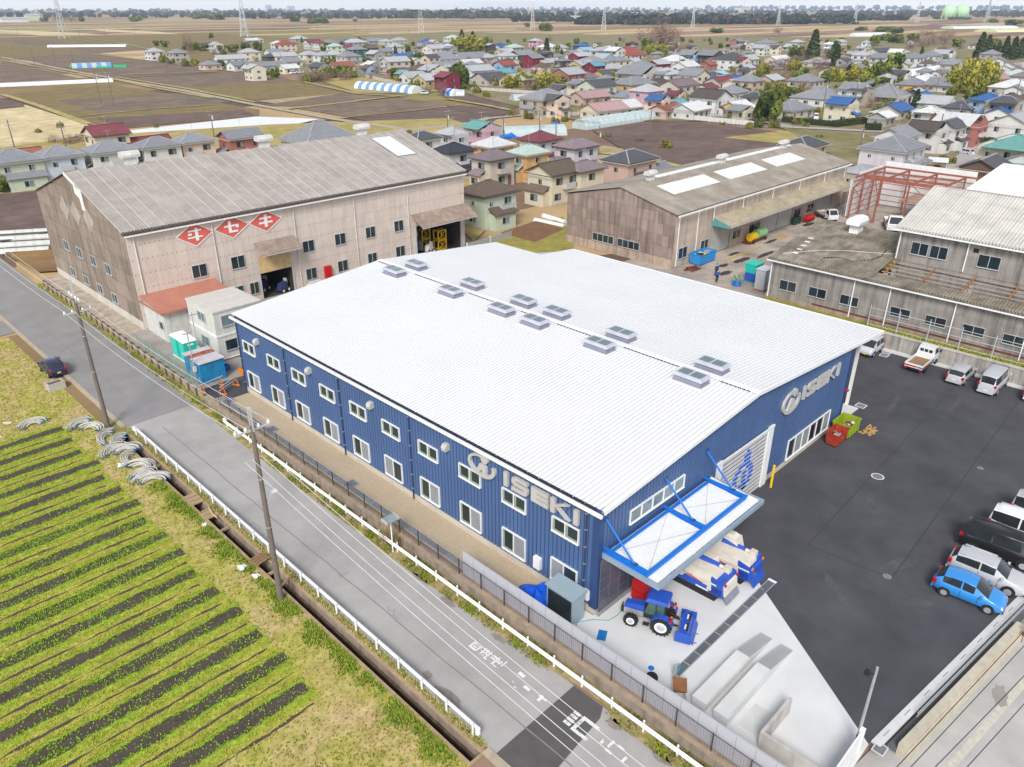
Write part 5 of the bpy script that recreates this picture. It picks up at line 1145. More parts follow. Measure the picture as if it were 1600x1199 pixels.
# village houses: px py ax w d storeys type roof;wall
FARH = """466 56 x 16 12 1 h pale grey;grey/445 64 x 15 10 2 h red;peach/433 64 x 9 8 2 h white;pale blue/488 62 x 13 9 2 g crimson;white/499 63 x 9 9 2 h crimson;white/515 62 x 12 10 2 h grey;white/522 68 x 10 8 2 h pale green;pale green/540 70 x 11 8 1 g crimson;cream/557 72 x 12 9 2 h grey;teal/540 62 x 9 7 1 h blue;white/554 61 x 20 12 1 h pale grey;grey/583 60 x 16 10 1 g grey;grey/602 61 x 11 9 1 h pale grey;white/623 59 x 16 10 1 h pale grey;beige/578 71 x 10 8 1 g brown;dark/617 68 x 12 9 2 h pale green;white/586 79 y 10 8 2 g pale grey;grey/601 76 x 10 8 1 g grey;beige/617 89 x 14 9 2 g pale grey;beige/630 84 x 14 9 1 g blue;white/544 81 x 12 10 2 h grey;beige/482 80 x 11 8 2 h pale grey;cream/503 81 x 9 8 2 h pale grey;white/521 80 x 10 8 2 h pale grey;white/442 82 x 16 9 1 g pale grey;cream/428 77 x 12 8 1 g grey;white/452 90 x 12 9 1 g grey;white/412 97 x 24 8 1 g grey;white/450 101 x 9 7 1 g white;cream/499 98 y 9 8 1 g dark grey;grey/532 97 x 13 8 1 g orange;tan/581 96 y 10 8 1 g white;grey/576 102 y 7 6 1 g brown;blue/421 84 x 8 7 1 h dark grey;dark/401 59 x 10 8 1 h pale grey;white/622 107 x 9 7 1 g crimson;terracotta/632 110 y 7 6 1 g cyan;crimson
240 75 x 10 9 2 h pale grey;white/276 77 x 11 9 2 h grey;beige/337 66 y 9 8 2 g pale grey;white/318 67 x 10 8 1 g dark grey;white/358 86 x 18 9 1 g pale grey;white/327 95 x 10 8 1 h grey;peach/388 76 x 12 9 2 h pale grey;cream/372 96 x 11 8 1 g grey;white/391 60 x 12 8 1 g white;grey/397 101 y 9 7 2 g pale grey;cream
668 61 x 16 11 1 h blue;white/707 55 x 14 11 2 h pale green;white/677 70 x 13 10 2 g pale grey;white/704 72 y 8 6 2 g grey;grey/690 82 x 24 16 1 h grey;white/735 82 x 22 13 1 g grey;white/734 93 x 14 8 1 g white;white/695 97 x 14 9 2 g grey;white/677 101 y 12 9 2 g pale grey;cream/746 102 x 14 9 2 g pale grey;white/765 113 x 14 11 1 g dark grey;beige/650 112 x 14 9 1 g pale grey;white/671 115 x 12 10 1 g pale grey;tan/698 113 y 9 7 2 g crimson;crimson/782 70 x 10 7 1 g blue;white/803 69 x 14 10 1 h pale green;grey/837 60 y 10 8 2 h pale grey;pink/789 76 x 13 9 1 g pale grey;beige/791 81 x 11 9 2 h pale grey;white/816 79 x 14 10 2 g grey;dark/833 85 x 11 8 2 g grey;crimson/782 89 x 9 8 1 g grey;grey/789 95 x 9 8 2 g red;blue/762 84 x 10 9 1 h pale grey;grey/779 108 x 14 7 1 g cyan;white/812 115 x 17 10 1 g pale grey;tan/833 111 x 14 8 1 g pink;salmon/846 102 x 15 11 1 h grey;grey/852 92 x 14 8 1 g pale grey;orange/856 68 x 16 11 1 h white;white/657 101 x 13 9 1 h brown;grey/876 70 x 11 9 1 h pale grey;white
909 67 x 10 9 2 h blue;dark/914 74 x 13 8 1 g pale blue;white/906 82 x 13 8 2 g pale grey;crimson/925 88 x 15 12 2 h grey;white/938 74 x 15 10 1 h pale grey;cream/961 74 y 12 9 2 g white;white/943 84 y 11 10 2 g pale grey;blue/967 88 x 11 9 2 h grey;cream/909 94 x 14 9 2 g pale grey;tan/930 97 x 8 7 2 g cyan;crimson/888 106 x 13 10 2 g pale grey;terracotta/957 100 x 13 9 1 h pale grey;white/948 109 x 12 9 1 g dark grey;orange/998 103 y 16 13 2 g grey;beige/1003 95 x 13 10 1 h grey;white/915 113 x 12 9 1 h mauve;white/864 113 x 9 8 1 g grey;white/991 120 x 15 10 2 h grey;orange/1030 94 x 12 8 1 g pale grey;crimson/1054 86 x 18 13 1 h white;white/1072 96 x 13 9 2 g white;white/1017 117 x 9 7 1 g red;pink/1028 123 x 14 9 1 h dark brown;pink/1042 106 x 12 10 2 h pale grey;white/934 124 x 12 9 2 g dark grey;pale green/955 134 x 10 7 1 g cyan;beige/922 142 x 14 8 1 g pink;salmon/945 160 x 14 8 1 g pink;cream/971 157 x 12 8 1 g white;white/1026 131 x 11 9 1 h brown;grey/1055 156 x 10 8 1 g cyan;white/1042 162 x 11 6 1 g orange;salmon/981 142 x 9 8 1 h grey;cream/1080 160 x 12 8 1 g white;white
1078 79 y 13 10 2 g grey;blue/1112 79 y 13 11 2 g grey;dark/1109 95 x 10 8 1 g orange;terracotta/1169 86 x 12 9 2 g pale grey;cream/1153 61 x 11 8 2 g grey;terracotta/1197 62 x 16 11 2 h grey;white/1190 70 y 10 9 2 g pale grey;white/1211 70 x 12 8 1 g grey;orange/1175 68 x 10 8 1 g pale grey;white/1237 69 y 11 9 1 g pale grey;white/1246 62 x 13 9 1 h pale grey;grey/1216 87 x 16 8 1 g white;peach/1217 95 x 10 6 1 g pale grey;white/1085 108 y 10 10 2 g grey;cream/1075 97 x 13 9 1 g pale blue;white/1105 116 x 9 7 1 h blue;white/1121 111 x 12 6 1 g pale blue;white/1127 120 x 12 9 1 g crimson;beige/1150 118 x 9 7 1 g blue;crimson/1205 117 x 12 8 1 g pale grey;salmon/1143 134 x 12 9 1 h grey;white/1277 90 x 16 10 1 h pale grey;beige/1237 158 x 13 9 1 h grey;beige/1153 158 x 9 8 1 g white;orange/1312 62 x 14 9 1 g pale grey;white
1348 80 x 12 9 2 h pale grey;white/1376 75 x 22 9 2 g dark grey;cream/1378 84 y 10 9 2 g grey;white/1402 77 y 10 8 2 g white;cream/1430 83 x 13 10 2 h grey;white/1456 80 x 12 10 2 h grey;white/1474 78 y 14 9 2 g pale grey;white/1488 94 y 9 8 2 g grey;beige/1567 97 x 10 8 1 h grey;taupe/1592 99 x 12 8 1 g pale grey;white/1590 109 x 13 9 1 h pale green;grey/1551 107 x 12 8 1 g pale grey;white/1560 115 x 13 8 1 g pink;pink/1446 117 x 18 9 1 h white;white/1428 122 x 13 10 1 h grey;orange/1477 122 y 12 11 1 g grey;white/1582 125 x 18 9 2 h white;beige/1576 138 x 12 9 1 h grey;grey/1582 146 x 20 7 1 g dark brown;beige/1338 130 y 9 8 2 g grey;white/1466 150 y 10 9 1 g pale grey;white/1592 176 x 12 10 2 g pale grey;white/1592 191 x 9 7 1 g teal;dark/1598 160 x 10 8 1 h pale grey;white/1610 235 x 11 9 1 g pale grey;white/1530 115 x 9 7 1 g pale grey;white/1300 105 x 11 8 1 g brown;beige/1340 100 x 10 8 1 g grey;crimson"""
for ln in FARH.replace('\n', '/').split('/'):
    a, wall = ln.split(';'); q = a.split()
    house(float(q[0]), float(q[1]), q[2], float(q[3]), float(q[4]), int(q[5]), q[6], ' '.join(q[7:]), wall, rot=random.uniform(-7, 7))
# further small houses and sheds filling the village between those above
HP = [o.location.xy.copy() for o in col.objects if o.name.startswith('house') and o.parent is None]
fr_ = random.Random(77); made = 0; tries = 0
ROADS = [(884,100),(887,86),(700,134),(800,144),(1280,202)]
while made < 120 and tries < 7000:
    tries += 1; px = fr_.uniform(640, 1610); py = fr_.uniform(62, 168)
    if px < 860 and py > 112 or px < 1050 and py > 150 or (1180 < px < 1340 and py > 96) or (1480 < px < 1545 and 105 < py < 150): continue
    p = G(px, py, 5); ww = fr_.uniform(6.5, 9.5)
    if min((p.xy-h).length for h in HP) < 10.8: continue
    house(px, py, fr_.choice('xy'), ww, ww*.72, fr_.choice((1,1,2)), fr_.choice('hgg'), fr_.choice(['grey']*5+['pale grey']*3+['dark grey']*3+['brown','dark brown','mauve','white','blue','crimson']), fr_.choice(['white','white','cream','beige','grey','taupe','lilac','peach','dark','tan']), rot=fr_.uniform(-8, 8)); HP.append(p.xy.copy()); made += 1
byk = {}
for h in sorted(HN, key=lambda h: h[0]): byk.setdefault(h[2:], []).append(h)
for (roof, wall, typ, st_), hs_ in byk.items():
    base = f'{wall} {"two" if st_ == 2 else "one"}-storey village house with {roof} {"hip" if typ == "h" else "gable"} roof'
    for i, h in enumerate(hs_): h[1]['label'] = base+('' if len(hs_) == 1 else f', {ordn(i)} of its kind from the left')
# far hangars, greenhouses and gas holders
def tunnel(px0, py0, px1, py1, wd, ht, lb, mats, stripes=0, gz=0, name='plastic_greenhouse', cat='greenhouse', group=None):
    a = G(px0, py0, gz); b = G(px1, py1, gz); L = (b-a).length; rz = math.atan2(b.y-a.y, b.x-a.x)
    t = thing(name, lb, cat, a, rz, group); n = max(stripes, 1); m = 10
    for i in range(n):
        mb = MB(); x0, x1 = L*i/n, L*(i+1)/n
        for j in range(m):
            t0, t1 = math.pi*j/m, math.pi*(j+1)/m
            f = lambda tt, xx: (xx, wd/2*math.cos(tt), ht*math.sin(tt))
            mb.quad(f(t0,x0), f(t0,x1), f(t1,x1), f(t1,x0))
        if i == 0: mb.poly([(0, wd/2*math.cos(math.pi*j/m), ht*math.sin(math.pi*j/m)) for j in range(m+1)])
        if i == n-1: mb.poly([(L, wd/2*math.cos(math.pi*j/m), ht*math.sin(math.pi*j/m)) for j in range(m, -1, -1)])
        ob('cover_panel' if n > 1 else 'cover', mb, mats[i % len(mats)], t)
    rb2 = MB()
    for i in range(int(L//2.5)+1):
        x = min(L, i*2.5); pts = [(x, (wd/2+.02)*math.cos(math.pi*j/8), (ht+.02)*math.sin(math.pi*j/8)) for j in range(9)]; rb2.tube(pts, .03, n=4)
    ob('hoop', rb2, ALU, t); return t
PLW = pm('white_film', (.72,.74,.75), rough=.35, var=.08, vs=.8); PLB = pm('blue_film', S(110,160,215), rough=.35, var=.08); PLC = pm('clear_film', S(190,204,204), rough=.25, var=.12, vs=.6); PLBB = pm('blue_tarp', S(36,118,220), rough=.5, var=.1, vs=2, bump=.03, bs=4)
tunnel(562,138,652,146,6.5,3.0,'long plastic greenhouse with blue and white stripes beyond the fields',[PLW,PLB],15)
tunnel(905,202,1030,183,6.0,2.9,'long clear plastic greenhouse with blue ridge beside dark plot',[PLC],10)
tunnel(113,107,174,105,6.0,2.8,'silver-blue plastic greenhouse with green netting in the brown fields',[PLC,PLB],8)
tunnel(785,213,880,209,7,2.6,'sagging clear plastic tunnel behind the crimson-roofed house',[PLC],7)
tunnel(800,158,822,157,5,2.4,'small pale plastic tunnel left of the taupe house',[PLC],4)
tunnel(697,148,714,150,5,2.6,'small bright blue and white plastic tunnel by the fence',[PLBB,PLW],4)
tunnel(713,150,726,150,4,2.4,'small grey-blue tunnel house with dark door by the fence',[PLC],3)
tunnel(1402,124,1480,112,9,4,'long white arched storage tent in the village',[PLW],8)
tunnel(1332,57,1380,56,10,4,'far white tunnel greenhouse behind the village trees',[PLW],8)
tunnel(76,74,198,73,8,2,'low long white plastic tunnel across the far brown field',[PLW],14)
tunnel(0,136,176,128,4,1.6,'low long white plastic tunnel at the left beside the track',[PLW],18)
tunnel(1480,45,1580,44,30,4,'far white greenhouse block on the plain at right',[PLW],8)
tunnel(1540,50,1620,49,40,4,'far pale yellow greenhouse block at the right edge',[pm('pale_yellow_film', S(226,228,180), rough=.4)],8)
tag(ob('green_netting', MB().box(0,8,-.6,.6,0,1.3).box(-26,-18,-.6,.6,0,1.2).box(-18,0,-3.9,-3.7,0,.9), pm('green_net', S(40,190,130), rough=.7, var=.15), None, G(178,105.5), -.75), 'bright green netting wrapped round the field greenhouse', 'netting')
for k in range(4): tunnel(-2,(367,376,386,396)[k],(84,82,80,78)[k],(362,371,381,391)[k],1.15,.62,f'{ORD[k]} white plastic row tunnel from the back at the left edge',[pm('dull_film', S(206,210,204), rough=.5, var=.15, vs=1.5)],6,gz=0,name='row_tunnel',cat='row cover',group='white row tunnels')
for (a, b, lb) in (((836,346),(882,356),'short white row cover nearest the slate hall wall in the garden'),((850,339),(884,350),'short white row cover second in the garden by the slate hall')): tunnel(*a,*b,1.0,.6,lb,[PLW],3,name='row_tunnel',cat='row cover',group='garden row covers')
GH = pm('pale_green_tank', S(196,232,190), rough=.5, var=.05)
for px, lb in ((1480.5,'left pale green spherical gas holder on the far plain'),(1500.5,'right pale green spherical gas holder on the far plain')):
    p = G(px, 30.5); r = 8.2/ppm(p); t = thing('gas_holder', lb, 'gas tank', p, 0, 'pair of gas holders'); m = MB(); n = 20
    for i in range(10):
        for j in range(n):
            f = lambda a, b: (r*math.sin(a)*math.cos(b), r*math.sin(a)*math.sin(b), r*1.08+r*math.cos(a))
            a0, a1 = math.pi*i/10, math.pi*(i+1)/10; b0, b1 = 2*math.pi*j/n, 2*math.pi*(j+1)/n
            m.quad(f(a1,b0), f(a1,b1), f(a0,b1), f(a0,b0))
    ob('sphere', m, GH, t, smooth=True)
    m = MB()
    for j in range(8): a = 2*math.pi*j/8; m.cyl((r*.95*math.cos(a),r*.95*math.sin(a),0),(r*.95*math.cos(a),r*.95*math.sin(a),r*1.1),r*.05,n=6)
    ob('leg', m, GH, t)
def hall(px, py, w, d, h, c, lb, rz=0):
    t = thing('far_building', lb, 'building', G(px, py), rz); ob('wall', MB().box(-w/2,w/2,-d/2,d/2,0,h), pm('hall_'+c.replace(' ','_'), S(*WC[c]), var=.05), t)
    rb3 = MB(); hroof(rb3, 'x', w, d, h, 'g', .8, d*.15); ob('roof', rb3, roofmat('pale grey'), t)
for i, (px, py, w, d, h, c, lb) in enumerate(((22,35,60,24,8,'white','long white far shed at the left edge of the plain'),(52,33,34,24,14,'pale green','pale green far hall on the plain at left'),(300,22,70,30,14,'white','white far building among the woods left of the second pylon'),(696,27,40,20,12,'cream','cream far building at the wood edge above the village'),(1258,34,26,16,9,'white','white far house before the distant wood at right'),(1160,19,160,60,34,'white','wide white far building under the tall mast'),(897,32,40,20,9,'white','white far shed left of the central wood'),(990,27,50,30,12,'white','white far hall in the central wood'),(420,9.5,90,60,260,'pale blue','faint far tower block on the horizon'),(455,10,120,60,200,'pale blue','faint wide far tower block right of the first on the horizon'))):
    hall(px, py if py > 14 else 15.5, w, d, h if py > 14 else h*.25, c, lb)
# ------------------------------------------------------------------ vegetation
LEAF = attrmat('foliage'); BARK = pm('bark', S(96,80,66), rough=.95, var=.25, vs=4); TWIG = pm('twigs', S(150,124,112), rough=.95, var=.2, vs=2)
def crown(kind, n, seed):
    r = np.random.default_rng(seed)
    if kind == 'round':      # clumped broadleaf evergreen
        k = 16; c = r.normal(size=(k,3)); c /= np.linalg.norm(c,axis=1)[:,None]; c *= r.uniform(.35,.75,(k,1)); c[:,2] = c[:,2]*.75+.62; cr = r.uniform(.24,.40,k)
        i = r.integers(0,k,n); dd = r.normal(size=(n,3)); dd /= np.linalg.norm(dd,axis=1)[:,None]; P = c[i]+dd*(cr[i]*r.uniform(.75,1.05,n))[:,None]; nr = dd
        base = np.array(S(72,92,42)); hi = np.array(S(128,138,62)); lo = np.array(S(52,70,36)); t = np.clip(.5+.35*r.normal(size=k),0,1)[i]; s = .085
    elif kind == 'cone':
        z = r.uniform(0,1,n)**.8; a = r.uniform(0,2*np.pi,n); lob = .8+.2*np.sin(z*38+a*3); rad = (1-z)**.75*.34*lob*r.uniform(.8,1.05,n)+.02; P = np.stack([rad*np.cos(a),rad*np.sin(a),.1+z*1.5],1); nr = np.stack([np.cos(a),np.sin(a),np.full(n,.4)],1)
        lo = np.array(S(44,56,40)); hi = np.array(S(84,96,56)); t = r.uniform(0,1,n)**1.4; s = .07
    elif kind == 'bamboo':
        k = 22; a = r.uniform(0,2*np.pi,k); rr2 = np.sqrt(r.uniform(0,1,k))*.85; c = np.stack([rr2*np.cos(a),rr2*np.sin(a)],1); hgt = r.uniform(.75,1.2,k); i = r.integers(0,k,n); z = r.uniform(.05,1,n)
        P = np.concatenate([c[i]+r.normal(size=(n,2))*.13*(1.1-z[:,None]*.5), (z*hgt[i])[:,None]],1); P[:,0] += .18*z**2; nr = np.concatenate([r.normal(size=(n,2))*.6, np.full((n,1),.8)],1)
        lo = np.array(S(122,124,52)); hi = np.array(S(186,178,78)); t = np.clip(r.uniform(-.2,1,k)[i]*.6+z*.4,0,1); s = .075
    elif kind == 'bare':
        k = 14; c = r.normal(size=(k,3)); c /= np.linalg.norm(c,axis=1)[:,None]; c *= .62; c[:,2] = c[:,2]*.8+.7; i = r.integers(0,k,n); P = c[i]+r.normal(size=(n,3))*.17; nr = r.normal(size=(n,3)); lo = np.array(S(120,98,88)); hi = np.array(S(166,138,124)); t = r.uniform(0,1,n); s = .07
    else:                    # low bush
        k = 9; a = r.uniform(0,2*np.pi,k); c = np.stack([np.cos(a)*.55,np.sin(a)*.55,r.uniform(.2,.5,k)],1); i = r.integers(0,k,n); dd = r.normal(size=(n,3)); dd /= np.linalg.norm(dd,axis=1)[:,None]; P = c[i]+dd*.38*r.uniform(.7,1.05,n)[:,None]; P[:,2] = np.abs(P[:,2]); nr = dd
        lo = np.array(S(78,88,40)); hi = np.array(S(150,146,70)); t = np.clip(r.uniform(0,1,k)[i]*.7+r.uniform(0,.3,n),0,1); s = .09
    nr = nr+r.normal(size=(n,3))*.45; nr /= np.linalg.norm(nr,axis=1)[:,None]
    u = np.cross(nr, r.normal(size=(n,3))); u /= np.linalg.norm(u,axis=1)[:,None]; v = np.cross(nr,u); ss = (s*r.uniform(.6,1.4,n))[:,None]; 
    if kind == 'bare': v *= .14; u *= 1.5
    V = np.stack([P-u*ss-v*ss*.5, P+u*ss*.9-v*ss*.7, P+u*ss+v*ss*.6, P-u*ss*.7+v*ss*.8],1).reshape(-1,3); Fa = np.arange(4*n).reshape(-1,4)
    C = lo+(hi-lo)*t[:,None]; C = C*r.uniform(.8,1.2,(n,1)); return npmesh('crown', V, Fa, LEAF, np.repeat(C,4,0))
def trunk(kind):
    m = MB()
    if kind in ('round','bare'):
        m.cyl((0,0,-.02),(.02,.01,.35),.07,.05,n=7); q = random.Random(4)
        for k in range(7): a = 2*math.pi*k/7+q.random(); m.cyl((.02,.01,.3),(.5*math.cos(a),.5*math.sin(a),.6+.4*q.random()),.035,.012,n=5)
        m.cyl((.02,.01,.33),(0,0,1.0),.045,.015,n=6)
        if kind == 'bare':
            for k in range(26):
                a = q.uniform(0,6.28); b = q.uniform(.2,.5); z = q.uniform(.45,.9); m.cyl((b*math.cos(a)*.6,b*math.sin(a)*.6,z),(b*1.7*math.cos(a+.2),b*1.7*math.sin(a+.2),z+q.uniform(.2,.5)),.014,.004,n=4)
    elif kind == 'cone': m.cyl((0,0,0),(0,0,1.4),.05,.01,n=6)
    elif kind == 'bamboo':
        q = random.Random(5)
        for k in range(14): a = q.uniform(0,6.28); b = q.uniform(0,.8); m.cyl((b*math.cos(a),b*math.sin(a),0),(b*math.cos(a)+.1,b*math.sin(a),.9),.012,.006,n=4)
    else:
        for k in range(5): a = 1.26*k; m.cyl((0,0,0),(.4*math.cos(a),.4*math.sin(a),.45),.03,.01,n=5)
    return m.mesh('trunk', [TWIG if kind == 'bare' else BARK])
CR = {}
for kd, n1, n2 in (('round',2600,900),('cone',1800,700),('bamboo',3000,1400),('bare',1500,700),('bush',1300,500)):
    CR[kd] = {'n':[crown(kd, n1, 100+i) for i in range(2)], 'f':[crown(kd, n2, 200+i) for i in range(2)], 't':trunk(kd)}
NMS = {'round':('evergreen_tree','dark green rounded evergreen tree','tree'),'cone':('conifer','dark pointed conifer','tree'),'bamboo':('bamboo_grove','yellow-green feathery bamboo clump','bamboo'),'bare':('bare_tree','leafless brown twiggy tree','tree'),'bush':('shrub','olive green garden shrub','shrub')}
TREES = []
tr_r = random.Random(21)
def tree(px, py, kind, hpx, wpx=None, label=None, gz=0.):
    """px,py: foot of the tree; hpx: its height in survey pixels"""
    p = G(px, py, gz); s = ppm(p); h = hpx/s; hh = {'round':1.45,'cone':1.6,'bamboo':1.15,'bare':1.5,'bush':.95}[kind]; w = (wpx or hpx*{'cone':.55,'bamboo':1.2,'bush':1.5}.get(kind,1.0))/s
    ww = {'round':1.9,'cone':.7,'bamboo':2.1,'bare':1.9,'bush':1.8}[kind]; nm, lb, cat = NMS[kind]
    t = thing(nm, label or '', cat, p, tr_r.uniform(0,6.28) if kind != 'bamboo' else tr_r.uniform(-.4,.4), f'{cat}s of the village' if cat != 'bamboo' else 'bamboo of the village')
    set_ = CR[kind]['n' if s*h > 34 else 'f']
    link('trunk', CR[kind]['t'], t, sc=(w/ww,w/ww,h/hh)); link('crown', tr_r.choice(set_), t, sc=(w/ww,w/ww,h/hh))
    if not label: TREES.append((px, t, kind))
T1 = """round 8 302 28 26/round 1198 192 44 44/round 1290 130 12 18/cone 854 86 22/cone 722 76 24/cone 739 76 22/round 753 78 20 16/round 762 80 22 18/bamboo 735 82 22 50/bamboo 708 82 18 22/round 718 138 38 32/round 660 128 18 20/round 640 108 20 20/round 655 96 14 18/bare 1010 78 30 40/bare 1040 78 36 52/round 1008 80 20 16/bamboo 1020 86 14 26/bamboo 1035 86 14 20/bare 1060 86 20 20
bamboo 822 134 20 40/bamboo 850 140 24 40/bamboo 875 138 18 26/bamboo 800 138 18 30/bare 830 142 18 30/bush 850 142 12 24/bare 900 150 20 30/round 925 158 14 22/bare 915 155 16 24/bamboo 965 125 12 24/bare 960 145 14 24/round 888 142 10 20/bush 905 128 12 20/round 800 108 12 16/round 820 106 12 20/bush 750 128 16 24/bush 780 134 16 26/bare 770 134 16 26/round 790 132 18 14/bush 730 140 12 30/bare 690 150 20 24/bare 670 146 14 20/bush 648 140 16 18/round 616 124 18 18/bush 625 130 14 18/bare 590 116 14 20/bare 572 116 14 18/round 575 102 12 16
round 430 122 16 16/bare 475 128 14 24/bare 490 128 16 24/bush 500 126 18 26/bush 520 122 18 24/round 535 116 14 20/bare 510 128 16 26/bush 545 122 16 30/bare 540 126 14 30/bush 482 128 12 20/bush 412 118 8 18/round 403 80 14 16/bare 460 92 8 12/bush 520 98 8 12/round 567 88 12 10/cone 618 86 12/round 636 82 12 12/bush 600 96 10 12/round 598 104 12 10/bare 580 124 10 14
round 292 78 12 16/round 305 79 12 18/round 330 60 8 8/round 318 80 10 16/bare 296 84 28 16/round 345 82 12 18/round 350 90 10 12/round 365 82 12 18/round 385 78 12 16/bush 255 98 12 14/bush 268 100 8 10/bush 290 104 12 14/bush 305 104 12 14/round 346 104 10 12/bush 330 100 8 10/bush 388 116 10 14/round 245 72 8 10/round 258 74 10 12/bare 335 86 10 14/bush 360 110 8 20
round 1266 96 20 18/cone 1268 96 38/cone 1300 100 26/round 1245 92 20 26/bare 1258 96 18 20/bare 1240 104 16 34/bare 1225 110 18 36/bare 1205 112 16 30/bare 1180 112 12 24/bamboo 1192 116 14 22/bush 1185 120 14 18/bamboo 1240 112 14 26/bare 1280 108 18 36/bare 1310 104 14 30/bare 1225 128 18 30/bush 1212 138 12 22/bush 1190 142 14 26/bush 1165 148 14 26/round 1160 150 16 24/bush 1232 146 12 26/bush 1215 144 14 20/bare 1210 140 10 24/bare 1250 140 14 24/bush 1245 146 10 20/cone 1304 108 30
round 1375 128 30 30/round 1397 110 26 26/bamboo 1310 128 16 36/bamboo 1335 126 18 34/bamboo 1350 132 16 26/bush 1355 134 14 24/round 1362 118 14 24/bamboo 1300 126 16 24/bare 1290 118 14 30/bare 1320 112 12 26/round 1365 72 16 18/round 1400 68 14 24/round 1425 66 12 18/round 1380 64 10 16/bare 1450 72 16 28/bare 1475 70 18 30/round 1495 74 12 16/bare 1440 74 12 24/bare 1420 78 14 18/bare 1478 92 16 14/cone 1528 92 30/cone 1540 88 24/round 1552 84 20 20/cone 1568 90 24/cone 1580 94 26/cone 1592 92 24/round 1590 90 20 18
bamboo 1500 146 34 40/bamboo 1518 140 36 34/bamboo 1540 138 30 34/round 1526 136 24 16/round 1405 138 12 18/bush 1425 152 16 26/bare 1440 150 16 24/round 1432 152 14 16/bush 1450 178 12 26/bush 1470 176 14 20/bush 1345 150 12 16/round 1346 166 14 12/bush 1372 176 14 20/bare 1362 170 18 22/bush 1420 186 8 16/bush 1438 182 8 16/bush 1460 182 8 14/bare 1432 148 14 20/round 1372 162 22 8/bush 1480 160 10 16/bush 1490 118 8 20
bush 1245 196 12 14/bush 1258 200 10 12/bush 1232 192 12 16/bush 1210 200 12 16/bush 1222 182 14 18/round 1185 200 16 18/bush 1170 202 12 14/cone 1110 182 22/bush 1062 176 18 18/bush 1072 178 18 16/bush 1085 178 14 14/bush 1140 186 12 10/bush 1150 186 12 10/round 1102 182 18 10/round 1116 182 18 10/bush 930 178 12 16/round 970 176 20 20/bush 1040 150 8 16/bush 1150 176 12 20/bush 1165 174 10 20/bush 1128 196 6 10/bush 826 186 12 16/bush 868 196 14 14/bush 882 190 8 12/bush 912 176 14 12/bush 934 168 12 16/bare 920 172 14 12/bush 880 185 10 14/bush 800 182 14 12/bush 760 152 10 14/bush 745 146 12 14
bush 1040 232 14 20/bare 1000 222 12 20/bush 1280 216 6 12/bush 1470 256 14 16/bush 1484 258 12 14/bush 1490 230 12 18/bush 1530 224 10 22/bush 1545 222 10 18/bush 1554 218 16 26/bush 1568 214 12 20/bush 1590 228 8 14/bush 1600 200 14 14/bush 900 200 8 14/bush 950 215 6 12/bare 150 230 12 24/bare 110 226 14 26/bare 85 224 12 22/bare 125 222 12 20/bush 60 208 6 10/bush 95 200 8 10/bush 60 290 10 24/bush 70 300 8 16/bush 245 200 6 8/bush 465 212 6 10/bush 640 210 8 10/bush 720 222 8 10
round 1120 52 8 22/bare 1215 52 8 18/round 1580 40 8 20/round 212 34 8 20/round 310 30 8 20/round 340 31 8 30/round 460 34 9 22/round 490 37 8 24/round 505 37 9 20/round 555 34 4 8/round 852 49 13 28/round 824 42 6 12/round 178 26 6 12/bare 95 34 8 24/bare 112 34 8 20/round 128 34 6 10/round 70 34 6 12/round 1345 48 6 20/round 1380 50 8 30/round 1400 52 8 24/round 1465 30 4 16/round 1490 31 4 18/round 1510 31 4 14/bare 1448 56 8 26/round 1335 38 4 12/round 1550 36 6 18/round 1590 38 6 18/round 1315 64 5 10"""
for ln in T1.replace('\n', '/').split('/'):
    q = ln.split(); tree(float(q[1]), float(q[2]), q[0], float(q[3]), float(q[4]) if len(q) > 4 else None)
HP = [o.location.xy.copy() for o in col.objects if o.parent is None and (o.name.startswith('house') or 'tree' in o.name or 'shrub' in o.name or 'greenhouse' in o.name)]
vr = random.Random(5); made = 0; tries = 0
while made < 250 and tries < 9000:
    tries += 1; px = vr.uniform(400, 1620); py = vr.uniform(64, 190)
    if (px < 640 and py > 108) or (px < 860 and py > 130) or (px < 1060 and py > 160) or (px < 1200 and py > 176): continue
    p = G(px, py)
    if min((p.xy-h).length for h in HP) < 6.2: continue
    kd = vr.choice(['bush','bush','bare','bare','round','round','round','cone']); sc__ = ppm(p); tree(px, py, kd, sc__*vr.uniform(2.2,4.2)*(1.7 if kd in ('bare','round','cone') else 1)); HP.append(p.xy.copy()); made += 1
cnt = {}
for px, t, kd in TREES: cnt.setdefault(kd, []).append((px, t))
for kd, L_ in cnt.items():
    L_.sort(key=lambda a: a[0])
    for i, (px, t) in enumerate(L_): t['label'] = f'{NMS[kd][1]}, {ordn(i) if i < 99 else "hundredth or later"} of its kind from the left'
for kd, L_ in cnt.items():
    for i, (px, t) in enumerate(L_):
        if i >= 99: t['label'] = f'{NMS[kd][1]}, {ordn(len(L_)-1-i)} of its kind from the right'
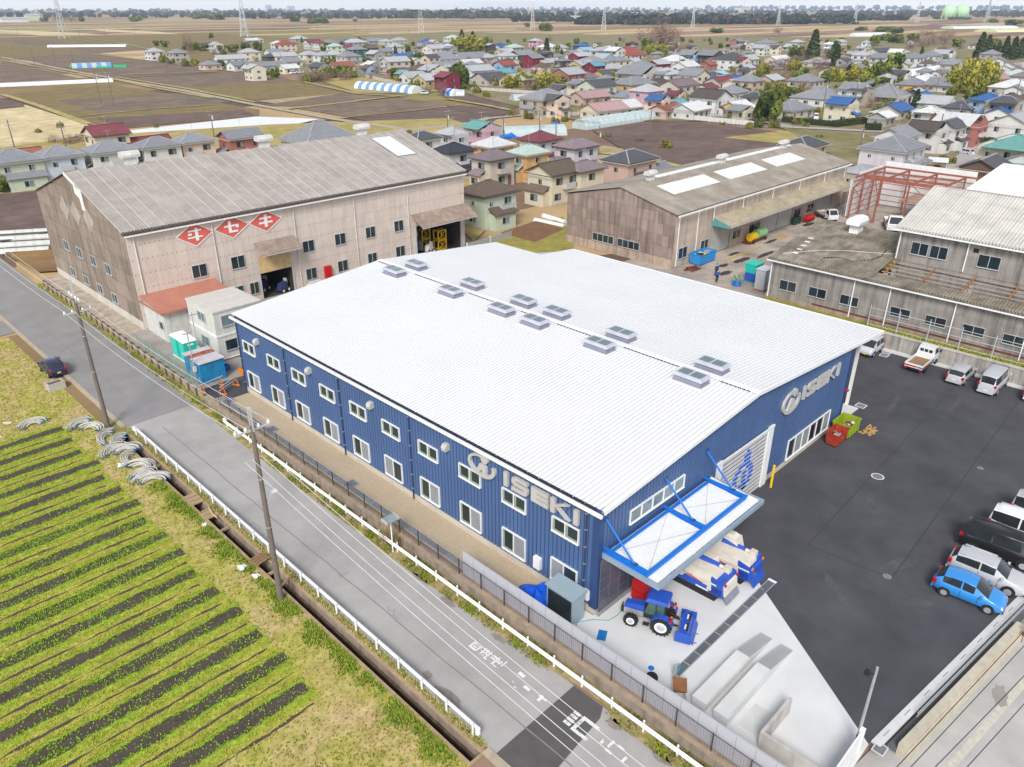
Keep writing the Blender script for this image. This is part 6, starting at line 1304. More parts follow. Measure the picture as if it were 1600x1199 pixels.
# clipped hedges
HG = attrmat('hedge_leaves')
def hedge(px0, py0, px1, py1, w, h, lb):
    a, b = G(px0, py0), G(px1, py1); L = (b-a).length; n = int(L*70); r = np.random.default_rng(int(px0))
    f = r.integers(0,3,n); P = np.stack([r.uniform(0,L,n), r.uniform(-w/2,w/2,n), r.uniform(0,h,n)],1); P[f==0,2] = h; P[f==1,1] = -w/2; P[f==2,1] = w/2; P += r.normal(size=(n,3))*.07
    u = r.normal(size=(n,3)); u /= np.linalg.norm(u,axis=1)[:,None]; v = np.cross(u, r.normal(size=(n,3))); v /= np.linalg.norm(v,axis=1)[:,None]; s = .16
    V = np.stack([P-u*s,P-v*s,P+u*s,P+v*s],1).reshape(-1,3); C = np.array(S(74,84,40))*r.uniform(.7,1.5,(n,1)); me = npmesh('leaves', V, np.arange(4*n).reshape(-1,4), HG, np.repeat(C,4,0))
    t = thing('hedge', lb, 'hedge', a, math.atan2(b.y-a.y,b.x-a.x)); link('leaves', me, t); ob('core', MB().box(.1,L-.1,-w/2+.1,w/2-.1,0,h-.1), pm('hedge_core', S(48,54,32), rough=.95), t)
hedge(1222,192,1300,199,2,1.7,'clipped green hedge along the lane before the blue-roofed cream house'); hedge(1302,200,1350,194,2,2,'clipped green hedge climbing beside the lane'); hedge(1350,205,1376,206,2,2.2,'short tall hedge before the rusty shed'); hedge(1504,226,1552,228,1.8,2.0,'dark hedge beside the street at right'); hedge(1135,74,1185,76,3,2.4,'dark far hedge before the brick-red farmhouse')
# distant woodland, one mass
def wood(rows, name, lb, c0, c1, seed):
    r = np.random.default_rng(seed); Vs, Fs, Cs = [], [], []; k = 0
    for (pxa, pxb, py, n, h, dp) in rows:
        for i in range(n):
            px = r.uniform(pxa, pxb); p = G(px, py+r.uniform(-dp, dp)*.5); hh = h*r.uniform(.6,1.25); w = hh*r.uniform(.5,.85)
            m = 34; dd = r.normal(size=(m,3)); dd /= np.linalg.norm(dd,axis=1)[:,None]; q = dd*np.array([w,w,hh*.5])*r.uniform(.55,1.1,(m,1))+np.array([p.x,p.y,hh*.5])
            nr = dd+r.normal(size=(m,3))*.4; nr /= np.linalg.norm(nr,axis=1)[:,None]; u = np.cross(nr,[0.3,.1,1]); u /= np.linalg.norm(u,axis=1)[:,None]; v = np.cross(nr,u); s = w*.42
            V = np.stack([q-u*s-v*s*.7,q+u*s-v*s,q+u*s*.8+v*s,q-u*s+v*s*.8],1).reshape(-1,3); Vs.append(V); Fs.append(np.arange(4*m).reshape(-1,4)+k); k += 4*m
            c = (np.array(c0)+(np.array(c1)-np.array(c0))*r.uniform()**1.3)*r.uniform(.8,1.2,(m,1)); Cs.append(np.repeat(c,4,0))
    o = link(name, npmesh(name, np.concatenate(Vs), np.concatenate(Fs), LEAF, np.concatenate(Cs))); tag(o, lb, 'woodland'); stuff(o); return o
wood([(-120,560,27,150,12,3),(-120,420,23.5,170,13,3),(380,800,28.5,150,13,2.5),(520,800,24.5,150,15,3),(620,800,28,80,20,2),(-120,900,20,190,16,2),(200,700,22,120,15,2)], 'woodland', 'dark distant woods below the horizon on the left half', S(44,54,42), S(100,92,80), 1)
wood([(800,1000,33,120,10,3),(900,1040,38,80,14,2),(1040,1260,37,130,12,2.5),(800,1250,28,190,14,4),(1000,1240,32,100,13,3),(1160,1330,36,110,11,3),(1240,1330,31,80,13,3),(1320,1420,31,80,12,3),(1280,1720,23.5,180,17,3),(1400,1720,26.5,110,13,2),(800,1720,20.5,230,16,2.5)], 'woodland', 'dark distant woods below the horizon on the right half', S(42,54,42), S(96,90,78), 2)
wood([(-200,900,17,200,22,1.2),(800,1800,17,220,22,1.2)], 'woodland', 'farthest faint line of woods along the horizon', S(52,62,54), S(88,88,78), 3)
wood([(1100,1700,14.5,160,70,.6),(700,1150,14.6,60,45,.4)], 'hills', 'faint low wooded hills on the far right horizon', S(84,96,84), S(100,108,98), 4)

# ------------------------------------------------------------------ near field: beds, grass and straw
sheet('field_soil', rect(-120,-11.7,-60,74.8), -.752, GRASS_N)
ROWG = pm('weedy_row_ground', S(180,176,76), rough=.95, var=.3, vs=2.5, col2=S(154,160,58), thr=.52, soft=.15, c2s=.8, bump=.06, bs=6)
FRNG = pm('green_fringe', S(136,164,48), rough=.95, var=.3, vs=3, col2=S(168,172,70), thr=.55, c2s=1.2, bump=.05, bs=7)
sheet('weedy_rows', rect(-70,-14.35,6.9,49.4), -.748, ROWG)
fs = bpy.data.objects['field_soil']
BED = pm('dark_bed_soil', S(84,74,67), rough=.95, var=.2, vs=1.2, bump=.05, bs=5)
FURR = pm('dark_furrow', S(84,76,66), rough=.95, var=.2, vs=2)
ROWY = [48.0-2.66*i for i in range(16)]
fb = random.Random(9); XE = {}
for i, y in enumerate(ROWY):
    xe = -14.4+fb.uniform(-.35,.3); XE[i] = xe
    m = MB(); N = 130; Lr = 50
    def prof(x, k): return .07*math.sin(x*1.3+k)+.05*math.sin(x*3.1+k*2)+.05*math.sin(x*9.7+k*5)+.04*math.sin(x*17.3+k*3)
    for j in range(N):
        xa, xb = xe-Lr*j/N, xe-Lr*(j+1)/N
        m.hull8([(xb,y-.54+prof(xb,i),-.76),(xa,y-.54+prof(xa,i),-.76),(xa,y+.5+prof(xa,i+3),-.76),(xb,y+.5+prof(xb,i+3),-.76)],[(xb,y-.44+prof(xb,i),-.68),(xa,y-.44+prof(xa,i),-.68),(xa,y+.40+prof(xa,i+3),-.68),(xb,y+.40+prof(xb,i+3),-.68)])
    ob('soil_bed', m, BED, fs)
    m = MB()
    for sd in (-1, 1):
        for j in range(N*2):
            xa, xb = xe+.15-Lr*j/(N*2), xe+.15-Lr*(j+1)/(N*2); e0 = lambda x_: y+sd*.44+prof(x_, i+(3 if sd > 0 else 0)); e1 = lambda x_: y+sd*(.78+.09*math.sin(x_*2.3+i*1.7+sd)+.06*math.sin(x_*5.1+i)); ym = lambda x_: (e0(x_)+e1(x_))/2
            for (fa_, fb_, za, zb_) in ((e0, ym, -.70, -.655), (ym, e1, -.655, -.746)): m.quad((xb,fa_(xb),za),(xa,fa_(xa),za),(xa,fb_(xa),zb_),(xb,fb_(xb),zb_))
    ob('grass_fringe', m, FRNG, fs)
    m = MB()
    for j in range(N):
        xa, xb = xe-.3-Lr*j/N, xe-.3-Lr*(j+1)/N; yy = y-1.33
        m.quad((xb,yy-.08+prof(xb,i)*.6,-.742),(xa,yy-.08+prof(xa,i)*.6,-.742),(xa,yy+.08+prof(xa,i+5)*.6,-.742),(xb,yy+.08+prof(xb,i+5)*.6,-.742))
    ob('furrow', m, FURR, fs)
GL = attrmat('grass_blades', rough=.9)
def tufts(name, P, C, h, w, seed, lb, blades=3):
    r = np.random.default_rng(seed); n = len(P); Vs = []; Cs = []
    for b in range(blades):
        a = r.uniform(0,2*np.pi,n); hh = h*r.uniform(.5,1.3,n); ww = w*r.uniform(.6,1.3,n); ln = r.uniform(.2,.9,n)*hh
        dx, dy = np.cos(a), np.sin(a); A = np.stack([P[:,0]-dy*ww/2,P[:,1]+dx*ww/2,P[:,2]],1); B = np.stack([P[:,0]+dy*ww/2,P[:,1]-dx*ww/2,P[:,2]],1); T = np.stack([P[:,0]+dx*ln,P[:,1]+dy*ln,P[:,2]+hh],1)
        Vs.append(np.stack([A,B,T],1).reshape(-1,3)); Cs.append(np.repeat(C*r.uniform(.8,1.2,(n,1)),3,0))
    V = np.concatenate(Vs); me = npmesh(name, V, np.arange(len(V)).reshape(-1,3), GL, np.concatenate(Cs)); o = link(name, me); tag(o, lb, 'grass'); stuff(o); return o
r = np.random.default_rng(3)
def vis(x, y):    # keep what the camera side can show of the field
    return (y > -16) & (y < 52) & (x > -46)
GRN = np.array(S(156,172,56))*1.1; YEL = np.array(S(198,184,88)); STR = np.array(S(218,194,148))*1.1; DGR = np.array(S(118,164,44))*1.1
n = 150000; x = r.uniform(-46,-14.2,n); y = r.uniform(6.9,49.6,n)
rel = ((48.0-y)/2.66) % 1.0; d_ = np.minimum(rel,1-rel)*2.66         # distance from bed centre
row = np.clip(np.round((48.0-y)/2.66).astype(int),0,15); xe = np.array([XE[i] for i in range(16)])[row]
lush = np.array([.05,.05,.06,.05,.08,.12,.85,.75,.7,.85,.6,.3,.35,.4,.3,.25])[row]*np.clip(.6+.55*np.sin(x*.55+row*2)+.4*np.sin(x*1.7+row),.15,1.6)
prob = np.where(d_ < .46, lush*.7, np.where(d_ < 1.02, 1.0, np.where(d_ < 1.2, .75, .1)))
keep = (r.uniform(size=n) < prob)&(x < xe+.1)&vis(x,y); x, y, d_, row = x[keep], y[keep], d_[keep], row[keep]; nn = len(x)
z = np.where(d_ < .46, -.68, np.where(d_ < .8, -.69, -.748)); side = ((48.0-y)/2.66) % 1.0
c = np.where((d_ < .5)[:,None], DGR+(GRN-DGR)*r.uniform(0,1,(nn,1)), np.where(((side > .5)[:,None]), YEL*.85+(GRN-YEL*.85)*r.uniform(0,.8,(nn,1)), GRN+(YEL*.8-GRN)*r.uniform(0,.7,(nn,1))))
tufts('field_grass', np.stack([x,y,z],1), c, .06, .075, 5, 'green and yellow weeds growing in rows over the field')
n = 60000; x = r.uniform(-46,-14.3,n); row = r.integers(0,16,n); y = 48.0-2.66*row+r.uniform(-.5,.5,n)
lz = np.array([.03,.03,.04,.03,.05,.1,.8,.6,.6,.75,.5,.2,.25,.3,.2,.15])[row]*np.clip(.5+.8*np.sin(x*.5+row*2.1)+.5*np.sin(x*1.9+row),0.05,1.8); edge = np.abs(y-(48.0-2.66*row)) > .36
keep = (r.uniform(size=n) < np.where(edge, .75, lz))&(x < np.array([XE[i] for i in range(16)])[row]); x, y, row = x[keep], y[keep], row[keep]; nn = len(x)
tufts('bed_weeds', np.stack([x,y,np.full(nn,-.685)],1), DGR*.9+(GRN-DGR*.9)*r.uniform(0,1,(nn,1)), .075, .10, 25, 'leafy green weeds and crop remains on the soil beds')
n = 80000; x = r.uniform(-34,-11.75,n); y = r.uniform(-16,74,n); k = np.sin(x*1.1+y*.23)+np.sin(y*.6+x*.4)+r.normal(size=n)*.6
keep = ((x > -14.5)|(y < 6.9)|(y > 49.5))&((r.uniform(size=n) < np.where(y < 4,.95,.55)))&~((x < -11.7)&(y > 75)); x, y, k = x[keep], y[keep], k[keep]; nn = len(x)
c = np.where((k > -.6)[:,None], GRN*.9+(YEL*.85-GRN*.9)*r.uniform(0,1,(nn,1)), STR*.8+(YEL*.8-STR*.8)*r.uniform(0,1,(nn,1)))
tufts('meadow_grass', np.stack([x,y,np.full(nn,-.752)],1), c, .08, .13, 6, 'patchy dry and green grass at the ends of the beds')
n = 16000; y = r.uniform(-1.5,34,n); x = -11.75-np.abs(r.normal(size=n))*.6; k = np.sin(y*.9)+np.sin(y*2.3+1)+.6*np.sin(y*5.3)+r.normal(size=n)*1.1; keep = (k > .2)&(np.abs(x+11.75) < .5+.5*np.sin(y*1.7+2)+np.abs(r.normal(size=n))*.5); x, y = x[keep], y[keep]; nn = len(x)
tufts('ditch_weeds', np.stack([x,y,np.full(nn,-.75)],1), DGR*.75+(YEL*.75-DGR*.75)*r.uniform(0,1,(nn,1))**1.5, .17, .12, 7, 'lush green weeds along the field edge of the ditch')
n = 9000; y = r.uniform(-14,60,n); x = r.uniform(-4.75,-3.55,n); k = np.sin(y*1.3)+np.sin(y*3.1+1)+r.normal(size=n)*.6; x = np.where(y > 30, -3.55-np.abs(r.normal(size=n))*.25, x); keep = (k > -.2)&~((y > -4.6)&(y < -1.5)); x, y, k = x[keep], y[keep], k[keep]; nn = len(x)
tufts('verge_weeds', np.stack([x,y,np.full(nn,-.69)],1), np.where((k > .9)[:,None], GRN*.9, STR*.65+(GRN*.8-STR*.65)*r.uniform(0,1,(nn,1))), .17, .12, 8, 'brown and green weeds on the verge under the white guardrail')
n = 2600; y = r.uniform(-1.5,44,n); x = r.uniform(-10.6,-10.25,n); tufts('ditch_edge_grass', np.stack([x,y,np.full(n,-.685)],1), STR*.7+(GRN*.8-STR*.7)*r.uniform(0,1,(n,1)), .13, .1, 9, 'thin dry grass under the white rail by the ditch')
n = 4500; y = r.uniform(-24,7,n); x = r.uniform(52.8,54.3,n); tufts('bank_grass', np.stack([x,y,np.full(n,1.5)],1), YEL*.8+(GRN*.8-YEL*.8)*r.uniform(0,1,(n,1)), .2, .16, 10, 'yellow-green grass strip on top of the car park wall')
n = 5000; y = r.uniform(44,92,n); x = -3.45-np.abs(r.normal(size=n))*.22; k = np.sin(y*.7)+r.normal(size=n)*.5; keep = k > -.1; x, y = x[keep], y[keep]; tufts('wall_foot_weeds', np.stack([x,y,np.full(len(x),-.7)],1), STR*.6+(GRN*.85-STR*.6)*r.uniform(0,1,(len(x),1)), .2, .14, 12, 'weeds along the foot of the post and plank wall')
dg = np.random.default_rng(15); n = 500; P = np.stack([-3.75+dg.normal(size=n)*.18, 14.9+dg.normal(size=n)*.4, np.full(n,-.7)],1); tufts('dry_grass_clump', P, STR*.9*dg.uniform(.7,1.1,(n,1)), .9, .08, 16, 'tall clump of dry tan grass against the retaining wall')
# ------------------------------------------------------------------ vehicles
def paint(n, c): return pm('car_paint_'+n, c, rough=.28, var=.03, vs=.4, spec=.5, coat=.5)
CARGL = pm('car_glass', (.025,.03,.034), rough=.05, spec=.7, var=.1); LAMPR = pm('tail_lamp', S(190,24,30), rough=.25); LAMPW = pm('head_lamp', (.66,.68,.7), rough=.15); PLATE = pm('number_plate', (.72,.72,.72), rough=.5); PLATEY = pm('yellow_number_plate', S(246,196,30), rough=.5)
TRIMB = pm('black_trim', (.03,.03,.032), rough=.55)
PROF = {   # x, belt height, top height ; windscreen / rear window intervals, side glass from-to, pillars
 'hatch': (3.9,1.70,[(-1.95,.60,.64),(-1.90,.86,.92),(-1.82,.95,1.02),(-1.42,.97,1.40),(-1.0,.96,1.49),(-.42,.95,1.52),(-.34,.95,1.52),(.30,.94,1.46),(1.05,.93,.98),(1.55,.82,.88),(1.86,.66,.72),(1.95,.50,.54)],(7,8),(2,3),[(3,5),(6,7)]),
 'kei': (3.4,1.475,[(-1.70,.62,.66),(-1.68,.95,1.0),(-1.63,1.0,1.06),(-1.50,1.0,1.55),(-1.1,.99,1.64),(-.35,.98,1.66),(-.28,.98,1.66),(.55,.96,1.60),(1.22,.95,1.02),(1.52,.84,.90),(1.67,.64,.70),(1.70,.5,.54)],(7,8),(2,3),[(3,5),(6,7)]),
 'wagon': (4.4,1.70,[(-2.20,.60,.64),(-2.16,.88,.94),(-2.10,.95,1.02),(-1.72,.96,1.38),(-1.2,.96,1.46),(-.45,.95,1.48),(-.37,.95,1.48),(.38,.94,1.44),(1.15,.92,.98),(1.75,.80,.86),(2.10,.64,.70),(2.20,.5,.54)],(7,8),(2,3),[(3,5),(6,7)]),
 'suv': (4.35,1.78,[(-2.17,.70,.74),(-2.14,1.0,1.06),(-2.06,1.06,1.12),(-1.75,1.08,1.52),(-1.2,1.07,1.60),(-.45,1.05,1.62),(-.37,1.05,1.62),(.42,1.04,1.57),(1.10,1.03,1.10),(1.75,.94,1.0),(2.08,.76,.82),(2.17,.55,.6)],(7,8),(2,3),[(3,5),(6,7)]),
 'van': (4.75,1.70,[(-2.37,.70,.74),(-2.35,1.12,1.17),(-2.32,1.18,1.24),(-2.20,1.18,1.88),(-1.8,1.17,1.97),(-.60,1.16,1.99),(-.5,1.16,1.99),(1.10,1.14,1.95),(1.92,1.10,1.16),(2.22,.96,1.02),(2.34,.70,.76),(2.37,.5,.54)],(7,8),(2,3),[(3,5),(6,7)]),
}
def car(kind, name, label, cat, loc, rz, pnt, group=None, plate=PLATE, rails=False, detail=True):
    L, Wd, st_, ws, rw_, sg = PROF[kind]; w = Wd/2; t = thing(name, label, cat, loc, rz, group)
    rings = []
    for i, (x, zb, zt) in enumerate(st_):
        e = abs(x)/(L/2); ww = w*(1-.16*max(0, e-.72)/.28*max(0, e-.72)/.28*1.6); z0 = .22+.12*max(0, e-.85)/.15; cab = zt-zb > .2
        wt = ww*(.80 if cab else .82)
        half = [(0,z0),(ww*.84,z0),(ww*.985,z0+.14),(ww,(z0+zb)/2+.08),(ww*.97,zb-.04),(ww*.93,zb+.01),(wt,zt-.07 if cab else zt-.02),(wt*.82,zt-.01 if cab else zt),(0,zt+.02)]
        rings.append([(x,y,z) for y, z in half]+[(x,-y,z) for y, z in half[-2:0:-1]])
    n = len(rings[0]); groups = {'body':MB(),'windscreen':MB(),'rear_window':MB()}; sides = []
    for i in range(len(rings)-1):
        for j in range(n):
            k = (j+1) % n; q = (rings[i][j], rings[i+1][j], rings[i+1][k], rings[i][k]); seg = j if j < 8 else 15-j
            if seg in (6,7) and (i, i+1) == ws: key = 'windscreen'
            elif seg in (6,7) and (i, i+1) == rw_: key = 'rear_window'
            elif seg == 5 and any(a <= i and i+1 <= b for a, b in sg): key = ('side', next(s for s, (a, b) in enumerate(sg) if a <= i and i+1 <= b), j < 8)
            else: key = 'body'
            if isinstance(key, tuple): groups.setdefault(key, MB())
            groups[key].quad(*q)
    groups['body'].poly(rings[0][::-1]); groups['body'].poly(rings[-1])
    def fin(nm, mb, mt, parent):
        o = ob(nm, mb, mt, parent, smooth=True); me = o.data
        import bmesh as bm_; b = bm_.new(); b.from_mesh(me); bm_.ops.remove_doubles(b, verts=b.verts, dist=.001); b.to_mesh(me); b.free(); me.polygons.foreach_set('use_smooth', [True]*len(me.polygons)); me.update()
        try: me.set_sharp_from_angle(angle=R(42))
        except Exception: pass
        return o
    body = fin('body', groups['body'], pnt, t)
    for k, mb in groups.items():
        if k == 'body': continue
        fin('side_window' if isinstance(k, tuple) else k, mb, CARGL, t)
    if kind == 'van' and 'silver' not in label:
        pass
    r_ = .30 if kind in ('hatch','kei','wagon') else .34; wb = L*.305
    for sx in (-1, 1):
        for sy in (-1, 1):
            x = sx*wb; y0 = sy*(w*.985)
            o = ob('wheel', MB().cyl((x,y0-sy*.18,r_),(x,y0+sy*.025,r_),r_,n=18), BLACK, t); ob('rim', MB().cyl((x,y0,r_),(x,y0+sy*.035,r_),r_*.64,n=14), STEEL if kind != 'van' else ALU, o)
            ob('wheel_arch', MB().cyl((x,y0-sy*.1,r_+.03),(x,y0+sy*.012,r_+.03),r_*1.2,n=18), TRIMB, t)
    zb = st_[1][1]
    for sy in (-1, 1):
        ob('tail_lamp', MB().box(-L/2+.02,-L/2+.22,sy*w*.80-.10,sy*w*.80+.10,zb-.18,zb+.10 if kind != 'van' else zb+.05), LAMPR, t)
        ob('headlight', MB().hull8([(L/2-.32,sy*w*.72-.14,.62),(L/2-.03,sy*w*.66-.14,.56),(L/2-.03,sy*w*.66+.12,.56),(L/2-.32,sy*w*.74+.13,.62)],[(L/2-.42,sy*w*.70-.12,.80),(L/2-.10,sy*w*.64-.13,.70),(L/2-.10,sy*w*.64+.12,.70),(L/2-.42,sy*w*.74+.13,.80)]), LAMPW, t)
        ob('mirror', MB().box(st_[7][0]+.38,st_[7][0]+.52,sy*(w+.02)-.0,sy*(w+.02)+sy*.16,st_[7][1]+.02,st_[7][1]+.17) if sy > 0 else MB().box(st_[7][0]+.38,st_[7][0]+.52,-(w+.18),-(w+.02),st_[7][1]+.02,st_[7][1]+.17), pnt, t)
    ob('front_bumper', MB().box(L/2-.06,L/2+.02,-w*.7,w*.7,.24,.40), TRIMB, t); ob('rear_bumper', MB().box(-L/2-.03,-L/2+.06,-w*.8,w*.8,.30,.46), pnt if kind != 'kei' else TRIMB, t)
    ob('number_plate', MB().box(-L/2-.045,-L/2-.031,-.17,.17,.50,.66) , plate, t); ob('number_plate', MB().box(L/2+.021,L/2+.03,-.17,.17,.36,.5), plate, t)
    sm2 = MB()
    for sy in (-1, 1):
        for a, b in sg[:1]: sm2.box(st_[sg[1][0]][0]-.06,st_[sg[1][0]][0]-.04,sy*w*1.0-.004,sy*w*1.0+.004,.34,st_[6][1]-.05)
        sm2.box(st_[7][0]+.25,st_[7][0]+.27,sy*w-.004,sy*w+.004,.34,st_[7][1]-.06)
    ob('door_seam', sm2, TRIMB, t)
    for sy in (-1, 1): ob('door_handle', MB().box(st_[6][0]-.05-.3,st_[6][0]-.15,sy*w*.995-.015,sy*w*.995+.015,.80,.84), pnt, t)
    if kind == 'van':
        m = MB()
        for i in range(9): m.box(-2.0,.95,-.58+i*.145-.012,-.58+i*.145+.012,1.985,2.005)
        ob('roof_rib', m, pnt, t)
    if rails: ob('roof_rail', MB().box(-1.6,.2,-.60,-.55,1.6,1.66).box(-1.6,.2,.55,.60,1.6,1.66), ALU, t)
    ob('wiper', MB().bar((st_[8][0]-.05,-.35,st_[8][2]+.03),(st_[8][0]-.28,.1,st_[8][2]+.19),.02,.02), TRIMB, t)
    return t
SIL = paint('silver', (.52,.53,.56)); WHP = paint('white', (.74,.74,.75)); BLK = paint('black', (.018,.018,.022)); BLU = paint('bright_blue', S(56,146,222)); NVY = paint('navy', S(28,38,84)); REDP = paint('red', S(196,22,40)); GRYP = paint('warm_silver', (.47,.48,.50))
hp = math.pi
car('kei','parked_car','silver tall microvan with yellow plate parked nose-out at the car park back','car',(50.2,4.2,.002),hp,SIL,plate=PLATEY)
car('wagon','parked_car','silver estate car parked between the flatbed truck and silver van','car',(50.1,-4.5,.002),0,GRYP)
car('van','parked_van','silver-grey panel van parked against the back wall','van',(50.0,-7.3,.002),0,SIL)
car('wagon','parked_car','white estate car cut by the right edge at the back wall','car',(51.0,-10.8,.002),0,WHP)
car('hatch','parked_car','bright blue hatchback at the front end of the right-hand row','car',(17.2,-15.15,.002),-hp/2+.07,BLU)
car('suv','parked_car','silver compact SUV with roof rails beside the bright blue hatchback','car',(19.75,-15.4,.002),-hp/2+.07,GRYP,rails=True)
car('van','parked_van','long black van in the right-hand parking row','van',(23.05,-15.25,.002),-hp/2+.08,BLK)
car('van','parked_van','silver-white van behind the black van in the right-hand row','van',(25.9,-16.1,.002),-hp/2+.05,WHP)
car('van','parked_van','pale silver van farthest back in the right-hand row','van',(28.9,-16.7,.002),-hp/2+.05,GRYP)
car('hatch','parked_car','dark navy car with yellow plate half on the grass beside the road','car',(-11.15,61.1,-.70),hp/2+.02,NVY,plate=PLATEY)
for (px, py, kd, pt_, lb, rz) in ((1462,268,'hatch',REDP,'red car under a pale carport beyond the steel frame',.3),(1507,242,'wagon',SIL,'silver car parked on the street right of the white house',1.2),(1455,103,'van',WHP,'white van parked before the far white row houses',-.8),(1274,187,'van',WHP,'white van beside the blue-roofed cream house',.5),(459,116,'van',WHP,'white van on the field edge at the village left side',.2),(471,115,'kei',WHP,'white car on the field edge right of the white van',.2),(664,148,'kei',WHP,'white microvan beside the striped greenhouse',-.2),(120,360,'kei',SIL,'silver car beside the pale green far left house',.4)):
    if px == 120: continue
    car(kd,'parked_car' if kd != 'van' else 'parked_van',lb,'car' if kd != 'van' else 'van',G(px,py,.03),rz,pt_)
t = thing('carport', 'pale flat-roofed carport sheltering the red car', 'carport', G(1462,268,.02), .3); ob('roof', MB().box(-3,3,-2,2,2.4,2.55), W_ROOF, t)
for a in (-2.8,2.8):
    for b in (-1.8,1.8): ob('post', MB().box(a-.05,a+.05,b-.05,b+.05,0,2.4), ALU, t)
# flatbed truck
def flatbed(loc, rz, lb, bed=True, L=4.6):
    t = thing('flatbed_truck', lb, 'truck', loc, rz); w = .85
    cab = MB().hull8([(.75,-w,.45),(2.15,-w,.40),(2.15,w,.40),(.75,w,.45)],[(.75,-w,1.15),(2.22,-w,1.10),(2.22,w,1.10),(.75,w,1.15)]).hull8([(.75,-w*.98,1.15),(2.2,-w*.98,1.10),(2.2,w*.98,1.10),(.75,w*.98,1.15)],[(.82,-w*.84,1.92),(1.62,-w*.84,1.95),(1.62,w*.84,1.95),(.82,w*.84,1.92)])
    ob('cab', cab, WHP, t)
    ob('windscreen', MB().quad((2.19,-w*.84,1.17),(2.19,w*.84,1.17),(1.69,w*.74,1.86),(1.69,-w*.74,1.86)), CARGL, t)
    for k in (-1,0,1): ob('rear_window', MB().box(.735,.76,k*.42-.16,k*.42+.16,1.35,1.65), CARGL, t)
    for s in (-1, 1):
        ob('side_window', MB().quad((.95,s*w*.975,1.22),(1.95,s*w*.975,1.2),(1.62,s*w*.885,1.78),(.98,s*w*.885,1.78)), CARGL, t)
        ob('mirror', MB().box(2.0,2.1,s*(w+.14)-.07,s*(w+.14)+.07,1.2,1.5), TRIMB, t); ob('headlight', MB().box(2.18,2.235,s*.6-.14,s*.6+.14,.62,.82), LAMPW, t)
    ob('chassis', MB().box(-2.2,2.0,-.4,.4,.36,.5), TRIMB, t)
    if bed:
        b_ = ob('load_bed', MB().box(-2.3,.70,-w,w,.60,.70), WOODD, t)
        for y in (-w, w-.05): ob('side_board', MB().box(-2.3,.70,y,y+.05,.701,1.02), WHITE, b_)
        ob('tail_board', MB().box(-2.35,-2.301,-w,w,.62,1.02), WHITE, b_); ob('head_board', MB().box(.65,.70,-w+.051,w-.051,.701,1.25), WHITE, b_)
        ob('red_stripe', MB().box(-2.3,.7,-w-.004,-w-.001,.72,.84).box(-2.356,-2.351,-w+.55,w,.70,.86), RED, b_); ob('blue_stripe', MB().box(-2.356,-2.351,-w,-w+.5,.70,.86).box(.4,.9,-w-.004,-w-.001,.5,.9), BBLUE, b_)
        for s in (-1, 1): ob('tail_lamp', MB().box(-2.36,-2.3,s*.68-.14,s*.68+.14,.44,.56), LAMPR, t)
    for x in (-1.35, 1.55):
        for s in (-1, 1): o = ob('wheel', MB().cyl((x,s*(w-.03)-.1,.3),(x,s*(w-.03)+.03*s,.3),.3,n=16), BLACK, t); ob('rim', MB().cyl((x,s*(w-.03),.3),(x,s*(w-.03)+.045*s,.3),.18,n=12), WHITE, o)
    return t
flatbed((50.3,-.75,.002),0,'white flatbed truck with red and blue stripes and empty wooden bed')
flatbed((101.5,32.6,.01),-2.2,'small white flatbed truck mostly hidden behind the low slate roof')
tt = flatbed((102.3,22.0,.01),3.6,'large white truck cab parked before the bare steel frame'); tt.scale = (1.35,1.35,1.35)

# ------------------------------------------------------------------ tractor with rotary tiller
IB = pm('tractor_blue', S(46,88,190), rough=.35, var=.05, coat=.3); CREAMP = pm('harvester_cream', S(228,220,206), rough=.45, var=.08, vs=1.5, col2=S(204,192,172), thr=.64, c2s=1.2); TGL = pm('cab_glass', S(60,92,84), rough=.05, spec=.7, var=.25, vs=2)
def bigwheel(t, x, y, r, wd, s, nl=16):
    o = ob('wheel', MB().cyl((x,y-wd/2,r),(x,y+wd/2,r),r*.93,n=24), BLACK, t); m = MB()
    for i in range(nl):
        a = 2*math.pi*i/nl
        for sd in (-1, 1):
            c = Vector((x+math.cos(a)*r*.96, y+sd*wd*.25, r+math.sin(a)*r*.96)); tdir = Vector((math.cos(a),0,math.sin(a)))
            m.bar(c+Vector((0,-sd*wd*.24,0))+Vector((-math.sin(a),0,math.cos(a)))*.05, c+Vector((0,sd*wd*.26,0))-Vector((-math.sin(a),0,math.cos(a)))*.07, .07, .09, up=tuple(tdir))
    ob('tread_lug', m, BLACK, o); ob('rim', MB().cyl((x,y+s*wd*.40,r),(x,y+s*wd*.52,r),r*.60,n=20), WHITE, o); ob('hub', MB().cyl((x,y+s*wd*.52,r),(x,y+s*wd*.60,r),r*.24,r*.16,n=12), STEEL, o)
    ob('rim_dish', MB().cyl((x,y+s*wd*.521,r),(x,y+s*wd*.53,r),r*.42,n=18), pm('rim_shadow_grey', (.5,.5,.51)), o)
trc = thing('tractor', 'blue cab tractor with white wheels on the wash apron', 'tractor', (1.74,-2.62,.006), R(113))
for s in (-1, 1): bigwheel(trc, -.85, s*.66, .60, .36, s); bigwheel(trc, .92, s*.60, .40, .26, s, 14)
ob('hood', MB().hull8([(.25,-.30,.95),(1.45,-.26,.95),(1.45,.26,.95),(.25,.30,.95)],[(.25,-.27,1.36),(1.36,-.20,1.22),(1.36,.20,1.22),(.25,.27,1.36)]), IB, trc)
ob('engine_side', MB().box(.25,1.44,-.25,.25,.55,.949), STEEL, trc); ob('front_weight', MB().box(1.44,1.62,-.22,.22,.5,.85), TRIMB, trc); ob('headlight', MB().box(1.45,1.475,-.2,-.06,.98,1.12).box(1.45,1.475,.06,.2,.98,1.12), LAMPW, trc)
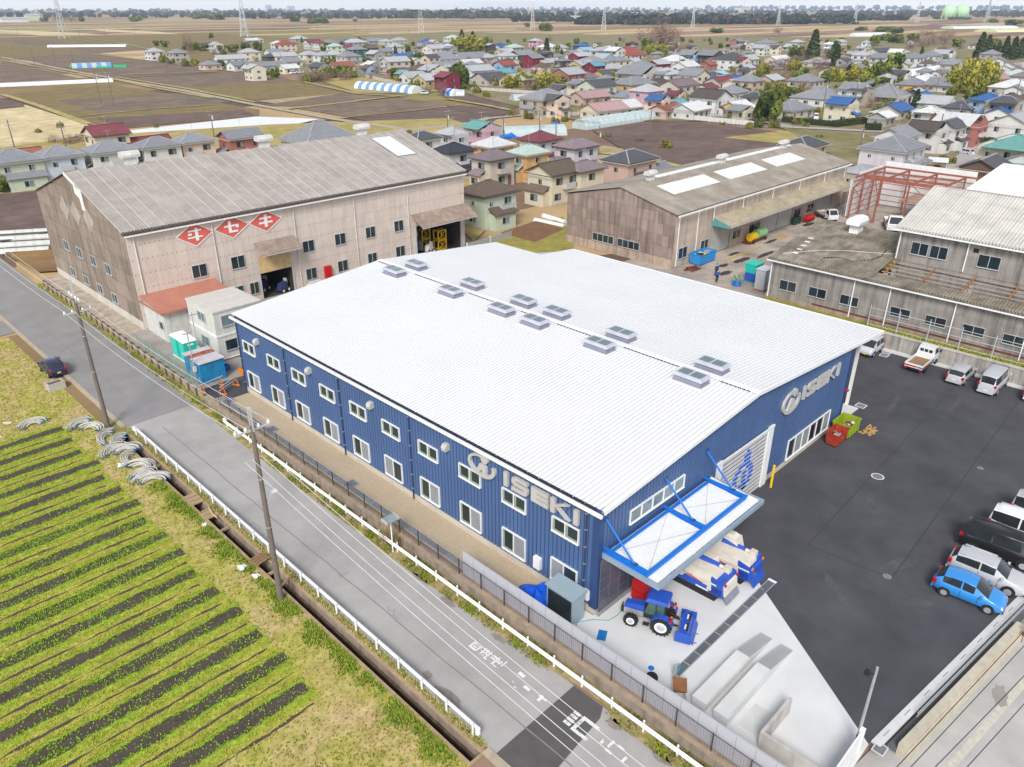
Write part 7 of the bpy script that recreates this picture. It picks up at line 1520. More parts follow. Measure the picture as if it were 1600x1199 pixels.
ob('axle', MB().box(.85,1.0,-.5,.5,.34,.5).box(-.95,-.75,-.5,.5,.5,.75).box(-.8,.9,-.16,.16,.45,.7), TRIMB, trc)
ob('cab', MB().hull8([(-1.0,-.52,.8),(.25,-.50,.8),(.25,.50,.8),(-1.0,.52,.8)],[(-1.0,-.56,1.1),(.24,-.54,1.1),(.24,.54,1.1),(-1.0,.56,1.1)]), TRIMB, trc)
ob('cab_glass', MB().hull8([(-.98,-.54,1.101),(.22,-.52,1.101),(.22,.52,1.101),(-.98,.54,1.101)],[(-.95,-.55,2.0),(.0,-.55,2.0),(.0,.55,2.0),(-.95,.55,2.0)]), TGL, trc)
pl_ = MB()
for s in (-1, 1): pl_.bar((.22,s*.53,1.1),(.0,s*.56,2.0),.05,.05).bar((-.97,s*.55,1.1),(-.95,s*.56,2.0),.06,.06).bar((-.5,s*.56,.9),(-.45,s*.565,2.0),.05,.05)
ob('cab_pillar', pl_, TRIMB, trc)
ob('cab_roof', MB().hull8([(-1.15,-.62,2.001),(.2,-.60,2.001),(.2,.60,2.001),(-1.15,.62,2.001)],[(-1.08,-.54,2.2),(.08,-.50,2.2),(.08,.50,2.2),(-1.08,.54,2.2)]), IB, trc)
for s in (-1, 1):
    f = MB()
    for i in range(7):
        a0, a1 = R(25+i*19), R(25+(i+1)*19); p = lambda a, q, y: (-.85+math.cos(a)*q, y, .60+math.sin(a)*q)
        f.hull8([p(a0,.66,s*.46),p(a0,.66,s*.86),p(a1,.66,s*.86),p(a1,.66,s*.46)],[p(a0,.71,s*.46),p(a0,.71,s*.86),p(a1,.71,s*.86),p(a1,.71,s*.46)])
    ob('mudguard', f, IB, trc); ob('tail_lamp', MB().box(-1.42,-1.3,s*.7-.12,s*.7+.12,1.12,1.28), LAMPR, trc); ob('indicator', MB().box(-1.42,-1.3,s*.5-.06,s*.5+.06,1.12,1.28), ORANGE, trc)
ob('step', MB().box(-.15,.2,.55,.8,.45,.5).box(-.15,.2,-.8,-.55,.45,.5), TRIMB, trc); ob('beacon', MB().cyl((-1.12,.45,1.9),(-1.12,.45,2.1),.07,n=8), ORANGE, trc); ob('hitch_arm', MB().bar((-1.1,.3,.6),(-1.75,.3,.6),.07,.1).bar((-1.1,-.3,.6),(-1.75,-.3,.6),.07,.1).bar((-1.1,0,1.1),(-1.7,0,1.0),.06,.06), TRIMB, trc)
til = thing('rotary_tiller', 'blue rotary tiller hitched behind the cab tractor', 'tiller', (1.74,-2.62,.006), R(113))
ob('cover', MB().hull8([(-2.55,-.95,.25),(-1.75,-.95,.25),(-1.75,.95,.25),(-2.55,.95,.25)],[(-2.35,-.95,.75),(-1.9,-.95,.78),(-1.9,.95,.78),(-2.35,.95,.75)]), IB, til)
ob('top_beam', MB().box(-2.05,-1.9,-.9,.9,.78,.92).box(-2.0,-1.85,-.12,.12,.78,1.25), IB, til)
for y in (-.45,.42): ob('spring_rod', MB().cyl((-2.3,y-.28,.84),(-2.3,y+.28,.84),.07,n=8), TRIMB, til); ob('warning_label', MB().box(-2.22,-2.12,y-.2,y+.2,.795,.80), WHITE, til)
ob('side_plate', MB().box(-2.6,-1.7,-1.0,-.951,.1,.8).box(-2.6,-1.7,.951,1.0,.1,.8), IB, til); ob('rear_flap', MB().hull8([(-2.75,-.9,.05),(-2.7,-.9,.05),(-2.7,.9,.05),(-2.75,.9,.05)],[(-2.5,-.9,.5),(-2.45,-.9,.5),(-2.45,.9,.5),(-2.5,.9,.5)]), IB, til)
m = MB()
for i in range(9): m.cyl((-2.15,-.85+i*.21,.3),(-2.15+.2*math.cos(i),-.85+i*.21,.3+.22*math.sin(i)-.05),.03,n=5)
ob('tine', m.cyl((-2.15,-.9,.3),(-2.15,.9,.3),.05,n=8), TRIMB, til); ob('gauge_stand', MB().bar((-2.5,.8,.0),(-2.9,.6,.02),.04,.04).bar((-2.5,-.2,.0),(-2.9,-.1,.02),.04,.04), IB, til)
# ------------------------------------------------------------------ combine harvesters
def harvester(loc, rz, lb, big, dec):
    t = thing('combine_harvester', lb, 'harvester', loc, rz); w = .88        # +x forward, rear at -x
    for s in (-1, 1):
        c = ob('crawler_track', MB().hull8([(-1.75,s*.62-.2,0),(1.25,s*.62-.2,0),(1.25,s*.62+.2,0),(-1.75,s*.62+.2,0)],[(-2.0,s*.62-.2,.42),(1.6,s*.62-.2,.42),(1.6,s*.62+.2,.42),(-2.0,s*.62+.2,.42)]), BLACK, t); m = MB()
        for i in range(16): m.box(-1.75+i*.2,-1.68+i*.2,s*.62-.22,s*.62+.22,-.0,.03)
        ob('track_lug', m, TRIMB, c)
    ob('lower_body', MB().box(-2.15,1.2,-w,w,.5,1.05), IB, t)
    ob('rear_body', MB().hull8([(-2.3,-w,.55),(-1.4,-w,.55),(-1.4,w,.55),(-2.3,w,.55)],[(-2.15,-w,1.55),(-1.4,-w,1.7),(-1.4,w,1.7),(-2.15,w,1.55)]), IB, t)
    ob('side_cover', MB().hull8([(-1.5,w,.72),(.9,w,.82),(.9,w+.05,.82),(-1.5,w+.05,.72)],[(-1.45,w,1.35),(1.1,w,1.3),(1.1,w+.05,1.3),(-1.45,w+.05,1.35)]), CREAMP, t)
    ob('blue_side_panel', MB().hull8([(-1.2,w+.051,.72),(.5,w+.051,.78),(.5,w+.07,.78),(-1.2,w+.07,.72)],[(-1.25,w+.051,.98),(.3,w+.051,1.08),(.3,w+.07,1.08),(-1.25,w+.07,.98)]), IB, t)
    ob('red_flash', MB().prism([(.75,w+.052,1.22),(.1,w+.052,1.12),(-.9,w+.052,1.0),(-.9,w+.052,1.04),(0,w+.052,1.2),(.2,w+.052,1.18)], (0,.012,0)), RED, t)
    ob('thresher_cover', MB().hull8([(-2.2 if big else -1.8,-.15,1.2),(1.1,-.15,1.2),(1.1,w+.02,1.2),(-2.2 if big else -1.8,w+.02,1.2)],[(-2.1 if big else -1.7,-.1,1.80),(1.0,-.1,1.88),(1.0,w-.10,1.78),(-2.1 if big else -1.7,w-.10,1.72)]), CREAMP, t)
    ob('grain_tank', MB().hull8([(-1.1,-w,1.05),(1.0,-w,1.05),(1.0,-.02,1.05),(-1.1,-.02,1.05)],[(-.7 if big else -.9,-w,2.3 if big else 1.95),(.7,-w,2.3 if big else 1.95),(.7,-.1,2.3 if big else 1.95),(-.7,-.1,2.3 if big else 1.95)]), CREAMP, t)
    if big: ob('tank_lid', MB().hull8([(-.6,-w+.08,2.301),(.6,-w+.08,2.301),(.6,-.18,2.301),(-.6,-.18,2.301)],[(-.4,-w+.2,2.5),(.4,-w+.2,2.5),(.4,-.3,2.5),(-.4,-.3,2.5)]), CREAMP, t)
    ob('unloading_auger', MB().cyl((-1.75,-.35,1.75),(1.9,.15,2.15),.13,n=12).box(-2.0,-1.6,-.55,-.15,1.45,1.95), CREAMP, t); ob('auger_sleeve', MB().cyl((-1.3,-.29,1.80),(.2,-.08,1.965),.165,n=12), IB, t)
    ob('rear_panel', MB().hull8([(-2.38,-w+.12,.62),(-2.28,-w+.12,.62),(-2.28,w-.12,.62),(-2.38,w-.12,.62)],[(-2.3,-w+.12,1.3),(-2.17,-w+.12,1.35),(-2.17,w-.12,1.35),(-2.3,w-.12,1.3)]), CREAMP if not big else IB, t)
    ob('straw_flap', MB().hull8([(-2.6,-w+.1,.15),(-2.55,-w+.1,.15),(-2.55,w-.1,.15),(-2.6,w-.1,.15)],[(-2.36,-w+.1,.62),(-2.3,-w+.1,.62),(-2.3,w-.1,.62),(-2.36,w-.1,.62)]), pm('grey_flap', S(136,140,152)) if not big else IB, t)
    for s in (-1, 1): ob('tail_lamp', MB().box(-2.36,-2.26,s*.72-.07,s*.72+.07,1.36,1.5), ORANGE if big else LAMPR, t)
    ob('cutter_head', MB().hull8([(1.3,-w,.2),(2.6,-w*.9,.1),(2.6,w*.9,.1),(1.3,w,.2)],[(1.3,-w,.9),(2.2,-w*.9,.6),(2.2,w*.9,.6),(1.3,w,.9)]), IB, t)
    for k in range(4): ob('divider', MB().cyl((2.4,-.7+k*.47,.3),(3.2,-.7+k*.47,.08),.06,.01,n=6), RED if k % 3 else IB, t)
    ob('seat', MB().box(.75,1.2,-.75,-.3,1.05,1.25).box(.7,.8,-.75,-.3,1.25,1.75), TRIMB, t); ob('control_panel', MB().box(1.35,1.6,-.85,-.2,1.05,1.5), TRIMB, t); ob('grab_rail', MB().tube([(1.6,-.8,1.0),(1.6,-.8,1.9),(1.2,-.8,2.0)],.02), WHITE, t)
    ob('decal', MB().box(-1.35,-.5,w+.0705,w+.074,.6,.71), WHITE if not big else ORANGE, t)
harvester((6.75,-2.6,.006), hp/2+.04, 'cream and blue combine harvester half under the canopy nearer the tractor', False, 0)
harvester((9.2,-2.95,.006), hp/2+.06, 'cream and blue combine harvester with tall grain tank farther from tractor', True, 1)
rt = thing('fuel_tank', 'red metal fuel tank between the smoked panels and the tractor', 'tank', (3.2,-1.15,.006))
ob('body', MB().hull8([(-.6,-.45,.25),(.6,-.45,.25),(.6,.45,.25),(-.6,.45,.25)],[(-.6,-.45,1.55),(.6,-.45,1.55),(.6,.45,1.55),(-.6,.45,1.55)]).hull8([(-.6,-.45,1.551),(.6,-.45,1.551),(.6,.45,1.551),(-.6,.45,1.551)],[(-.45,-.3,1.75),(.45,-.3,1.75),(.45,.3,1.75),(-.45,.3,1.75)]), RED, rt)
ob('filler_cap', MB().cyl((.1,0,1.751),(.1,0,1.9),.1,n=10), STEEL, rt)
for a in (-.5,.5):
    for b in (-.35,.35): ob('leg', MB().box(a-.05,a+.05,b-.05,b+.05,0,.249), RED, rt)
ob('seam_band', MB().box(-.615,.615,-.465,.465,.85,.89), pm('dark_red', S(150,16,24)), rt)

# ------------------------------------------------------------------ yard things by the works hall
def skip(loc, L, W_, H, c, lb, rz=0, junk=True, name='scrap_bin', feet=True):
    t = thing(name, lb, 'bin', loc, rz); m = MB(); f = .12; z0 = .12
    m.hull8([(-L/2+f,-W_/2+f,z0),(L/2-f,-W_/2+f,z0),(L/2-f,-W_/2+f+.04,z0),(-L/2+f,-W_/2+f+.04,z0)],[(-L/2,-W_/2,H),(L/2,-W_/2,H),(L/2,-W_/2+.05,H),(-L/2,-W_/2+.05,H)])
    m.hull8([(-L/2+f,W_/2-f-.04,z0),(L/2-f,W_/2-f-.04,z0),(L/2-f,W_/2-f,z0),(-L/2+f,W_/2-f,z0)],[(-L/2,W_/2-.05,H),(L/2,W_/2-.05,H),(L/2,W_/2,H),(-L/2,W_/2,H)])
    m.hull8([(-L/2+f,-W_/2+f,z0),(-L/2+f+.04,-W_/2+f,z0),(-L/2+f+.04,W_/2-f,z0),(-L/2+f,W_/2-f,z0)],[(-L/2,-W_/2,H-.001),(-L/2+.05,-W_/2,H-.001),(-L/2+.05,W_/2,H-.001),(-L/2,W_/2,H-.001)])
    m.hull8([(L/2-f-.04,-W_/2+f,z0),(L/2-f,-W_/2+f,z0),(L/2-f,W_/2-f,z0),(L/2-f-.04,W_/2-f,z0)],[(L/2-.05,-W_/2,H-.001),(L/2,-W_/2,H-.001),(L/2,W_/2,H-.001),(L/2-.05,W_/2,H-.001)])
    ob('shell', m, c, t); ob('floor', MB().box(-L/2+f,L/2-f,-W_/2+f,W_/2-f,z0-.02,z0+.02), pm('bin_grime', S(70,60,56), rough=.95), t)
    r2 = MB()
    for i in range(4): x = -L/2+L*(i+.5)/4; r2.box(x-.04,x+.04,-W_/2-.03,-W_/2+.06,.3,H-.02).box(x-.04,x+.04,W_/2-.06,W_/2+.03,.3,H-.02)
    stuff(ob('rib', r2, c, t)); ob('rim', MB().box(-L/2-.04,L/2+.04,-W_/2-.05,-W_/2+.02,H,H+.06).box(-L/2-.04,L/2+.04,W_/2-.02,W_/2+.05,H,H+.06).box(-L/2-.05,-L/2+.02,-W_/2+.021,W_/2-.021,H,H+.06).box(L/2-.02,L/2+.05,-W_/2+.021,W_/2-.021,H,H+.06), c, t)
    ob('skid', MB().box(-L/2+.15,L/2-.15,-W_/2+.2,-W_/2+.3,0,.1).box(-L/2+.15,L/2-.15,W_/2-.3,W_/2-.2,0,.1), TRIMB, t); return t
def junk(loc, L, W_, z, n, seed, lb, mats, s=.35):
    q = random.Random(seed); t = thing('scrap_pieces', lb, 'scrap', loc)
    for i in range(n):
        a = q.uniform(.4,1.2)*s; b = q.uniform(.3,1)*s; c = q.uniform(.2,.6)*s; m = MB().hull8([(-a,-b,0),(a,-b*.8,0),(a*.9,b,0),(-a,b*.9,0)],[(-a*.8,-b*.7,c),(a*.7,-b,c*1.2),(a*.8,b*.6,c),(-a*.6,b*.8,c*.8)])
        ob('piece', m, q.choice(mats), t, (q.uniform(-L/2,L/2),q.uniform(-W_/2,W_/2),z+q.uniform(0,.22)), q.uniform(0,3))
skip((65.2,34.0,.01),4.0,1.9,1.5,pm('blue_bin_paint', S(56,150,220), rough=.5, var=.12),'large sky-blue open scrap bin filled with junk at the hall corner')
junk((65.2,34.0,.2),3.0,1.2,.95,22,4,'mixed yellow white and black junk heaped in the blue bin',[YELLOW,WHITE_D,BLACK,WOODD,BBLUE,STEEL],.4)
junk((61.2,32.9,.01),2.0,1.2,0,18,5,'heap of rusty iron pieces on the ground before the blue bin',[RUST,RUST,pm('dark_rust', S(88,44,40))],.35)
skip((29.6,-1.3,.002),1.9,1.1,1.15,pm('red_bin_paint', S(186,66,46), rough=.6, var=.2, vs=2, col2=S(130,54,40), c2s=1.5),'rusty red scrap bin by the factory wall',name='scrap_bin')
tag(ob('notice_sheet', MB().box(0,.02,-.22,.22,0,.5), WHITE, None, (30.56,-1.45,.45), 0), 'white notice sheet stuck on the red scrap bin', 'notice')
junk((29.6,-1.3,.15),1.2,.6,.45,8,6,'scrap pieces inside the rusty red bin',[STEEL,WOODD,WHITE_D,TRIMB],.25)
skip((31.6,-1.2,.002),2.1,1.5,1.3,pm('lime_bin_paint', S(150,170,40), rough=.6, var=.15, vs=2),'lime green scrap bin beside the rusty red one')
junk((31.6,-1.2,.15),1.4,.9,.7,8,7,'white cans and scrap inside the lime green bin',[WHITE,STEEL,WHITE_D,RUST],.25)
wd = thing('timber_pile', 'spilled pile of pale timber offcuts right of the green bin', 'timber', (33.4,-2.5,.004)); q = random.Random(8)
for i in range(22): ob('offcut', MB().box(-.45,.45,-.05,.05,0,.06), WOOD, wd, (q.uniform(-.6,.6),q.uniform(-.4,.4),.07*(i//7)), q.uniform(-.6,.6))
tb = thing('teal_container', 'teal lidded container stacked on a blue crate in the works yard', 'container', (62.9,24.9,1.2)); ob('tub', MB().hull8([(-.9,-.7,0),(.9,-.7,0),(.9,.7,0),(-.9,.7,0)],[(-1.0,-.8,1.1),(1.0,-.8,1.1),(1.0,.8,1.1),(-1.0,.8,1.1)]), TEAL, tb); ob('lid', MB().box(-1.05,1.05,-.85,.85,1.101,1.22), TEAL, tb)
bc = thing('blue_crate', 'dark blue slatted crate under the teal container', 'crate', (62.9,24.9,.01)); ob('box', MB().box(-.85,.85,-.7,.7,.12,1.15), pm('crate_blue', S(40,80,170)), bc); m = MB()
for i in range(5): m.box(-.9,.9,-.73,-.701,.15+i*.21,.27+i*.21).box(-.88,-.851,-.7,.7,.15+i*.21,.27+i*.21)
ob('slat', m, pm('crate_blue2', S(54,100,200)), bc); ob('pallet', MB().box(-1,1,-.85,.85,0,.119), pm('green_pallet', S(40,150,110)), bc)
gc_ = thing('power_cabinet', 'tall pale grey metal cabinet on a base near the slate works', 'cabinet', (60.6,22.2,.01)); ob('case', MB().box(-1.0,1.0,-.65,.65,.2,2.7), pm('cabinet_grey', S(190,192,200), rough=.5), gc_); ob('roof', MB().box(-1.08,1.08,-.72,.72,2.701,2.8), pm('cabinet_top', S(206,208,214)), gc_); ob('plinth', MB().box(-1.1,1.1,-.75,.75,0,.2), WOODD, gc_); ob('door_seam', MB().box(-.01,.01,-.656,-.651,.25,2.65), TRIMB, gc_)
tag(ob('blue_hose', MB().tube([(59.6+.55*math.cos(a*.7),25.3+.55*math.sin(a*.7),.05+.012*a) for a in range(30)], .06), BBLUE), 'coiled blue hose on the yard beside two green frames', 'hose')
for k, (x, lb) in enumerate(((59.9,'green A-shaped metal stand left of the pair behind the hose'),(60.5,'green A-shaped metal stand right of the pair behind the hose'))): tag(ob('frame_stand', MB().bar((0,-.4,0),(0,0,1.2),.06,.06).bar((0,.4,0),(0,0,1.2),.06,.06).bar((0,-.25,.45),(0,.25,.45),.05,.05).bar((.5,-.4,0),(0,0,1.2),.05,.05), pm('green_metal', S(40,150,90)), None, (x,25.9-.3*k,.01)), lb, 'stand')
tk = thing('tank_trailer', 'yellow and pale green tank on a low trailer by the hall', 'tank', (80.3,34.3,.01)); ob('green_tank', MB().cyl((.3,0,1.0),(2.6,0,1.0),.75,n=16), pm('pale_green_tank2', S(150,196,140), rough=.5), tk); ob('yellow_tank', MB().cyl((-1.6,0,.85),(-.1,0,.85),.62,n=16), YELLOW, tk); ob('deck', MB().box(-2.6,2.8,-.7,.7,.15,.28), RUST, tk)
for x in (-1.6, 2.0): ob('wheel', MB().cyl((x,-.85,.25),(x,-.7,.25),.25,n=12), BLACK, tk)
pa = thing('pallet', 'single bare wooden pallet lying on the yard', 'pallet', (85.8,32.5,.01), .3)
for i in range(5): ob('slat', MB().box(-.9,.9,-.7+i*.31,-.5+i*.31,.1,.13), WOOD, pa)
for x in (-.85,0,.75): ob('bearer', MB().box(x,x+.1,-.7,.74,0,.099), WOOD, pa)
for x, lb in ((94.1,'dark green drum left of the pair by the hall'),(95.4,'dark green drum right of the pair by the hall')): t = thing('drum', lb, 'drum', (x,34.7,.01)); ob('shell', MB().cyl((0,0,0),(0,0,1.15),.45,n=14), pm('dark_green_drum', S(44,78,64)), t); ob('hoop', MB().cyl((0,0,.38),(0,0,.42),.465,n=14).cyl((0,0,.76),(0,0,.8),.465,n=14), TRIMB, t)
rm_ = thing('red_implement', 'red farm implement parked under the hall awning', 'implement', (97.6,34.0,.01)); ob('frame', MB().box(-1.3,1.3,-.5,.5,.5,.7).bar((-1.2,0,.6),(-2.0,0,.4),.12,.12), RED, rm_); ob('rotor', MB().cyl((-1.2,-.3,.45),(1.2,-.3,.45),.32,n=10), pm('implement_red', S(150,26,30)), rm_); ob('hood', MB().hull8([(-1.2,-.6,.7),(1.2,-.6,.7),(1.2,.2,.7),(-1.2,.2,.7)],[(-1,-.3,1.2),(1,-.3,1.2),(1,.1,1.2),(-1,.1,1.2)]), RED, rm_)
# people: two workers in blue jackets
SKIN = pm('skin', S(214,170,140), rough=.6); HAIR = pm('black_hair', (.02,.018,.017), rough=.6); JKT = pm('blue_work_jacket', S(44,92,190), rough=.8, var=.1); JKT2 = pm('navy_work_jacket', S(40,66,130), rough=.8, var=.1); TRS = pm('dark_trousers', S(44,46,54), rough=.85)
def person(loc, rz, lb, jk, ph):
    t = thing('person', lb, 'person', loc, rz)
    def skin(nm, verts, edg, rad, mat, sub=2, root=0):
        me = bpy.data.meshes.new(nm); me.from_pydata(verts, edg, []); me.materials.append(mat); o = link(nm, me, t)
        md = o.modifiers.new('skin', 'SKIN'); md.use_smooth_shade = True
        for i, v in enumerate(me.skin_vertices[0].data): v.radius = rad[i] if isinstance(rad[i], tuple) else (rad[i], rad[i]); v.use_root = (i == root)
        o.modifiers.new('sub', 'SUBSURF').levels = sub; o.modifiers['sub'].render_levels = sub; return o
    s = ph
    V_ = [(0,0,.95),(0,0,1.15),(.01,0,1.38),(0,0,1.47),(.01,0,1.55),(.02,0,1.66),(.02,0,1.76),   # spine to head top
      (0,.10,.90),(.06*s,.11,.50),(-.10*s,.11,.10),(.04-.1*s,.11,.045), (0,-.10,.90),(-.02*s,-.11,.50),(.16*s,-.11,.09),(.30*s,-.11,.045),
      (0,.19,1.38),(-.04,.25,1.12),(.10,.24,.90),(.16,.235,.80),(.17,.225,.73), (0,-.19,1.38),(.03,-.26,1.12),(.14,-.22,.92),(.2,-.2,.82),(.21,-.19,.75)]
    E_ = [(0,1),(1,2),(2,3),(3,4),(4,5),(5,6),(0,7),(7,8),(8,9),(9,10),(0,11),(11,12),(12,13),(13,14),(2,15),(15,16),(16,17),(17,18),(18,19),(2,20),(20,21),(21,22),(22,23),(23,24)]
    Rr = [(.12,.16),(.115,.15),(.11,.17),(.055,.055),(.055,.055),(.095,.08),(.05,.05),.095,.065,.045,.05,.095,.065,.045,.05,.06,.05,.04,.032,.03,.06,.05,.04,.032,.03]
    skin('body', V_, E_, Rr, SKIN)
    skin('trousers', [(0,0,.99),(0,.10,.90),(.06*s,.11,.50),(-.10*s,.11,.12),(0,-.10,.90),(-.02*s,-.11,.50),(.16*s,-.11,.11)], [(0,1),(1,2),(2,3),(0,4),(4,5),(5,6)], [(.135,.175),.11,.08,.066,.11,.08,.066], TRS)
    skin('jacket', [(0,0,.90),(0,0,1.15),(.01,0,1.38),(0,0,1.45),(0,.19,1.38),(-.04,.25,1.12),(.10,.24,.91),(0,-.19,1.38),(.03,-.26,1.12),(.14,-.22,.93)], [(0,1),(1,2),(2,3),(2,4),(4,5),(5,6),(2,7),(7,8),(8,9)], [(.15,.19),(.14,.175),(.13,.18),(.075,.08),.075,.066,.052,.075,.066,.052], jk)
    h = MB(); nn = 10
    for i in range(5):
        for j in range(nn):
            f = lambda a, b: (.0+.112*math.sin(a)*math.cos(b)-.012, .098*math.sin(a)*math.sin(b), 1.69+.12*math.cos(a))
            a0, a1 = R(100)*i/5, R(100)*(i+1)/5; b0, b1 = 2*hp*j/nn, 2*hp*(j+1)/nn; h.quad(f(a1,b0),f(a1,b1),f(a0,b1),f(a0,b0))
    ob('hair', h, HAIR, t, smooth=True)
    for sy in (-1, 1): ob('shoe', MB().box((-.14*s if sy > 0 else .14*s)-.05,(-.14*s if sy > 0 else .14*s)+.2,sy*.11-.05,sy*.11+.05,0,.09), TRIMB, t)
person((58.9,27.8,.01), 1.2, 'person in bright blue work jacket walking nearest the white roof edge', JKT, 1.0)
person((61.0,29.2,.01), 1.0, 'person in navy work jacket walking just ahead in the yard', JKT2, -.8)
# ------------------------------------------------------------------ guard rails and fences
wb = [(-.155,.0),(-.12,.055),(-.06,.055),(-.02,.0),(.02,.0),(.06,.055),(.12,.055),(.155,.0)]
def guardrail(x, ya, yb, side, lb, sp=2.03, z=-.70):
    t = thing('guardrail', lb, 'guardrail', (x, ya, z)); L = yb-ya; n = int(L/sp)
    pmesh_ = MB().cyl((0,0,0),(0,0,.78),.06,n=8).mesh('post', [WHITE]); bmesh_ = MB().box(.055 if side > 0 else -.13,.13 if side > 0 else -.055,-.06,.06,.5,.62).mesh('bracket', [WHITE])
    for i in range(n+1): o = link('post', pmesh_, t, (0, .3+i*sp, 0)); link('bracket', bmesh_, o)
    seg = 4.06; k = 0
    while k*seg < L:
        y0, y1 = k*seg, min(L, (k+1)*seg+.02); m = MB()
        for (h0, d0), (h1, d1) in zip(wb[:-1], wb[1:]):
            for th in (0,):
                a = lambda h, d, y: (side*(.13+d), y, .58+h)
                m.quad(a(h0,d0,y0), a(h0,d0,y1), a(h1,d1,y1), a(h1,d1,y0)); m.quad(*[(p[0]-side*.012, p[1], p[2]) for p in (a(h1,d1,y0), a(h1,d1,y1), a(h0,d0,y1), a(h0,d0,y0))])
        ob('rail_beam', m, WHITE, t); k += 1
    ob('end_cap', MB().cyl((side*.02,-.06,.42),(side*.02,-.06,.74),.14,n=12).cyl((side*.02,L+.06,.42),(side*.02,L+.06,.74),.14,n=12), WHITE, t); return t
guardrail(-10.36,-.95,42.3,1,'white guardrail along the road edge above the ditch')
guardrail(-4.12,-13,38.3,-1,'white guardrail along the verge below the factory lot')
fn = thing('mesh_fence', 'dark wire mesh fence on the retaining wall beside gravel strip and apron', 'fence', (-3.3,-14.0,.10))
postm = MB().box(-.025,.025,-.025,.025,0,1.22).mesh('post', [pm('bronze_post', S(72,62,58), rough=.5)])
wm1 = MB()
for j in range(10): wm1.box(-.006,.006,.03,1.98,.05+j*.118,.06+j*.118)
for i in range(14): wm1.box(-.005,.005,.08+i*.145,.088+i*.145,.05,1.14)
wm1.box(-.012,.012,.03,1.98,1.16,1.2)
wmesh = wm1.mesh('wire_panel', [pm('bronze_wire', S(104,98,98), rough=.5)])
for i in range(28):
    link('post', postm, fn, (0, i*2.03, 0)); 
    if i < 27: link('wire_panel', wmesh, fn, (0, i*2.03, 0))
sp = thing('splash_screen', 'translucent grey splash screen panels behind the wire fence', 'screen', (-3.05,-14.0,.02))
SPL = pm('grey_polycarbonate', S(196,196,206), rough=.3, var=.06, vs=.5, spec=.4)
pmh = MB().box(-.012,.012,.012,1.0,0,1.75).mesh('panel', [SPL]); rbm = MB().box(-.03,.03,-.011,.011,0,1.78).mesh('stiffener', [pm('screen_rib', S(168,170,182))])
for i in range(22): link('panel', pmh, sp, (0, i*1.01, 0)); link('stiffener', rbm, sp, (0, i*1.01, 0))
ob('top_trim', MB().box(-.03,.03,0,22.2,1.781,1.82), ALU, sp)
# back fence on the car park wall
bf = thing('steel_pipe_fence', 'galvanised pipe fence on the car park wall before the grey works', 'fence', (52.9,-24,1.5))
for i in range(11):
    ob('post', MB().cyl((0,i*3,0),(0,i*3,2.6),.05,n=7), ALU, bf)
    ob('stay', MB().bar((.0,i*3,1.3),(.9,i*3,0),.04,.04), STEEL, bf)
for z in (.5,1.5,2.3): ob('rail', MB().cyl((0,0,z),(0,30,z),.03,n=6), ALU, bf)
# street-side pipe rail and rusty bars at the corner
pr_ = thing('pipe_rail', 'rusty brown pipe railing along the lower street wall', 'railing', (3.2,-16.75,-.2), math.atan(-.128))
for i in range(4): ob('post', MB().box(-.04+i*.55+13.2,.04+i*.55+13.2,-.04,.04,-.45,.75), RUST, pr_)
for z in (.3,.7): ob('rail', MB().cyl((12.9,0,z),(15.2,0,z),.03,n=6), RUST, pr_)
# ------------------------------------------------------------------ poles and wires
POLE = pm('concrete_pole', S(122,112,104), rough=.9, var=.12, vs=2)
def utility_pole(x, y, z, h, r, lb, arms, parts=True):
    t = thing('utility_pole', lb, 'pole', (x, y, z)); ob('shaft', MB().cyl((0,0,0),(0,0,h),r,r*.62,n=12), POLE, t)
    for (az, ang, L) in arms:
        dx, dy = math.cos(ang)*L/2, math.sin(ang)*L/2; a = ob('crossarm', MB().bar((-dx,-dy,az),(dx,dy,az),.09,.09), ALU, t)
        for k in (-.9,-.35,.35,.9): ob('insulator', MB().cyl((dx*k,dy*k,az+.05),(dx*k,dy*k,az+.28),.06,n=8).cyl((dx*k,dy*k,az+.12),(dx*k,dy*k,az+.17),.10,n=8), WHITE, a)
    if parts:
        m = MB()
        for k in range(8): zz = 1.8+k*1.1; a = k*hp; m.bar((r*.8*math.cos(a),r*.8*math.sin(a),zz),((r+.15)*math.cos(a),(r+.15)*math.sin(a),zz),.025,.025)
        ob('step_bolt', m, STEEL, t); ob('band', MB().cyl((0,0,h*.45),(0,0,h*.45+.08),r*.86,n=12).cyl((0,0,h*.72),(0,0,h*.72+.08),r*.8,n=12), STEEL, t)
    return t
p2_ = utility_pole(-12.1,15.06,-.76,12.4,.19,'tall concrete utility pole at the ditch in the foreground',[(12.15,0,2.2)])
ob('bracket_frame', MB().bar((0,-.15,12.1),(0,-.15,13.5),.12,.05).bar((0,.15,12.1),(0,.15,13.5),.12,.05).bar((0,0,13.45),(0,0,13.52),.2,.2), ALU, p2_); ob('street_lamp_arm', MB().bar((0,0,7.2),(.75,.35,7.55),.05,.05).box(.6,1.0,.25,.5,7.5,7.6), WHITE, p2_)
p1_ = utility_pole(-11.5,45.4,-.76,12.0,.19,'tall concrete utility pole beside the bent pipes further along the road',[(10.8,0,2.2),(12.0,hp/2,2.4)])
ob('bracket_frame', MB().bar((0,-.15,11.6),(0,-.15,13.6),.12,.05).bar((0,.15,11.6),(0,.15,13.6),.12,.05), ALU, p1_)
WIRE = pm('pale_wire', (.6,.6,.6), rough=.5); WIRED = pm('dark_wire', (.06,.06,.065), rough=.6)
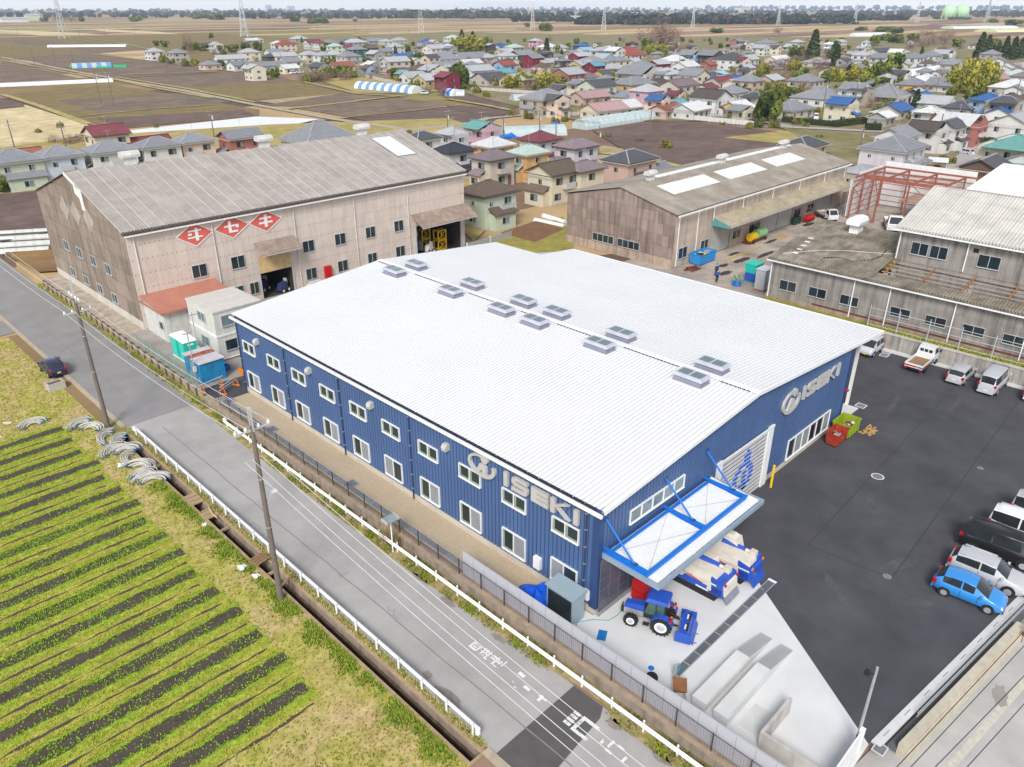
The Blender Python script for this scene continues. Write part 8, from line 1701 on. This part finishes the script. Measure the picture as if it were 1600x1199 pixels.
def wire(a, b, sag, lb, mat, r=.018, n=14, group=None):
    a, b = Vector(a), Vector(b); pts = []
    for i in range(n+1): u = i/n; p = a.lerp(b, u); p.z -= sag*4*u*(1-u); pts.append(p)
    return tag(ob('overhead_wire', MB().tube(pts, r, n=5), mat), lb, 'wire', group)
nx = ['nearest the field','second from the field','third from the field','nearest the factory']
for k, dx in enumerate((-1.0,-.4,.4,1.0)):
    w_ = wire((-12.1+dx,15.06,11.65),(-11.5+dx,45.4,10.3),.5,f'pale overhead wire between the two tall poles, {nx[k]}',WIRE,.016,group='wires over the road')
    wire((-12.1+dx*.7,15.06,9.6),(-12.4+dx*.7,-18,7.9),.35,f'pale overhead wire running toward the camera from near pole, {nx[k]}',WIRE,.016,group='wires over the road')
    wire((-11.5+dx,45.4,10.3),(-11.2+dx,84,10.5),.5,f'pale overhead wire running away from the farther pole, {nx[k]}',WIRE,.016,group='wires over the road')
for k, (p0, p1) in enumerate((((-.11,-16.94),(13.15,-18.57)),((.5,-17.4),(12.2,-18.9)),((1.08,-18.13),(9.69,-19.44)),((2.6,-19.2),(9.0,-20.1)))):
    u_ = Vector(p1)-Vector(p0); wire((p0[0]-u_.x*.3,p0[1]-u_.y*.3,2.5),(p0[0]+u_.x*2.6,p0[1]+u_.y*2.6,2.7),.25,f'dark cable crossing above the lower street, {ORD[k]} from the car park',WIRED,.022,group='cables over the lower street')
lp = thing('lamp_pole', 'galvanised lamp pole with black floodlight at the apron corner', 'lamp', (1.9,-14.75,.0)); ob('shaft', MB().cyl((0,0,0),(0,0,5.3),.075,.06,n=12), STEEL, lp); ob('base_sleeve', MB().cyl((0,0,0),(0,0,.9),.1,n=12), ALU, lp); ob('floodlight', MB().box(-.28,-.08,.2,.42,4.75,5.0).bar((0,0,4.85),(-.15,.25,4.85),.04,.04), BLACK, lp); ob('conduit', MB().box(-.13,-.08,-.05,.05,.5,.95), BLACK, lp)
ga = thing('gate_leaf', 'white sliding gate end and post at the bottom corner', 'gate', (1.2,-15.1,.0)); ob('post', MB().box(.5,.72,.1,.32,0,1.5), WHITE, ga); ob('panel', MB().box(-2.6,.5,.16,.24,.05,1.4), WHITE, ga)
# end gate box and grating
grating('drain_grating', 2.3,3.0,-15.95,-15.35,.03,'small steel grating at the corner of the white gutter', fr=CONC)
# solar-topped sign post
sv = thing('solar_post', 'white post with small solar panel beside the guardrail', 'post', (-4.35,13.9,-.7)); ob('shaft', MB().cyl((0,0,0),(0,0,2.6),.045,n=8), WHITE, sv); ob('panel', MB().hull8([(-.45,-.32,2.62),(.45,-.32,2.62),(.45,.32,2.78),(-.45,.32,2.78)],[(-.45,-.33,2.66),(.45,-.33,2.66),(.45,.31,2.82),(-.45,.31,2.82)]), pm('solar_cell', S(150,158,160), rough=.25, spec=.6), sv); ob('panel_frame', MB().box(-.5,-.45,-.34,.34,2.6,2.83).box(.45,.5,-.34,.34,2.6,2.83), ALU, sv)
for (x, y, lb) in ((-.35,50.9,'thin grey steel pole beside the teal toilets'),(-2.75,46.6,'thin grey steel pole with meter by the blue shed')):
    t = thing('service_pole', lb, 'pole', (x, y, 0)); ob('shaft', MB().cyl((0,0,0),(0,0,5.5),.05,n=8), STEEL, t); ob('meter', MB().box(-.15,.15,-.22,-.06,1.4,1.9), WHITE_D, t); ob('crossarm', MB().box(-.5,.5,-.03,.03,5.2,5.28), STEEL, t)
VP = """23 232 22/104 234 14/335 216 36/428 60 14/700 212 30/843 214 30/787 226 30/935 244 36/868 236 36/1015 213 30/865 304 24/1341 245 20/1462 230 40/1550 98 34/1580 180 40/1355 112 30/1285 176 40/1332 178 46/1462 146 46/1500 142 44/668 130 30/748 88 26/1060 116 22/1092 124 26/1340 96 30/1308 84 18/955 84 20/440 102 14/1118 120 24/1258 122 22/885 130 18/178 166 42/158 162 36/88 106 26/55 104 24/24 98 22/116 103 20/262 112 16/125 58 12/165 58 12/212 56 12/28 56 14/555 54 12/573 55 12/497 52 12/610 56 12/640 60 13/330 56 10"""
VPL = []
for ln in VP.replace('\n','/').split('/'):
    px, py, hpx = map(float, ln.split()); p = G(px, py); h = max(7., min(12., hpx/ppm(p)*1.05)); t = thing('utility_pole', '', 'pole', p, 0, 'village utility poles'); VPL.append((px, t))
    ob('shaft', MB().cyl((0,0,0),(0,0,h),.17,.11,n=7), POLE, t); ob('crossarm', MB().box(-.9,.9,-.05,.05,h-.6,h-.5).box(-.7,.7,-.05,.05,h-1.4,h-1.3), STEEL, t)
    if ppm(p) > 3: ob('transformer', MB().cyl((.35,0,h-2.6),(.35,0,h-1.7),.25,n=10), WHITE_D, t)
VPL.sort(key=lambda a: a[0])
for i, (px, t) in enumerate(VPL): t['label'] = f'slim grey village utility pole, {ordn(i)} of these from the left'
for (a, b, lb) in (((843,214),(935,244),'dark cables between two poles left of the ploughed plot'),((1015,213),(1341,245),'dark cables sweeping over the ploughed plot'),((700,212),(787,226),'dark cables above the houses beside the warehouse')):
    for k in range(3):
        pa_, pb_ = G(*a), G(*b); wire((pa_.x+k*.5-.5,pa_.y,8.2-.3*k),(pb_.x+k*.5-.5,pb_.y,8.0-.3*k),1.0,lb+['','; second','; third'][k],WIRED,.03,group='village cables')
# lattice pylons
def pylon(px, py, h, lb):
    p = G(px, py); t = thing('lattice_pylon', lb, 'pylon', p, R(tr_r.uniform(20,60)), 'far lattice pylons'); b = h*.085; m = MB(); th = max(.32, .5/ppm(p)*.55)
    def at_(q, s, c): k = b*(1-.86*q**.8); return Vector((s*k, c*k, h*q))
    lv = [0,.16,.31,.45,.58,.70,.81,.91,1.0]
    for s, c in ((-1,-1),(1,-1),(1,1),(-1,1)):
        for q0, q1 in zip(lv[:-1], lv[1:]): m.bar(at_(q0,s,c), at_(q1,s,c), th, th)
    ob('corner_leg', m, ALU, t); m = MB(); th *= .7
    for q0, q1 in zip(lv[:-1], lv[1:]):
        cs2 = ((-1,-1),(1,-1),(1,1),(-1,1))
        for i in range(4): a, c = cs2[i], cs2[(i+1) % 4]; m.bar(at_(q0,*a), at_(q1,*c), th, th).bar(at_(q0,*c), at_(q1,*a), th, th)
    ob('lattice', m, ALU, t); m = MB()
    for q in (.72,.83,.94): m.bar((-h*.09,0,h*q),(h*.09,0,h*q),th*1.2,th*1.2)
    ob('crossarm', m, ALU, t)
for i, (px, py, h) in enumerate(((101,61,48),(383,58,52),(658,52,48),(832,48,42),(943,48,41),(1082,44,37),(1215,41,38),(1335,36,44),(1432,36,45),(1540,36,55))): pylon(px, py, h, f'white lattice power pylon on the plain, {ordn(i)} from the left')
for px, py, h, lb in ((1162,19,110,'tall thin mast above the far right woods'),(538,17,70,'thin far mast on the left horizon'),(1345,22,60,'thin red and white mast at far right')):
    p = G(px, py); t = thing('radio_mast', lb, 'mast', p); ob('shaft', MB().cyl((0,0,0),(0,0,h),1.6,1.0,n=6), ALU, t); ob('antenna_ring', MB().cyl((0,0,h*.8),(0,0,h*.83),3,n=8), ALU, t)
# ------------------------------------------------------------------ bent pipe bundles on the grass
PIPEM = pm('weathered_hoop_pipe', S(214,210,204), rough=.5, metal=.1, var=.15, vs=3); TIPM = pm('blue_pipe_tip', S(60,110,150), rough=.5)
BUN = [(-13.3,47.6,.4,1.0,'by the farther utility pole, upper coil'),(-12.6,46.2,-.3,1.0,'touching the farther utility pole foot'),(-12.6,43.4,.2,1.1,'first below the farther pole'),(-12.1,41.9,.8,1.0,'just right of the first one below the pole'),(-13.0,40.9,-.2,1.1,'spread left in the middle of the heap'),(-12.0,40.3,.5,1.0,'at the rail end of the heap'),(-12.4,38.7,.2,1.0,'beside the white bag'),(-12.2,37.0,.1,1.1,'above the lower white bag'),(-12.6,35.6,-.2,.9,'small one near the lower white bag'),(-12.3,34.2,.1,1.2,'last and lowest of the heap'),(-16.2,50.6,.5,1.0,'lying alone left in the grass')]
for k, (x, y, rz, s, lb) in enumerate(BUN):
    t = thing('pipe_bundle', f'bundle of curved grey hoop pipes {lb}', 'pipes', (x, y, -.74), rz+random.Random(k+50).uniform(-.9,.9), 'bundles of bent pipes'); q = random.Random(k)
    for i in range(11):
        r0 = s*(.55+.065*i+q.uniform(-.06,.06)); a0 = q.uniform(-.4,.4); zz = .05+.03*(i % 4)+.02*i; pts = [(r0*math.cos(a0+.25+2.3*j/8)*1.1, r0*math.sin(a0+.25+2.3*j/8)*.75-.5, zz+.18*math.sin(hp*j/8)) for j in range(9)]
        o = ob('hoop_pipe', MB().tube(pts, .036, n=5), PIPEM, t); ob('tip', MB().tube([pts[0], (pts[0][0]+.02,pts[0][1]-.18,pts[0][2])], .04, n=5), TIPM, o); ob('tip', MB().tube([pts[-1], (pts[-1][0]-.02,pts[-1][1]-.18,pts[-1][2])], .04, n=5), TIPM, o)
def bag(loc, s, c, lb, seed, cat='bag', name='plastic_bag', sx=1., sy=1., sz=.6):
    r_ = np.random.default_rng(seed); m = MB(); n1, n2 = 8, 12; ph = r_.uniform(0,6.28,6)
    def f(i, j):
        a = math.pi/2*i/n1; b = 2*math.pi*(j % n2)/n2; k = 1+.16*math.sin(3*b+ph[0]+2*a)+.12*math.sin(5*b+ph[1])+.08*math.sin(4*a+ph[2]+b)
        return (s*sx*k*math.sin(a)*math.cos(b), s*sy*k*math.sin(a)*math.sin(b), s*sz*max(0, math.cos(a))*k)
    for i in range(n1):
        for j in range(n2): m.quad(f(i+1,j), f(i+1,j+1), f(i,j+1), f(i,j))
    return tag(ob(name, m, c, None, loc, smooth=True), lb, cat)
BAG = pm('white_plastic_bag', (.7,.7,.69), rough=.5, var=.12, vs=4, bump=.02, bs=8)
for (x, y, s, lb) in ((-13.1,38.2,.3,'white plastic bag among the bent pipes'),(-13.0,35.4,.3,'white plastic bag beside the lower bent pipes'),(-19.0,50.5,.4,'white plastic bag in the grass at the left edge'),(-12.3,19.6,.35,'crumpled white sack at the ditch edge before the wooden crate'),(-12.1,18.2,.3,'second crumpled white sack nearer the near utility pole'),(-11.9,25.9,.2,'small white wrapper on the ditch bank'),(-20.6,48.0,.5,'white sheet corner at the left edge of the beds')): bag((x, y, -.75), s, BAG, lb, int(abs(x*7+y)))
bag((-1.55,3.3,.01), .95, pm('blue_tarpaulin', S(24,96,222), rough=.45, var=.12, vs=2, bump=.05, bs=3), 'crumpled bright blue tarpaulin over goods by the factory wall', 3, 'tarpaulin', 'blue_tarpaulin', 1.0, 1.35, .95)
# storage box by the fence
sb_ = thing('storage_cabinet', 'grey-blue metal storage shed with glass doors by the factory corner', 'shed', (-1.15,1.25,.006))
CABM = pm('grey_blue_ribbed', S(158,176,186), rough=.45, var=.06, wave=('Y',14,.012))
ob('wall', MB().box(-.55,.5,-.95,1.05,.05,1.95), CABM, sb_); ob('roof', MB().hull8([(-.65,-1.05,1.951),(.6,-1.05,1.951),(.6,1.15,1.951),(-.65,1.15,1.951)],[(-.65,-1.05,2.0),(.6,-1.05,2.1),(.6,1.15,2.1),(-.65,1.15,2.0)]), CABM, sb_)
for i in range(2): d__ = ob('glass_door', MB().box(-.585,-.551,-.85+i*.9,.0+i*.9,.15,1.75), GLASSD, sb_); ob('door_frame', MB().box(-.60,-.586,-.87+i*.9,-.82+i*.9,.12,1.78).box(-.60,-.586,-.03+i*.9,.02+i*.9,.12,1.78), TRIMB, d__)
ob('base', MB().box(-.5,.45,-.9,1.0,0,.05), TRIMB, sb_)
# small things on the apron
tag(ob('blue_mat', MB().box(-.4,.4,-.25,.25,0,.02), pm('blue_mat', S(20,120,190), rough=.7), None, (-.98,-1.37,.007), .5), 'flat blue mat on the apron near the fence', 'mat')
t = thing('black_tub', 'round black lid on the apron beside the fence', 'tub', (-1.5,-5.2,.007)); ob('lid', MB().cyl((0,0,0),(0,0,.12),.34,.30,n=18), BLACK, t)
tag(ob('blue_drain_lid', MB().cyl((0,0,0),(0,0,.03),.17,n=14), BBLUE, None, (-1.0,-4.8,.007)), 'small blue round drain lid on the apron', 'drain lid')
t = thing('water_post', 'grey tap post with coiled teal hose beside the trench drain', 'tap', (-.75,-6.1,.007)); ob('post', MB().box(-.08,.08,-.08,.08,0,1.0), STEEL, t); ob('hose_coil', MB().tube([(.35+.25*math.cos(a*.6),.05+.05*math.sin(a*.3),.5+.25*math.sin(a*.6)) for a in range(32)], .02), pm('teal_hose', S(60,170,180), rough=.5), t)
wb_ = thing('wheelbarrow', 'rust-brown wheelbarrow standing by the fence on the apron', 'wheelbarrow', (-1.4,-6.85,.007), .6); ob('tray', MB().hull8([(-.25,-.22,.35),(.25,-.22,.35),(.25,.22,.35),(-.25,.22,.35)],[(-.45,-.36,.65),(.5,-.36,.65),(.5,.36,.65),(-.45,.36,.65)]), pm('barrow_rust', S(150,100,64), rough=.7, var=.25), wb_); ob('wheel', MB().cyl((.55,-.05,.2),(.55,.05,.2),.2,n=14), BLACK, wb_); ob('handle', MB().bar((.5,.2,.3),(-.95,.3,.6),.04,.04).bar((.5,-.2,.3),(-.95,-.3,.6),.04,.04), STEEL, wb_); ob('leg', MB().box(-.3,-.26,.22,.26,0,.4).box(-.3,-.26,-.26,-.22,0,.4), STEEL, wb_)
tag(ob('garden_hose', MB().tube([(-2.0,-.1,.03),(-1.2,.3,.03),(-.4,-.2,.03),(.2,-.9,.03),(.9,-1.0,.03),(1.6,-.9,.03)], .022), pm('teal_hose', S(60,170,180))), 'thin teal hose trailing from the storage shed to the tractor', 'hose')
# planter, crates and litter on the left
pt2 = thing('concrete_planter', 'square concrete planter box on the grass behind the navy car', 'planter', (-12.2,56.9,-.75), .1); ob('box', MB().box(-.75,.75,-.5,.5,0,.2).box(-.75,.75,-.5,-.38,.2,.75).box(-.75,.75,.38,.5,.2,.75).box(-.75,-.63,-.379,.379,.2,.75).box(.63,.75,-.379,.379,.2,.75), CONC_M, pt2); ob('soil', MB().box(-.62,.62,-.37,.37,.2,.62), P_DK, pt2)
wc_ = thing('wooden_crate', 'weathered slatted wooden crate bridging the ditch by the near pole', 'crate', (-11.2,19.3,-.66), .2)
for i in range(4): ob('slat', MB().box(-.5,.5,-.45+i*.25,-.27+i*.25,.2,.24), WOODD, wc_)
ob('side', MB().box(-.5,-.45,-.45,.48,0,.199).box(.45,.5,-.45,.48,0,.199), WOODD, wc_)
tag(ob('plank', MB().box(-.9,.9,-.08,.08,0,.05), WOODD, None, (-11.3,16.2,-.66), .4), 'weathered plank across the ditch at the near pole', 'plank')
tag(ob('bent_pipe', MB().tube([(-10.8,27.6,-.55),(-11.0,27.0,-.35),(-11.1,26.3,-.45),(-11.0,25.8,-.6)], .06), pm('tan_pipe', S(206,176,130)), None), 'tan bent pipe lying in the ditch among slabs', 'pipe')
tag(ob('white_kerb_stone', MB().box(-.1,.1,-.35,.35,0,.12), WHITE_D, None, (-17.5,52.5,-.75), .9), 'pale pole piece lying in the left grass', 'kerb stone')
# village bits: white fence by the plot and the field edge
def vfence(px0, py0, px1, py1, h, lb, mat):
    a, b = G(px0, py0), G(px1, py1); L = (b-a).length; t = thing('panel_fence', lb, 'fence', a, math.atan2(b.y-a.y, b.x-a.x)); n = max(2, int(L/4)); w = L/n
    for i in range(n): ob('panel', MB().box(i*w+.05,(i+1)*w-.05,-.05,.05,.2,h), mat, t); ob('post', MB().box(i*w-.06,i*w+.05,-.08,.08,0,h+.15), WHITE, t)
vfence(1038,184,1185,199,1.6,'long white panel fence behind the dark ploughed plot',WHITE_D); vfence(722,140,850,149,1.4,'pale panel fence along the village road left of the taupe house',CONC_M); vfence(572,122,632,136,1.6,'pale wall strip beside the striped greenhouse',CONC_M); vfence(1408,120,1470,112,1.5,'grey wall before the white row houses',CONC_M); vfence(855,184,935,178,1.2,'grey block wall below the taupe house',CONC_M); vfence(730,392,800,372,1.1,'thin wire fence behind the warehouse yard',STEEL)
t = thing('rusty_shack', 'small shack of rust-red corrugated sheets below the white-roofed house', 'shack', G(1372,190,.02)); ob('wall', MB().box(-3,3,-2,2,0,2.6), RUST, t); ob('roof', MB().hull8([(-3.3,-2.3,2.61),(3.3,-2.3,2.61),(3.3,2.3,2.9),(-3.3,2.3,2.9)],[(-3.3,-2.3,2.7),(3.3,-2.3,2.7),(3.3,2.3,3.0),(-3.3,2.3,3.0)]), WHITE_D, t)
bag(G(800,214,.02), 3.2, PLBB, 'rumpled blue sheet beside the sagging plastic tunnel', 12, 'sheet', 'blue_sheet', 1.6, .8, .35)
bag(G(868,197,.02), 1.6, PLBB, 'small blue sheet at the tunnel end', 14, 'sheet', 'blue_sheet', 1.2, .8, .6)
# ------------------------------------------------------------------ air
HZ = MB().box(-9500, 12500, -13000, 12500, -3, 140)
hz = ob('haze', HZ, None) if False else None
hm = bpy.data.materials.new('haze_air'); hm.use_nodes = True; hn = hm.node_tree.nodes; hn.clear(); ho = hn.new('ShaderNodeOutputMaterial'); hv = hn.new('ShaderNodeVolumePrincipled'); hv.inputs['Color'].default_value = (.62,.77,1.0,1); hv.inputs['Density'].default_value = .00009; hv.inputs['Anisotropy'].default_value = .2
hm.node_tree.links.new(hv.outputs[0], ho.inputs['Volume'])
hz = stuff(ob('haze', MB().box(-12500,12500,-12500,12500,-3,140), hm))
